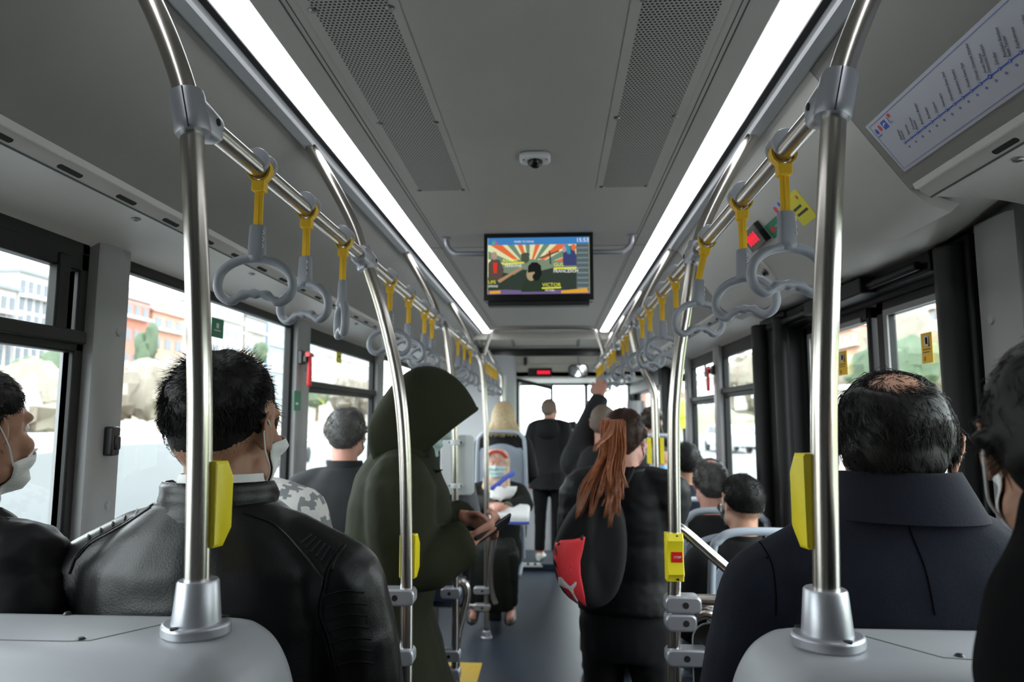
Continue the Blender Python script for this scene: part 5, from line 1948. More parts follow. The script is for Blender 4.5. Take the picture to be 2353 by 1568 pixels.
def add_hair(parent, Mh, bvh, kind, m, n=2500, length=0.03, thick=0.008, r=0.0009, seed=1, name='hair', flow=None, segs=3):
    """a skull cap that sinks under the skin at the hairline plus real strands combed along it"""
    rnd = random.Random(seed)
    Mi = Mh.inverted()
    org = Mh @ Vector((0, -0.012, 0.015))
    R3 = Mh.to_3x3()
    sc = R3.col[0].length
    V, F = [], []
    nu, nv = 64, 40
    idx = {}
    hits = {}
    for j in range(nv + 1):
        ph = PI * j / nv
        for i in range(nu):
            th = 2 * PI * i / nu
            d = (R3 @ Vector((math.sin(ph) * math.sin(th), math.sin(ph) * math.cos(th), math.cos(ph)))).normalized()
            loc, nor, _, dist = bvh.ray_cast(org, d, 0.4)
            if loc is None or dist > 0.15 * sc:
                loc, nor, mk = org + d * 0.09 * sc, d, 0
            else:
                mk = hair_mask(Mi @ loc, kind)
                if 'fade' in kind:
                    mk *= 0.15 + 0.85 * max(0, min(1, ((Mi @ loc).z - kind['fade'][0]) / kind['fade'][1]))
            off = -0.004 + (thick + 0.004) * mk ** 0.6 + (thick * (0.28 * noise.noise(loc * 70) + 0.3 * noise.noise(loc * 26)) if mk > 0.5 else 0)
            dd = (d * 0.6 + nor * 0.4).normalized()
            idx[i, j] = len(V)
            hits[i, j] = mk
            V.append(loc + dd * off)
    for j in range(nv):
        for i in range(nu):
            k = (i + 1) % nu
            if max(hits[i, j], hits[k, j], hits[i, j + 1], hits[k, j + 1]) > 0.02:
                F.append((idx[i, j], idx[i, j + 1], idx[k, j + 1], idx[k, j]))
    used = sorted({q for f in F for q in f})
    remap = {q: i for i, q in enumerate(used)}
    V = [V[q] for q in used]
    F = [tuple(remap[q] for q in f) for f in F]
    ga = PI * (3 - math.sqrt(5))
    made = 0
    ntot = int(n * 1.9)
    for s_ in range(ntot):
        zc = 1 - 2 * (s_ + 0.5) / ntot
        th = ga * s_ + rnd.uniform(-0.1, 0.1)
        rr = math.sqrt(max(0, 1 - zc * zc))
        d = (R3 @ Vector((rr * math.sin(th), rr * math.cos(th), zc))).normalized()
        loc, nor, _, dist = bvh.ray_cast(org, d, 0.15 * sc)
        if loc is None:
            continue
        pl = Mi @ loc
        mk = hair_mask(pl, dict(kind, _s=1))
        if mk < rnd.uniform(0.02, 0.9):
            continue
        L = length * (0.15 + 0.85 * mk ** 1.3) * rnd.uniform(0.6, 1.15)
        if 'fade' in kind:
            fq = max(0, min(1, (pl.z - kind['fade'][0]) / kind['fade'][1]))
            L *= 0.12 + 0.88 * fq
        if flow is None:
            fl = Vector((0.15 * pl.x, -0.5 if pl.z < 0.08 else 0.6, -0.6 if pl.z < 0.08 else 0.1))
            c = Vector(kind.get('whorl', (0.01, -0.06, 0.11)))
            w_ = pl - c
            fl = fl * 0.55 + Vector((w_.x, w_.y, w_.z)).normalized() * 0.6 + Vector((-w_.y, w_.x, 0)).normalized() * 0.35
        else:
            fl = flow(pl)
        fl = (R3 @ fl)
        fl = fl - nor * fl.dot(nor)
        if fl.length > 1e-6:
            fl.normalize()
        fl = (fl + Vector((rnd.gauss(0, .3), rnd.gauss(0, .3), rnd.gauss(0, .3))) + Vector((noise.noise(loc * 28), noise.noise(loc * 28 + Vector((9, 0, 0))), noise.noise(loc * 28 + Vector((0, 9, 0))))) * 0.8).normalized()
        lift = kind.get('lift', 0.55)
        hh = rnd.random()
        p = loc + nor * thick * 0.55 * mk
        pts = [p]
        for q in range(segs):
            t = (q + 1) / segs
            dr = (nor * lift * (1 - 0.6 * t) + fl * (0.6 + 0.6 * t)).normalized()
            p = p + dr * L / segs
            if lift < 0.3:      # combed flat: keep to the head's own surface
                lc, nr, _, _ = bvh.find_nearest(p)
                hgt = (p - lc).dot(nr)
                p = lc + nr * min(max(hgt, 0.0), thick * (0.5 + 0.8 * hh + 1.6 * hh ** 6) * max(mk, 0.3))
                fl = (fl - nr * fl.dot(nr)).normalized()
                nor = nr
            pts.append(p)
        u = fl.cross(nor)
        if u.length < 1e-5:
            continue
        u.normalize()
        o = len(V)
        for q, pp in enumerate(pts):
            w_ = r * (1 - 0.75 * q / segs) * rnd.uniform(0.8, 1.2)
            t = (pts[min(q + 1, segs)] - pts[max(q - 1, 0)]).normalized()
            v = t.cross(u)
            for ang in (0, 2.094, 4.188):
                V.append(pp + (u * math.cos(ang) + v * math.sin(ang)) * w_)
        for q in range(segs):
            for k in range(3):
                k2 = (k + 1) % 3
                F.append((o + q * 3 + k, o + q * 3 + k2, o + q * 3 + 3 + k2, o + q * 3 + 3 + k))
        made += 1
        if made >= n:
            break
    me = bpy.data.meshes.new(name)
    me.from_pydata([tuple(v) for v in V], [], F)
    return place_mesh(name, me, m, parent)


def add_mask(parent, Mh, bvh, m, z0=-0.105, z1=-0.012, amax=78, off=0.010, loops=True, drop=0.0):
    """face mask hugging the lower face, with ear loops as its parts"""
    V, F = [], []
    nu, nv = 22, 10
    R3 = Mh.to_3x3()
    for j in range(nv + 1):
        z = z0 + (z1 - z0) * j / nv - drop
        for i in range(nu + 1):
            u = -1 + 2 * i / nu
            a = math.radians(amax) * u
            zz = z * 1.0 + (0.012 * (1 - abs(u)) if j == nv else 0) + (-0.010 * (1 - u * u) if j == 0 else 0) + 0.02 * u * u * (0.5 - j / nv)
            o = Mh @ Vector((0, 0.012, zz))
            d = (R3 @ Vector((math.sin(a), math.cos(a), 0))).normalized()
            loc, nor, _, dist = bvh.ray_cast(o, d, 0.3)
            if loc is None:
                loc = o + d * 0.07
            V.append(loc + d * (off * (0.35 + 0.65 * (1 - u * u)) + 0.004 * math.sin(j * 1.6) * (1 - u * u)))
    for j in range(nv):
        for i in range(nu):
            k = j * (nu + 1) + i
            F.append((k, k + 1, k + nu + 2, k + nu + 1))
    me = bpy.data.meshes.new('face_mask')
    me.from_pydata([tuple(v) for v in V], [], F)
    o = place_mesh('face_mask', me, m, parent)
    sl = o.modifiers.new('sheet', 'SOLIDIFY')
    sl.thickness = 0.0015
    if loops:
        for s, i in ((-1, 0), (1, nu)):
            for j, ez in ((1, -0.030), (nv - 1, 0.022)):
                a = V[j * (nu + 1) + i]
                e = Mh @ Vector((s * 0.088, -0.024, ez))
                mid = (a + e) / 2 + (R3 @ Vector((s * 0.008, 0, 0)))
                b = MB()
                b.tube(smooth_path([a, mid, e, Mh @ Vector((s * 0.090, -0.034, 0.0))], 5), 0.0016, 6)
                build('ear_loop', b, 'maskwhite', o)
    return o


def arm_default(s, kind):
    """elbow and wrist in the torso's own frame"""
    return {'down': ((s * 0.235, 0.00, 0.19), (s * 0.225, 0.06, -0.05)),
            'lap': ((s * 0.245, 0.02, 0.19), (s * 0.10, 0.22, 0.10)),
            'front': ((s * 0.24, 0.04, 0.20), (s * 0.12, 0.26, 0.26))}[kind]


def person(label, head, yaw=0.0, hyaw=None, hpitch=0.0, hroll=0.0, lean=0.05, k=1.0, hk=None, skin='skin', pose='sit', foot_z=0.0, arms=('lap', 'lap'),
           coat='blackcloth', loose=0.018, broad=1.0, bulk=1.0, trousers='jeans', hem=-0.14, skirt=0.0, hand_k=1.0, shoes='shoe', vox=0.010, cvox=0.011, fold=None, hair=None, hands=None, legs=None,
           collar=None, cat='person', curl=0.45, eyes=True, coat_name='jacket', sleeve=1.0, slope=0.0, group=None, neck=0.0, roll=0.0):
    """one passenger: a continuous body, with clothes, hair and what is worn as parts.
    head is the place of the head's centre (between the ears); joints may be given as points of the place"""
    hk = hk or k
    hyaw = yaw if hyaw is None else hyaw
    head = Vector(head)
    Rz = Matrix.Rotation(yaw, 3, 'Z')
    RL = Rz @ Matrix.Rotation(-lean, 3, 'X') @ Matrix.Rotation(roll, 3, 'Y')
    pel = head - RL @ Vector((0, 0.015, 0.690 - neck)) * k
    T = lambda x, y, z: pel + RL @ (Vector((x, y, z)) * k)
    Mh = Matrix.Translation(head) @ (Matrix.Rotation(hyaw, 4, 'Z') @ Matrix.Rotation(-hpitch, 4, 'X') @ Matrix.Rotation(hroll, 4, 'Y')) @ Matrix.Scale(hk, 4)
    t = thing('person', label, cat, (pel.x, pel.y, foot_z if pose == 'stand' else pel.z - 0.1), group)

    def torso(mb, extra, z0=-0.13, rows=None):
        rows = rows or [(-0.13, .155, .115, 0), (0.0, .165, .120, 0), (0.12, .148, .105, .01), (0.25, .155, .112, .012), (0.36, .168, .118, .008), (0.44, .165, .105, 0), (0.50, .115, .085, -.008), (0.545, .070, .068, -.006)]
        rings = []
        for z, rx, ry, yo in rows:
            if z < z0 - 1e-6:
                continue
            e = extra if z < 0.46 else extra * 0.7
            rx2 = rx * (broad if z > 0.2 else (1 + (broad - 1) * 0.5)) * bulk + e
            rings.append([T(rx2 * math.copysign(abs(math.cos(a)) ** 0.85, math.cos(a)), yo + (ry * bulk + e) * math.sin(a), z) for a in [2 * PI * q / 24 for q in range(24)]])
        mb.loft(rings)
        for s in (-1, 1):
            cz = 0.030 if extra > 0 else 0.045     # the coat stays open below the collar
            mb.tube([T(s * 0.045, -0.01, 0.535 - cz), T(s * 0.10 * broad, -0.012, 0.505 - slope * 0.4 - cz * 0.5), T(s * 0.175 * broad, -0.005, 0.455 - slope)], [((0.045 if extra else 0.036) + extra * 0.2) * k, ((0.052 if extra else 0.042) + extra * 0.5) * k, ((0.056 if extra else 0.048) + extra) * k], 12, ends=True)
    sh = {s: T(s * 0.180 * broad, 0.0, 0.450 - slope) for s in (-1, 1)}
    joints = {}
    for s, a in ((-1, arms[0]), (1, arms[1])):
        if isinstance(a, str):
            e, w_ = arm_default(s, a)
            joints[s] = (T(e[0] * (0.6 + 0.4 * broad), e[1], e[2]), T(*w_))
        else:
            joints[s] = (Vector(a[0]), Vector(a[1]))
    # legs
    if legs is None:
        legs = {}
        for s in (-1, 1):
            hip = T(s * 0.092, 0, -0.03)
            if pose == 'stand':
                foot = Vector((pel.x, pel.y, foot_z)) + Rz @ Vector((s * 0.10 * k, -0.02, 0.085))
                knee = (hip * 0.48 + foot * 0.52) + Rz @ Vector((0, 0.025, 0))
            else:
                knee = hip + Rz @ Vector((s * 0.05, 0.42, 0.02)) * k
                foot = Vector((knee.x, knee.y, max(foot_z + 0.085, knee.z - 0.44 * k))) + Rz @ Vector((0, -0.03, 0))
            legs[s] = (hip, knee, foot)
    body = MB()
    torso(body, 0.0)
    head_parts(body, Mh)
    body.tube([T(0, -0.012, 0.48), T(0, -0.004, 0.56), Mh @ Vector((0, -0.018, -0.05))], [0.062 * k, 0.057 * k, 0.055 * hk], 14, ends=True)
    for s in (-1, 1):
        e, w_ = joints[s]
        body.tube([sh[s], (sh[s] + e) / 2, e, (e * 0.6 + w_ * 0.4), w_], [0.052 * k, 0.047 * k, 0.040 * k, 0.039 * k, 0.027 * k], 12, ends=True)
        hd = (hands or {}).get(s)
        fd, pn, cu = hd[:3] if hd else ((w_ - e).normalized(), RL @ Vector((-s * 0.6, 0.1, -0.75)), curl)
        hand_parts(body, w_, fd, pn, -s if not (hd and len(hd) > 3) else hd[3], cu, k * hand_k)
        hip, knee, foot = legs[s]
        body.tube([hip, (hip + knee) / 2, knee, (knee * 0.65 + foot * 0.35), foot], [0.082 * k, 0.072 * k, 0.052 * k, 0.050 * k, 0.036 * k], 12, ends=True)
        body.tube([foot + Vector((0, 0, -0.03)) - Rz @ Vector((0, 0.03, 0)), foot + Vector((0, 0, -0.045)) + Rz @ Vector((0, 0.13, 0))], [0.036 * k, 0.030 * k], 10, ends=True)
    bm_ = voxelise(body, vox, 3)
    bo = place_mesh('body', bm_, skin, t)
    bvh = BVHTree.FromPolygons([v.co + WL[t.name] for v in bm_.vertices], [tuple(p.vertices) for p in bm_.polygons])
    # coat
    c = MB()
    torso(c, loose * k, z0=hem)
    if hem < -0.14:
        rings = []
        for z, rx, ry in ((0.02, .172, .125), (-0.12, .178, .132), (hem * 0.6 - 0.05, .182, .14), (hem, .186, .146)):
            rings.append([pel + Rz @ (Vector(((rx * bulk + loose) * math.cos(a), (ry * bulk + loose + skirt * max(0, -z) / -hem) * math.sin(a) + skirt * 0.4 * max(0, -z) / -hem, z)) * k) for a in [2 * PI * q / 22 for q in range(22)]])
        c.loft(rings)
    for s in (-1, 1):
        e, w_ = joints[s]
        ww = e + (w_ - e) * 0.97
        rs = [0.056 + loose, 0.055 + loose, 0.047 + loose * 1.1, 0.044 + loose * 0.9, 0.035 + loose * 0.6]
        c.tube([sh[s], (sh[s] + e) / 2, e, (e * 0.6 + ww * 0.4), ww], [q * k * sleeve for q in rs], 14, ends=False)
        c.ball(sh[s], (0.056 + loose) * k)
    cm = voxelise(c, cvox, 5)
    if fold:
        displace(cm, fold)
    place_mesh(coat_name, cm, coat, t)
    # trousers and shoes
    p_ = MB()
    rings = []
    for z, rx, ry in ((-0.175, .150, .112), (-0.12, .168, .124), (0.0, .174, .129), (0.10, .165, .122), (0.17, .158, .116)):
        rings.append([T((rx * bulk) * math.cos(a), (ry * bulk) * math.sin(a), z) for a in [2 * PI * q / 20 for q in range(20)]])
    p_.loft(rings)
    for s in (-1, 1):
        hip, knee, foot = legs[s]
        p_.tube([hip, (hip + knee) / 2, knee, (knee * 0.6 + foot * 0.4), foot + Vector((0, 0, 0.01))], [0.096 * k, 0.082 * k, 0.064 * k, 0.058 * k, 0.054 * k], 14)
    place_mesh('trousers', displace(voxelise(p_, cvox * 1.2, 4), wrinkle(0.004, 14)), trousers, t)
    for s in (-1, 1):
        foot = legs[s][2]
        b = MB()
        fw = Rz @ Vector((0, 1, 0))
        rg = Rz @ Vector((1, 0, 0))
        rings = []
        for d, w_, h in ((-0.075, 0.022, 0.05), (-0.06, 0.034, 0.075), (0.0, 0.040, 0.078), (0.07, 0.044, 0.058), (0.13, 0.044, 0.042), (0.17, 0.034, 0.034), (0.185, 0.015, 0.025)):
            o = foot + fw * d * k
            zb = foot.z - 0.083
            rings.append([Vector((o.x, o.y, zb)) + rg * w_ * k * math.cos(a) + Vector((0, 0, h * k * (0.5 + 0.5 * math.sin(a)))) for a in [2 * PI * q / 14 for q in range(14)]])
        b.loft(rings)
        build('shoe', b, shoes, t, smooth=60)
    if eyes:
        for s in (-1, 1):
            b = MB()
            b.ball(Mh @ Vector((s * 0.031, 0.0665, 0.012)), 0.0120 * hk)
            eo = build('eye', b, 'eye', t)
            b = MB()
            fwd = (Mh.to_3x3() @ Vector((s * 0.05, 1, -0.1))).normalized()
            b.ball(Mh @ Vector((s * 0.031, 0.0665, 0.012)) + fwd * 0.0085 * hk, 0.0058 * hk, n=10)
            build('iris', b, 'pupil', eo)
    P = dict(t=t, Mh=Mh, bvh=bvh, T=T, RL=RL, Rz=Rz, pel=pel, k=k, hk=hk, joints=joints, sh=sh, body=bo)
    if hair:
        hr = dict(hair)
        m_ = hr.pop('m')
        kd = hr.pop('kind', {})
        add_hair(t, Mh, bvh, kd, m_, **hr)
    return P


def collar_band(P, m, r0=(0.072, 0.078), h=(0.505, 0.575), lean=0.02, th=0.008, ribs=0, name='collar', gap=0.0, flare=0.0, back_only=0.0):
    """stand-up band round the neck"""
    T = P['T']
    rings = []
    n = 40
    rows = 10
    out, inn = [], []
    for j in range(rows + 1):
        u = j / rows
        z = h[0] + (h[1] - h[0]) * u
        rr = 1 + flare * (u - 0.5) * 2
        q = th * (0.5 + 0.5 * abs(math.sin(PI * u * ribs))) if ribs else th
        for lst, ex in ((out, q), (inn, 0)):
            ring = []
            for i in range(n + 1):
                a = -PI / 2 + gap + (2 * PI - 2 * gap) * i / n + PI
                ca, sa = math.cos(a), math.sin(a)
                front = max(0, sa)
                ring.append(T((r0[0] * rr + ex) * ca, (r0[1] * rr + ex) * sa - 0.008 + lean * u, z - 0.045 * front * (1 - back_only)))
            lst.append(ring)
    rings = out + inn[::-1]
    b = MB()
    b.loft(rings + [rings[0]], caps=False, closed=False)
    return build(name, b, m, P['t'], smooth=70)
# ---- the man in the leather jacket, left foreground
def seam_on(P, co_obj, pts, m, r=0.0022, name='seam', lift=0.0015, view=True):
    """a stitched seam laid on the garment: points are dropped onto its surface along the line of sight from behind"""
    me = co_obj.data
    off = WL[co_obj.name]
    bv = BVHTree.FromPolygons([v.co + off for v in me.vertices], [tuple(p.vertices) for p in me.polygons])
    path = []
    for p in smooth_path(pts, 8):
        loc, nor, _, _ = bv.find_nearest(p)
        path.append(loc + nor * lift)
    b = MB()
    b.tube(path, r, 6)
    return build(name, b, m, co_obj)


def seam_px(P, co_obj, pix, m, r=0.002, name='seam', lift=0.0010):
    """a seam that the photo shows: each photo point is found on the garment's own surface"""
    me = co_obj.data
    off = WL[co_obj.name]
    bv = BVHTree.FromPolygons([v.co + off for v in me.vertices], [tuple(p.vertices) for p in me.polygons])
    path = []
    for qq in smooth_path([(a_, c_, 0) for a_, c_ in pix], 6):
        px, py = qq.x, qq.y
        d = ray(px, py).normalized()
        loc, nor, _, _ = bv.ray_cast(CAM, d, 20)
        if loc is None:
            q = CAM + d * 1.25
            loc, nor, _, _ = bv.find_nearest(q)
        path.append(loc + nor * lift)
    b = MB()
    b.tube(path, r, 6)
    return build(name, b, m, co_obj)


def part_of(t, name):
    for c in t.children:
        if c.name.split('.')[0] == name:
            return c


hp = atY(524, 994, 1.29)
lw = wrinkle(0.0030, 9, (1.0, 1.0, 1.6), 3)
def leather_fold(p, n):
    return lw(p, n) * (0.35 + 0.65 * max(0, min(1, (1.32 - p.z) / 0.15)))
P = person('person in a black leather jacket with a white face mask, seen from behind at left', hp, yaw=0.0, hyaw=-0.17, lean=0.03, k=1.09, hk=1.14, skin='skin_dark', coat='leather', loose=0.020, broad=1.20, bulk=1.03, neck=0.03, vox=0.0055, cvox=0.008,
           fold=leather_fold, slope=0.045, coat_name='leather_jacket', arms=('lap', 'lap'), foot_z=0.32,
           hair=dict(m='hair_black', kind=dict(soft=0.06, lift=0.42, fade=(-0.010, 0.10), raise_=0, **{'raise': 0.014}), n=9000, length=0.036, thick=0.020, r=0.00075, seed=3))
add_mask(P['t'], P['Mh'], P['bvh'], 'maskwhite')
jk = part_of(P['t'], 'leather_jacket')
collar_band(P, 'shirt', (0.066, 0.072), (0.525, 0.590), 0.018, 0.004, name='shirt_collar')
collar_band(P, 'leather', (0.088, 0.092), (0.500, 0.578), 0.012, 0.008, ribs=4, name='jacket_collar')
# ---- the man in the navy coat, right foreground
hp = atY(2047, 1034, 1.29)
nw = wrinkle(0.0035, 7, (1, 1, 1.2), 8)
P2 = person('person in a navy wool coat with a thinning crown, seen from behind at right', hp, yaw=-0.10, hyaw=-0.36, hpitch=0.06, hroll=0.10, lean=0.04, k=1.10, hk=1.15, neck=0.062, skin='skin', coat='navywool', loose=0.018, broad=1.17, bulk=1.06, vox=0.0055, cvox=0.009,
            fold=nw, slope=0.055, coat_name='wool_coat', foot_z=0.32,
            hair=dict(m='hair_black', kind=dict(soft=0.03, lift=0.14, bald=((0.0, -0.056, 0.104), 0.040), whorl=(0.0, -0.056, 0.104)), n=11000, length=0.042, thick=0.009, r=0.0008, seed=5))
collar_band(P2, 'navywool', (0.094, 0.098), (0.522, 0.594), 0.006, 0.010, name='coat_collar', flare=-0.16)
# ---- left edge: puffer jacket, mask under the chin
hp = atY(-58, 1000, 1.24)
P3 = person('person in black puffer jacket with white mask at the left edge', hp, yaw=-0.12, hyaw=-0.25, k=1.0, skin='skin_dark', coat='puffer', loose=0.028, broad=0.82, bulk=0.92, vox=0.006, cvox=0.009,
            fold=quilt(0.085, 0.010, 0.9, 2), coat_name='puffer_jacket', foot_z=0.32,
            hair=dict(m='hair_black', kind=dict(soft=0.03, lift=0.28), n=4500, length=0.028, thick=0.011, r=0.0009, seed=7))
add_mask(P3['t'], P3['Mh'], P3['bvh'], 'maskwhite', off=0.013, drop=0.03)
collar_band(P3, 'puffer', (0.085, 0.09), (0.50, 0.56), 0.01, 0.016, ribs=2, name='jacket_collar')
# ---- right edge: close shoulder in black
hp = atY(2480, 1040, 0.74)
P4 = person('person in black with a mask strap, cut off by the right edge of the picture', hp, yaw=1.1, hyaw=-0.38, roll=0.45, neck=0.10, k=0.97, skin='skin_dark', coat='deepblack', loose=0.02, broad=1.0, bulk=0.95, vox=0.006, cvox=0.009,
            fold=wrinkle(0.004, 8, (1, 1, 1), 4), coat_name='jacket', foot_z=0.32,
            hair=dict(m='hair_black', kind=dict(soft=0.03, lift=0.2), n=4500, length=0.03, thick=0.012, r=0.0009, seed=9))
add_mask(P4['t'], P4['Mh'], P4['bvh'], 'maskwhite')
# stitched seams of the two near jackets
for pix in ([(352, 1160), (300, 1194), (250, 1221), (210, 1244), (178, 1278), (160, 1320)], [(346, 1166), (296, 1200), (248, 1227), (208, 1250), (176, 1284)],
            [(560, 1179), (635, 1209), (690, 1264), (730, 1314), (746, 1330)], [(785, 1249), (750, 1304), (740, 1349), (730, 1409), (750, 1474), (765, 1545)], [(793, 1252), (758, 1307), (748, 1352), (738, 1409), (758, 1474), (773, 1545)]):
    seam_px(P, jk, pix, 'leather', 0.0019)
for k in range(5):
    u = k / 4
    seam_px(P, jk, [(310 - 105 * u, 1190 + 56 * u), (316 - 112 * u, 1172 + 58 * u)], 'leather', 0.0019, 'quilt_line')
for k in range(7):
    seam_px(P, jk, [(690 + 12 * k, 1250 + 10 * k), (716 + 10 * k, 1228 + 7 * k)], 'leather', 0.0019, 'quilt_line')
for k in range(7):
    seam_px(P, jk, [(744 + 3 * k, 1370 + 27 * k), (790 + 4 * k, 1358 + 27 * k), (836 + 4 * k, 1362 + 27 * k)], 'leather', 0.0019, 'quilt_line')
cw = part_of(P2['t'], 'wool_coat')
for pix in ([(1731, 1224), (1771, 1289), (1783, 1359), (1783, 1414)], [(2076, 1150), (2091, 1219), (2126, 1309), (2148, 1414)]):
    seam_px(P2, cw, pix, 'stitch', 0.0008)
# ------------------------------------------------------------------ the other passengers
NECK = (0.074, 0.078)
CREW = []


def who(label, px, py, y, **kw):
    return person(label, atY(px, py, y), **kw)


# hooded person with the phone, standing side-on
YH = 2.40
hp = atY(962, 966, YH)
elR, wrR = atY(925, 1318, YH - 0.22), atY(1083, 1240, YH - 0.14)
elL, wrL = atY(985, 1245, YH + 0.20), atY(1070, 1190, YH + 0.06)
ow = wrinkle(0.007, 6, (1, 1, 0.8), 12)
PH = person('person in a dark green hooded parka standing and looking down at a phone', hp, yaw=-1.42, hyaw=-1.35, hpitch=0.30, lean=0.16, k=1.02, skin='skin_rosy', skirt=0.06, hand_k=0.9, pose='stand', foot_z=0.0, coat='olive', loose=0.045, bulk=1.08, broad=1.0,
            hem=-0.34, vox=0.0055, cvox=0.010, fold=ow, coat_name='parka', sleeve=1.08,
            arms=((elL, wrL), (elR, wrR)),
            hands={-1: (Vector((0.95, -0.1, -0.30)), Vector((-0.1, -0.75, -0.5)), 0.75, 1), 1: (Vector((0.80, 0.1, 0.50)), Vector((-0.35, 0.45, 0.8)), 1.35, 1)}, eyes=True, neck=0.03)
add_mask(PH['t'], PH['Mh'], PH['bvh'], 'maskmint')
MhH = PH['Mh'] @ Matrix.Rotation(-0.30, 4, 'X')
rings = []
for y, w_, zt, zb in ((-0.150, 0.035, 0.045, -0.02), (-0.142, 0.070, 0.092, -0.09), (-0.118, 0.102, 0.142, -0.13), (-0.07, 0.120, 0.178, -0.175), (-0.01, 0.126, 0.193, -0.205), (0.045, 0.125, 0.190, -0.215), (0.09, 0.120, 0.176, -0.20), (0.125, 0.110, 0.158, -0.175), (0.145, 0.102, 0.146, -0.16)):
    ring = []
    for q in range(25):
        a = PI * (q / 24)
        x = -w_ * math.cos(a)
        up = math.sin(a) ** 0.8
        z = zb + (zt - zb) * up
        tuck = (1 - up) ** 2        # the sides hang in below the jaw; the opening slants back towards the chin
        fr = max(0.0, min(1.0, (y + 0.02) / 0.165))
        ring.append(MhH @ Vector((x * (1 - 0.35 * tuck), y * 0.86 - 0.012 + fr * (0.030 * up - 0.105 * (1 - up) + 0.05 * tuck), z)))
    rings.append(ring)
b = MB()
b.loft(rings, caps=False, closed=False)
me = bpy.data.meshes.new('hood')
me.from_pydata(b.v, [], b.f)
o = place_mesh('hood', me, 'olive', PH['t'])
k_ = o.modifiers.new('soft', 'SUBSURF'); k_.levels = k_.render_levels = 2
k_ = o.modifiers.new('cloth', 'SOLIDIFY'); k_.thickness = 0.010; k_.offset = 0
b = MB()   # bound edge and cord
b.tube([p for p in smooth_path(rings[-1], 2)], 0.008, 8)
build('hood_edge', b, 'olive', o)
b = MB()
b.tube(smooth_path([atY(980, 1035, YH - 0.05), atY(977, 1058, YH - 0.07), atY(985, 1075, YH - 0.08), atY(1000, 1084, YH - 0.08), atY(1017, 1080, YH - 0.08)], 4), [0.016] * 9 + [0.013, 0.011, 0.009, 0.007, 0.006, 0.004, 0.003, 0.002], 8)
build('neck_flap', b, 'blackcloth', PH['t'])
b = MB()   # collar mass where the hood meets the shoulders
T = PH['T']
b.loft([[T((0.10 + d) * math.cos(a), (0.095 + d) * math.sin(a) - 0.01, z) for a in [2 * PI * q / 24 for q in range(24)]] for z, d in ((0.47, 0.035), (0.51, 0.022), (0.545, 0.012), (0.58, 0.004), (0.60, -0.01))])
build('hood_collar', b, 'olive', PH['t'], smooth=70)
# the phone lies in the near hand
q0, q1 = atY(1112, 1232, YH - 0.13), atY(1152, 1204, YH - 0.10)
e = (q1 - q0).normalized()
nrm = (Vector((-0.35, 0.45, 0.85)) - e * Vector((-0.35, 0.45, 0.85)).dot(e)).normalized()
sd = e.cross(nrm)
ph = thing('phone', 'black smartphone held in the hands of the hooded person', 'phone', (q0 + q1) / 2)
b = MB()
b.obox((q0 + q1) / 2, e * 0.072, sd * 0.035, nrm * 0.0042)
build('case', b, 'black', ph, bev=0.003)
b = MB()
b.obox((q0 + q1) / 2 + nrm * 0.0044, e * 0.066, sd * 0.032, nrm * 0.0003)
build('display', b, 'blackgloss', ph, smooth=0)

# woman with the ponytail and the backpack
YP = 2.62
qf = quilt(0.12, 0.0045, 0.93, 5)
PW = person('person with a long auburn ponytail and black puffer jacket standing in the aisle', atY(1437, 1010, YP), yaw=-0.28, hyaw=-0.42, hpitch=0.05, lean=0.06, k=0.92, skin='skin_rosy', pose='stand', coat='puffer', loose=0.038, broad=0.92, bulk=1.0, neck=0.03,
            hem=-0.10, fold=qf, coat_name='puffer_jacket', arms=((atY(1335, 1245, YP + 0.02), atY(1370, 1290, YP + 0.24)), (atY(1494, 1232, YP - 0.02), atY(1475, 1285, YP + 0.22))), sleeve=1.12, vox=0.008, cvox=0.010, trousers='jeans',
            hair=dict(m='hair_auburn_dark', kind=dict(soft=0.02, lift=0.12), n=2500, length=0.035, thick=0.010, r=0.0012, seed=21,
                      flow=lambda p: (Vector((0, -0.10, 0.045)) - p)))
add_mask(PW['t'], PW['Mh'], PW['bvh'], mat('pink_face_mask', (0.62, 0.25, 0.30), 0.7), loops=True)
collar_band(PW, 'puffer', (0.088, 0.092), (0.48, 0.55), 0.01, 0.016, ribs=2, name='jacket_collar')
rnd = random.Random(5)
base = PW['Mh'] @ Vector((-0.005, -0.10, 0.050))
V, F = [], []
ends = [(1330, 1195), (1352, 1190), (1372, 1165), (1390, 1205), (1405, 1215), (1418, 1190), (1428, 1150)]
locks = []
for ei, (ex, ey) in enumerate(ends):
    for q in range(3):
        e = atY(ex + rnd.gauss(0, 5), ey - abs(rnd.gauss(0, 40)) * (q > 0), YP - 0.325 + rnd.gauss(0, 0.010))
        sx_ = (ex - 1385) / 45 * 0.020 + rnd.gauss(0, 0.006)
        p0 = base + Vector((sx_ * 0.55, 0.010 + rnd.gauss(0, 0.004), rnd.gauss(0, 0.008)))
        p1 = base + Vector((-0.008 + sx_ * 1.3, -0.045 + rnd.gauss(0, 0.006), 0.014 + rnd.gauss(0, 0.004)))
        p2 = base * 0.64 + e * 0.36 + Vector((0.008 + sx_ * 0.4 + rnd.gauss(0, 0.007), -0.034 + rnd.gauss(0, 0.006), 0))
        p3 = base * 0.30 + e * 0.70 + Vector((sx_ * 0.3 + rnd.gauss(0, 0.010), -0.030 + rnd.gauss(0, 0.006), 0))
        locks.append((p0, p1, p2, p3, e))
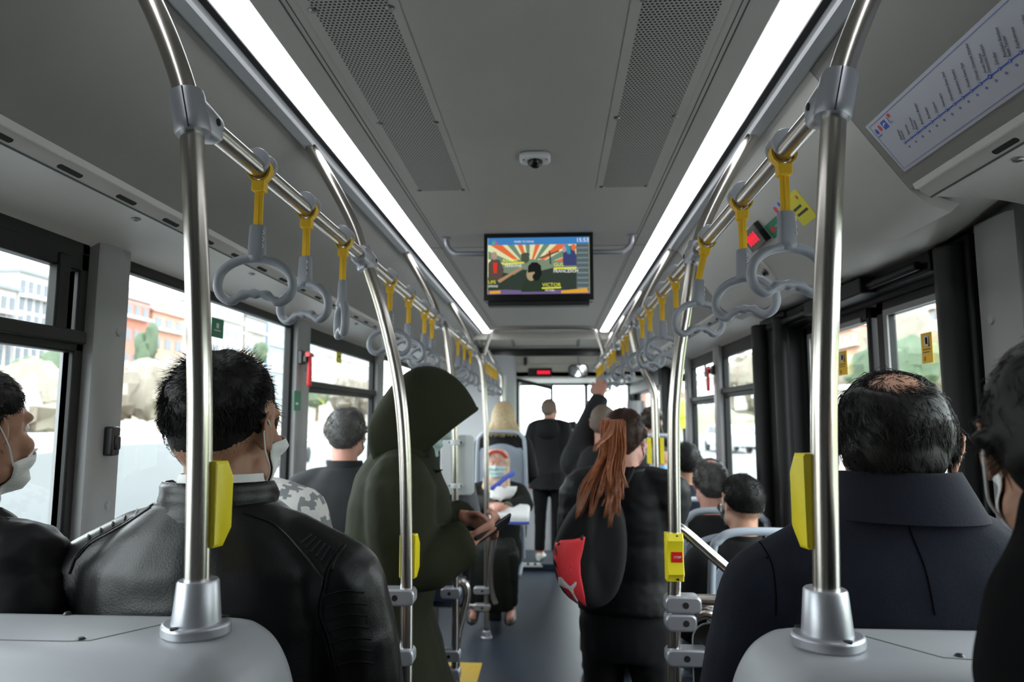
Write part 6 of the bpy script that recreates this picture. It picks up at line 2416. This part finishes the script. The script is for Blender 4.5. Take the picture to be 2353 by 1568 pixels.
for lk in locks:
    for k in range(26):
        o1 = Vector((rnd.gauss(0, 0.0052), rnd.gauss(0, 0.0045), 0))
        o2 = Vector((rnd.gauss(0, 0.0035), rnd.gauss(0, 0.003), 0))
        ln = rnd.uniform(0.82, 1.0)
        pts = [lk[0] + o1 * 0.8, lk[1] + o1, lk[2] + o1 * 1.2, lk[3] + o1 * 0.7 + o2, lk[3].lerp(lk[4], ln) + o2]
        path = smooth_path(pts, 4)
        n0 = len(path)
        w_ = rnd.uniform(0.0013, 0.0024)
        mb_ = MB()
        mb_.tube(path, [w_ * (1 - 0.8 * (q / (n0 - 1)) ** 2) for q in range(n0)], 5)
        o_ = len(V)
        V += mb_.v
        F += [tuple(i + o_ for i in f) for f in mb_.f]
me = bpy.data.meshes.new('ponytail')
me.from_pydata(V, [], F)
place_mesh('ponytail', me, 'hair_auburn', PW['t'], 'long auburn ponytail')
b = MB()
b.lathe([(0.016, -0.008), (0.022, -0.006), (0.022, 0.006), (0.016, 0.008)], base + Vector((0, -0.012, 0)), (0.1, -1, 0.2), 14)
build('hair_tie', b, 'blackcloth', PW['t'])

# her backpack
bpk = thing('backpack', 'black drawstring backpack with a red panel on the back of the ponytail person', 'backpack', atY(1345, 1300, YP - 0.2))
YB = YP - 0.235
outl = [(1378, 1120), (1345, 1140), (1318, 1170), (1296, 1205), (1280, 1240), (1272, 1275), (1276, 1310), (1286, 1345), (1304, 1370), (1345, 1396), (1385, 1398), (1412, 1378), (1430, 1340), (1440, 1290), (1442, 1230), (1432, 1170), (1408, 1130)]
C0 = atY(1360, 1275, YB)
rings = []
for dy, sc in ((0.105, 0.84), (0.085, 0.99), (0.05, 1.045), (0.01, 1.045), (-0.03, 1.01), (-0.05, 0.90), (-0.059, 0.62), (-0.061, 0.3)):
    ring = []
    for px, py in outl:
        p = atY(px, py, YB)
        v = p - C0
        ring.append(C0 + Vector((v.x * sc, dy + 0.03 * (v.x > 0.02), v.z * (sc if v.z < 0 else sc ** 0.6))))
    rings.append(ring)
b = MB()
b.loft(rings)
bag = build('bag', b, 'blackcloth', bpk, smooth=80, sub=1)


def on_bag(pix, lift, name, m, parent, y=YB, sub_=3):
    """a panel sewn on the bag: its outline is dropped onto the bag's surface"""
    dg = bpy.context.evaluated_depsgraph_get()
    ev = bag.evaluated_get(dg)
    mm = ev.to_mesh()
    bv = BVHTree.FromPolygons([v.co + WL[bpk.name] for v in mm.vertices], [tuple(p.vertices) for p in mm.polygons])
    ev.to_mesh_clear()
    n = len(pix)
    cxp, cyp = sum(p[0] for p in pix) / n, sum(p[1] for p in pix) / n
    mb_ = MB()
    rr = []
    for s_ in [i / 8 for i in range(9)]:
        ring = []
        for px, py in pix:
            d = ray(cxp + (px - cxp) * s_, cyp + (py - cyp) * s_).normalized()
            loc, nor, _, _ = bv.ray_cast(CAM, d, 20)
            if loc is None:
                loc, nor, _, _ = bv.find_nearest(CAM + ray(px, py) * y)
            ring.append(loc - d * lift)
        rr.append(ring)
    mb_.loft(rr, caps=False)
    ob = build(name, mb_, m, parent, smooth=80)
    so = ob.modifiers.new('cloth', 'SOLIDIFY')
    so.thickness = 0.0015
    return ob


M['redcloth'] = mat('red_nylon', (0.85, 0.045, 0.06), 0.6, bump=('noise', 40, 0.25, (1, 1, 1)))
redp = on_bag([(1272, 1246), (1290, 1242), (1318, 1240), (1345, 1234), (1340, 1262), (1333, 1290), (1334, 1320), (1341, 1360), (1348, 1394), (1322, 1384), (1304, 1368), (1288, 1345), (1280, 1315), (1272, 1280)], 0.003, 'red_panel', 'redcloth', bpk)
M['logowhite'] = mat('white_print', (0.72, 0.66, 0.66), 0.6)
on_bag([(1283, 1327), (1290, 1327), (1297, 1338), (1308, 1346), (1315, 1350), (1320, 1343), (1321, 1338), (1325, 1338), (1324, 1345), (1317, 1355), (1319, 1366), (1326, 1380), (1330, 1388), (1323, 1381), (1313, 1362), (1306, 1354), (1296, 1350), (1284, 1345), (1284, 1338)], 0.0065, 'printed_mark', 'logowhite', redp)
b = MB()
b.tube([atY(1338, 1232, YB - 0.055), atY(1337, 1238, YB - 0.06)], 0.006, 8, ends=True)
build('zip_pull', b, 'black', bpk)
for pts in ([(1372, 1130), (1385, 1085), (1400, 1055)], [(1420, 1140), (1445, 1100), (1455, 1075)]):
    b = MB()
    b.tube(smooth_path([atY(px, py, YB + 0.02 + 0.03 * i) for i, (px, py) in enumerate(pts)], 5), 0.007, 8)
    build('strap', b, 'blackcloth', bpk)

# seated, left side
PG = who('person with cropped greying hair and dark sweater sitting at the left windows', 797, 998, 3.0, yaw=0.0, hyaw=0.02, k=1.0, coat='charcoal', loose=0.014, broad=1.06, vox=0.009, arms=('lap', 'lap'), foot_z=0.4, coat_name='sweater', fold=wrinkle(0.003, 8, (1, 1, 1), 2),
         skin='skin_rosy', hair=dict(m='hair_grey', kind=dict(soft=0.02, lift=0.4, bald=((0.0, -0.02, 0.13), 0.030)), n=2200, length=0.018, thick=0.008, r=0.0014, seed=31))
collar_band(PG, 'charcoal', (0.068, 0.074), (0.50, 0.575), 0.015, 0.008, name='turtleneck')
add_mask(PG['t'], PG['Mh'], PG['bvh'], 'maskmint')
M['nordic'] = mat('nordic_knit', (0.62, 0.61, 0.59), 0.85, bump=('noise', 90, 0.5, (1, 1, 1)))
PN = who('person in a white and grey patterned sweater half hidden behind the leather-jacket person', 575, 985, 1.95, yaw=0.0, k=0.95, coat='nordic', loose=0.022, vox=0.010, foot_z=0.32, coat_name='sweater', slope=0.01,
         hair=dict(m='hair_brown', kind=dict(soft=0.02, lift=0.4), n=1200, length=0.03, thick=0.010, r=0.0016, seed=33))
jk_n = part_of(PN['t'], 'sweater')
M['nordicgrey'] = mat('nordic_grey_motif', (0.21, 0.22, 0.23), 0.85)
# knitted grey bands are separate yarn: faces of the sweater in stepped bands
me = jk_n.data
me.materials.append(M['nordicgrey'])
off = WL[PN['t'].name]
for pl_ in me.polygons:
    c_ = pl_.center + off
    d_ = (c_ - PN['T'](0, 0, 0.56))
    rad = math.hypot(d_.x, d_.y) + max(0, -d_.z) * 0.9
    ang = math.atan2(d_.y, d_.x)
    step = 0.012 * (1 if math.sin(ang * 34) > 0 else -1)
    t_ = (rad + step)
    if 0.17 < t_ < 0.215 or 0.265 < t_ < 0.30 or 0.36 < t_ < 0.40:
        pl_.material_index = 1
PJ = who('person in a grey jacket sitting behind the hooded person', 985, 1005, 3.75, yaw=0.0, k=0.98, coat='greycloth', loose=0.022, vox=0.010, foot_z=0.32, fold=wrinkle(0.005, 9),
         hair=dict(m='hair_brown', kind=dict(soft=0.02, lift=0.4), n=1000, length=0.03, thick=0.010, r=0.0018, seed=34))
# headscarf woman, facing us
YS_ = 5.36
hp = atY(1141, 1068, YS_)
wl, wr = atY(1128, 1162, YS_ - 0.30), atY(1165, 1168, YS_ - 0.30)
PS = person('person in a patterned headscarf and mint mask sitting facing the camera', hp, yaw=PI, hyaw=PI + 0.05, k=0.93, skin='skin_rosy', coat='darkgreen', loose=0.03, bulk=1.12, vox=0.009, foot_z=0.07, fold=wrinkle(0.005, 8),
            arms=((atY(1205, 1160, YS_ - 0.08), wr), (atY(1092, 1160, YS_ - 0.08), wl)), coat_name='coat', trousers='darkgreen')
add_mask(PS['t'], PS['Mh'], PS['bvh'], 'maskmint', off=0.014)
M['scarf'] = mat('patterned_scarf', (0.56, 0.40, 0.29), 0.8, var=(26, 0.75))
sc = MB()
Mh_ = PS['Mh']
T = PS['T']
rings = []
for z, rx, yb, yf in ((0.128, 0.03, -0.05, 0.02), (0.118, 0.062, -0.085, 0.050), (0.09, 0.096, -0.118, 0.082), (0.05, 0.108, -0.128, 0.066), (0.0, 0.110, -0.13, 0.050), (-0.06, 0.108, -0.125, 0.055), (-0.10, 0.104, -0.12, 0.082), (-0.14, 0.112, -0.12, 0.10), (-0.19, 0.13, -0.13, 0.10), (-0.24, 0.16, -0.13, 0.10)):
    rings.append([Mh_ @ Vector((rx * math.cos(a), (yf + yb) / 2 + (yf - yb) / 2 * math.sin(a), z)) for a in [2 * PI * q / 20 for q in range(20)]])
sc.loft(rings)
place_mesh('headscarf', displace(voxelise(sc, 0.009, 3), wrinkle(0.005, 16)), 'scarf', PS['t'], 'patterned beige and red headscarf')
b = MB()
b.tube(smooth_path([Mh_ @ Vector((0.09, 0.05, 0.06)), Mh_ @ Vector((0.05, 0.078, 0.10)), Mh_ @ Vector((0, 0.082, 0.112)), Mh_ @ Vector((-0.05, 0.078, 0.10)), Mh_ @ Vector((-0.09, 0.05, 0.06))], 4), 0.010, 8)
build('scarf_band', b, 'red', PS['t'])
sk = MB()     # long dark skirt over the knees
pe = PS['pel']
rows = ((pe.z + 0.10, 0.15, 0.10, -0.16), (pe.z + 0.07, 0.165, 0.17, -0.26), (pe.z + 0.01, 0.17, 0.15, -0.31), (pe.z - 0.12, 0.165, 0.10, -0.37), (pe.z - 0.26, 0.16, 0.095, -0.38), (pe.z - 0.36, 0.145, 0.09, -0.38))
sk.loft([[Vector((pe.x + rx * math.cos(a), pe.y + yo + ry * math.sin(a), z)) for a in [2 * PI * q / 24 for q in range(24)]] for z, rx, ry, yo in rows])
place_mesh('skirt', displace(voxelise(sk, 0.014, 4), wrinkle(0.010, 9, (1.6, 1, 0.5))), 'darkgreen', PS['t'])
M['knitcuff'] = mat('ribbed_knit_cuff', (0.11, 0.10, 0.07), 0.9)
for s in (-1, 1):
    e, w_ = PS['joints'][s]
    b = MB()
    b.tube([e.lerp(w_, 0.72), e.lerp(w_, 0.99)], [0.048, 0.046], 14)
    build('knit_cuff', b, 'knitcuff', PS['t'])
# her bag of white and blue, on her lap and across the chest
sb = thing('shopping_bag', 'white bag with blue edge lying on the lap of the headscarf person', 'bag', atY(1170, 1188, YS_ - 0.34))
M['bagblue'] = mat('bag_blue', (0.06, 0.10, 0.50), 0.6)
b = MB()
q0, q1 = atY(1128, 1166, YS_ - 0.34), atY(1217, 1196, YS_ - 0.34)
b.obox((q0 + q1) / 2, ((q1.x - q0.x) / 2, 0, -0.008), (0, 0.11, 0.03), (0, 0, (q0.z - q1.z) / 2 * 0.8))
body_ = build('bag_body', b, 'white', sb, bev=0.022, bseg=4)
b = MB()
b.box(q0.x + 0.02, q1.x, YS_ - 0.455, YS_ - 0.445, q1.z - 0.012, q1.z + 0.006)
build('blue_hem', b, 'bagblue', sb)
fl = thing('flag_scarf', 'white and blue cloth hanging across the chest of the headscarf person', 'cloth', atY(1158, 1130, YS_ - 0.22))
b = MB()
rr = []
for (x0, y0), (x1, y1) in zip([(1130, 1118), (1127, 1130), (1126, 1142), (1128, 1150)], [(1188, 1118), (1186, 1128), (1180, 1138), (1172, 1146)]):
    rr.append([atY(x0 + (x1 - x0) * q / 8, y0 + (y1 - y0) * q / 8 + (6 if q == 4 else 0), YS_ - 0.24 - 0.03 * math.sin(PI * q / 8)) for q in range(9)])
b.loft(rr, caps=False, closed=False)
o = build('cloth', b, 'white', fl)
so = o.modifiers.new('cloth', 'SOLIDIFY'); so.thickness = 0.004
b = MB()
b.tube(smooth_path([atY(1180, 1088, YS_ - 0.13), atY(1162, 1098, YS_ - 0.20), atY(1146, 1112, YS_ - 0.25), atY(1132, 1122, YS_ - 0.26)], 5), 0.020, 10, sq=(1, 0.4), ends=True)
build('blue_band', b, 'bagblue', fl)
# blonde woman facing away
PB = who('person with blonde bobbed hair and black coat sitting by the cabin wall', 1157, 962, 5.98, yaw=0.0, k=0.95, coat='blackcloth', loose=0.03, bulk=1.05, vox=0.010, foot_z=0.32, fold=wrinkle(0.004, 8), eyes=False,
         hair=dict(m='hair_blonde', kind=dict(soft=0.02, lift=0.1), n=600, length=0.02, thick=0.014, r=0.0016, seed=41))
V, F = [], []
rnd = random.Random(9)
for k in range(620):
    a = rnd.uniform(0.35, 2 * PI - 0.35)     # away from the face
    q0 = rnd.uniform(0.0, 0.05)
    pts = [(q0 * 0.6, 0.152 - q0 * 0.3), (0.048, 0.140), (0.086, 0.085), (0.108, -0.01), (rnd.uniform(0.105, 0.150), -0.140 + rnd.gauss(0, 0.014))]
    w0 = rnd.gauss(0, 0.05)
    mb_ = MB()
    path = smooth_path([PB['Mh'] @ Vector((math.sin(a + w0 * i) * r_, -0.014 + math.cos(a + w0 * i) * r_ * 1.12, z_)) for i, (r_, z_) in enumerate(pts)], 3)
    mb_.tube(path, [0.0062 * (1 - 0.6 * (q / (len(path) - 1)) ** 3) for q in range(len(path))], 5)
    o_ = len(V)
    V += mb_.v
    F += [tuple(i + o_ for i in f) for f in mb_.f]
me = bpy.data.meshes.new('bobbed_hair')
me.from_pydata(V, [], F)
place_mesh('bobbed_hair', me, 'hair_blonde', PB['t'], 'blonde bobbed hair')
# standing by the cabin door
PD = who('person all in black with a shaved head standing at the front by the cabin door', 1263, 943, 7.15, yaw=-0.15, hyaw=-0.45, k=0.99, neck=0.045, pose='stand', foot_z=0.07, coat='blackcloth', loose=0.03, broad=0.84, vox=0.009, hem=-0.16, shoes='shoe_white', arms=('down', (atY(1304, 1040, 7.05), atY(1300, 992, 7.32))), fold=wrinkle(0.004, 8), eyes=False,
         hair=dict(m='stubble', kind=dict(soft=0.03, lift=0.9), n=1500, length=0.006, thick=0.003, r=0.0012, seed=43))
b = MB()
T = PD['T']
b.loft([[T(rx * math.cos(a), -0.115 + ry * math.sin(a), z) for a in [2 * PI * q / 16 for q in range(16)]] for z, rx, ry in ((0.33, 0.05, 0.02), (0.37, 0.10, 0.05), (0.45, 0.125, 0.07), (0.52, 0.10, 0.06), (0.55, 0.06, 0.03))])
build('folded_hood', b, 'blackcloth', PD['t'], smooth=80)
# raising a hand to a strap
wr = atY(1379, 912, 4.55)
PR = who('person in a dark grey hooded jacket holding a strap with a raised left hand', 1388, 975, 4.35, yaw=-0.25, hyaw=-0.40, k=1.0, pose='stand', skin='skin_rosy', coat='charcoal', loose=0.035, broad=1.05, vox=0.008, hem=-0.16, coat_name='hooded_jacket', fold=wrinkle(0.006, 7), eyes=False,
         arms=((atY(1358, 975, 4.48), wr), 'down'), hands={-1: (Vector((0.1, 0.1, 1)), Vector((0.1, 1, 0)), 1.5, -1)},
         hair=dict(m='stubble', kind=dict(soft=0.03, lift=0.7, bald=((0, 0.03, 0.10), 0.055)), n=1200, length=0.008, thick=0.004, r=0.0014, seed=45))
T = PR['T']
b = MB()
b.loft([[T(rx * math.cos(a), -0.12 + ry * math.sin(a), z) for a in [2 * PI * q / 18 for q in range(18)]] for z, rx, ry in ((0.30, 0.06, 0.03), (0.34, 0.12, 0.06), (0.43, 0.145, 0.085), (0.51, 0.12, 0.075), (0.55, 0.07, 0.04))])
build('folded_hood', b, 'charcoal', PR['t'], smooth=80)
# right side seats
PA = who('person with dark brown hair and grey scarf seated beyond the kinked pole', 1500, 968, 5.9, broad=0.85, yaw=-0.2, hyaw=-0.6, k=0.95, coat='greycloth', loose=0.03, vox=0.010, foot_z=0.32, eyes=False,
         hair=dict(m='hair_brown', kind=dict(soft=0.02, lift=0.3), n=1000, length=0.04, thick=0.014, r=0.002, seed=47))
b = MB()
T = PA['T']
b.tube(smooth_path([T(-0.11, -0.06, 0.52), T(-0.04, -0.11, 0.53), T(0.05, -0.11, 0.52), T(0.13, -0.05, 0.49), T(0.17, 0.02, 0.42)], 5), 0.040, 12, ends=True)
build('dark_scarf', b, 'charcoal', PA['t'])
b = MB()
b.tube(smooth_path([PA['Mh'] @ Vector(q) for q in ((0.06, -0.05, 0.02), (0.085, -0.06, -0.06), (0.10, -0.05, -0.15), (0.11, -0.03, -0.20))], 5), 0.030, 10, ends=True)
build('long_hair', b, 'hair_auburn_dark', PA['t'])
PF = who('person in a blue face mask facing the rear, half hidden by the bowed pole', 1527, 1068, 5.25, broad=0.8, yaw=PI, hyaw=PI - 0.2, k=0.97, coat='navy', loose=0.02, vox=0.010, foot_z=0.0, skin='skin',
         hair=dict(m='hair_grey', kind=dict(soft=0.02, lift=0.3, receding=True), n=800, length=0.02, thick=0.008, r=0.0018, seed=49))
add_mask(PF['t'], PF['Mh'], PF['bvh'], 'maskblue', off=0.013)
PQ = who('person with short black hair in navy jacket seated by the right windows', 1578, 1062, 4.40, broad=0.80, yaw=0.0, k=0.98, coat='navy', loose=0.025, vox=0.009, foot_z=0.0, fold=quilt(0.07, 0.006, 0.9), coat_name='quilted_jacket', eyes=False,
         hair=dict(m='hair_black', kind=dict(soft=0.02, lift=0.4), n=1500, length=0.02, thick=0.009, r=0.0014, seed=51), skin='skin_dark')
PE = who('person with greying hair and black jacket seated ahead of the fade haircut person', 1632, 1112, 3.52, yaw=0.0, hyaw=0.05, k=1.0, coat='blackcloth', loose=0.022, vox=0.009, foot_z=0.32, eyes=False, fold=wrinkle(0.003, 8),
         hair=dict(m='hair_grey', kind=dict(soft=0.02, lift=0.4, bald=((0.0, -0.04, 0.125), 0.030)), n=2200, length=0.022, thick=0.009, r=0.0014, seed=53), skin='skin_rosy')
PK = who('person with black fade haircut, white earbud and black mask on the right', 1703, 1158, 3.0, yaw=0.0, hyaw=0.28, k=1.0, coat='blackcloth', loose=0.016, vox=0.008, foot_z=0.32, eyes=False, fold=wrinkle(0.003, 8),
         hair=dict(m='hair_black', kind=dict(soft=0.035, lift=0.5, fade=(-0.03, 0.07)), n=3000, length=0.016, thick=0.008, r=0.0012, seed=55))
add_mask(PK['t'], PK['Mh'], PK['bvh'], 'maskblack', off=0.013)
collar_band(PK, 'blackcloth', (0.066, 0.072), (0.51, 0.565), 0.012, 0.008, name='shirt_collar')
for s in (-1,):
    b = MB()
    q = PK['Mh'] @ Vector((s * 0.088, 0.004, -0.004))
    b.ball(q, 0.008)
    b.tube([q, q + Vector((-0.002, 0.004, -0.024))], 0.0042, 8, ends=True)
    build('earbud', b, 'white', PK['t'])
# roadside worker outside
PO = person('person in a hi-vis yellow jacket and white helmet standing outside the right windows', atXo(1572, 905, 3.2), yaw=1.2, k=1.0, pose='stand', foot_z=GZ, coat='hivis', loose=0.04, vox=0.014, cvox=0.016, coat_name='hi_vis_jacket', eyes=False)
b = MB()
b.lathe([(0.125, 0.03), (0.105, 0.04), (0.10, 0.08), (0.075, 0.125), (0.03, 0.15), (0.001, 0.155)], PO['Mh'] @ Vector((0, 0, 0)), (0, 0, 1), 18)
build('helmet', b, 'white', PO['t'])


def seat_for(Q, label, ypx=None, floor=0.32, f=1, **kw):
    """a seat under a seated passenger; its back rises to where the photo shows its top edge"""
    pel = Q['pel']
    zf = pel.z - 0.105 - 0.465
    y = pel.y - f * 0.165
    top = kw.pop('top', 1.02)
    if ypx:
        top = atY(1270, ypx, y - f * 0.05).z - zf
    return seat(pel.x, y, zf, f, label, top=top, floor=floor, **kw)


seat_for(PK, 'grey seat with handle slot behind the fade haircut person', 1214, floor=0.0)
seat_for(PE, 'grey seat with handle slot behind the greying person on the right', 1168, floor=0.0)
seat_for(PQ, 'grey seat back under the navy-clad person by the right windows', 1145, floor=0.0)
seat_for(PA, 'grey seat of the brown-haired person beyond the kinked pole', 1000, floor=0.0)
seat_for(PB, 'blue-grey seat with handle slot behind the blonde person', 992, floor=0.0, w=0.44)
seat_for(PS, 'seat of the headscarf person, facing the camera', None, 0.0, -1, top=0.80, w=0.42)
seat_for(PJ, 'dark blue seat back behind the pale plastic panel', 978, floor=0.0, w=0.44, colours=('fabric', 'fabric'))
seat_for(PG, 'seat under the grey-haired person in the dark sweater', None, top=0.86)
seat_for(PF, 'rear-facing seat of the person in the blue mask', None, 0.0, -1, top=0.85)

# fare machine by the cabin door
p = atY(1312, 978, 7.3)
t = thing('fare_machine', 'black fare machine on a stalk beside the person standing at the front', 'machine', (p.x, 7.3, 0.07))
b = MB()
b.obox(p, (0.055, 0, 0.008), (0, 0.05, 0), (0, 0, 0.042))
build('housing', b, 'black', t, bev=0.012)
b = MB()
b.tube([(p.x + 0.02, 7.32, 0.07), (p.x + 0.02, 7.32, p.z - 0.03)], 0.022, 10)
build('stalk', b, 'alu', t)
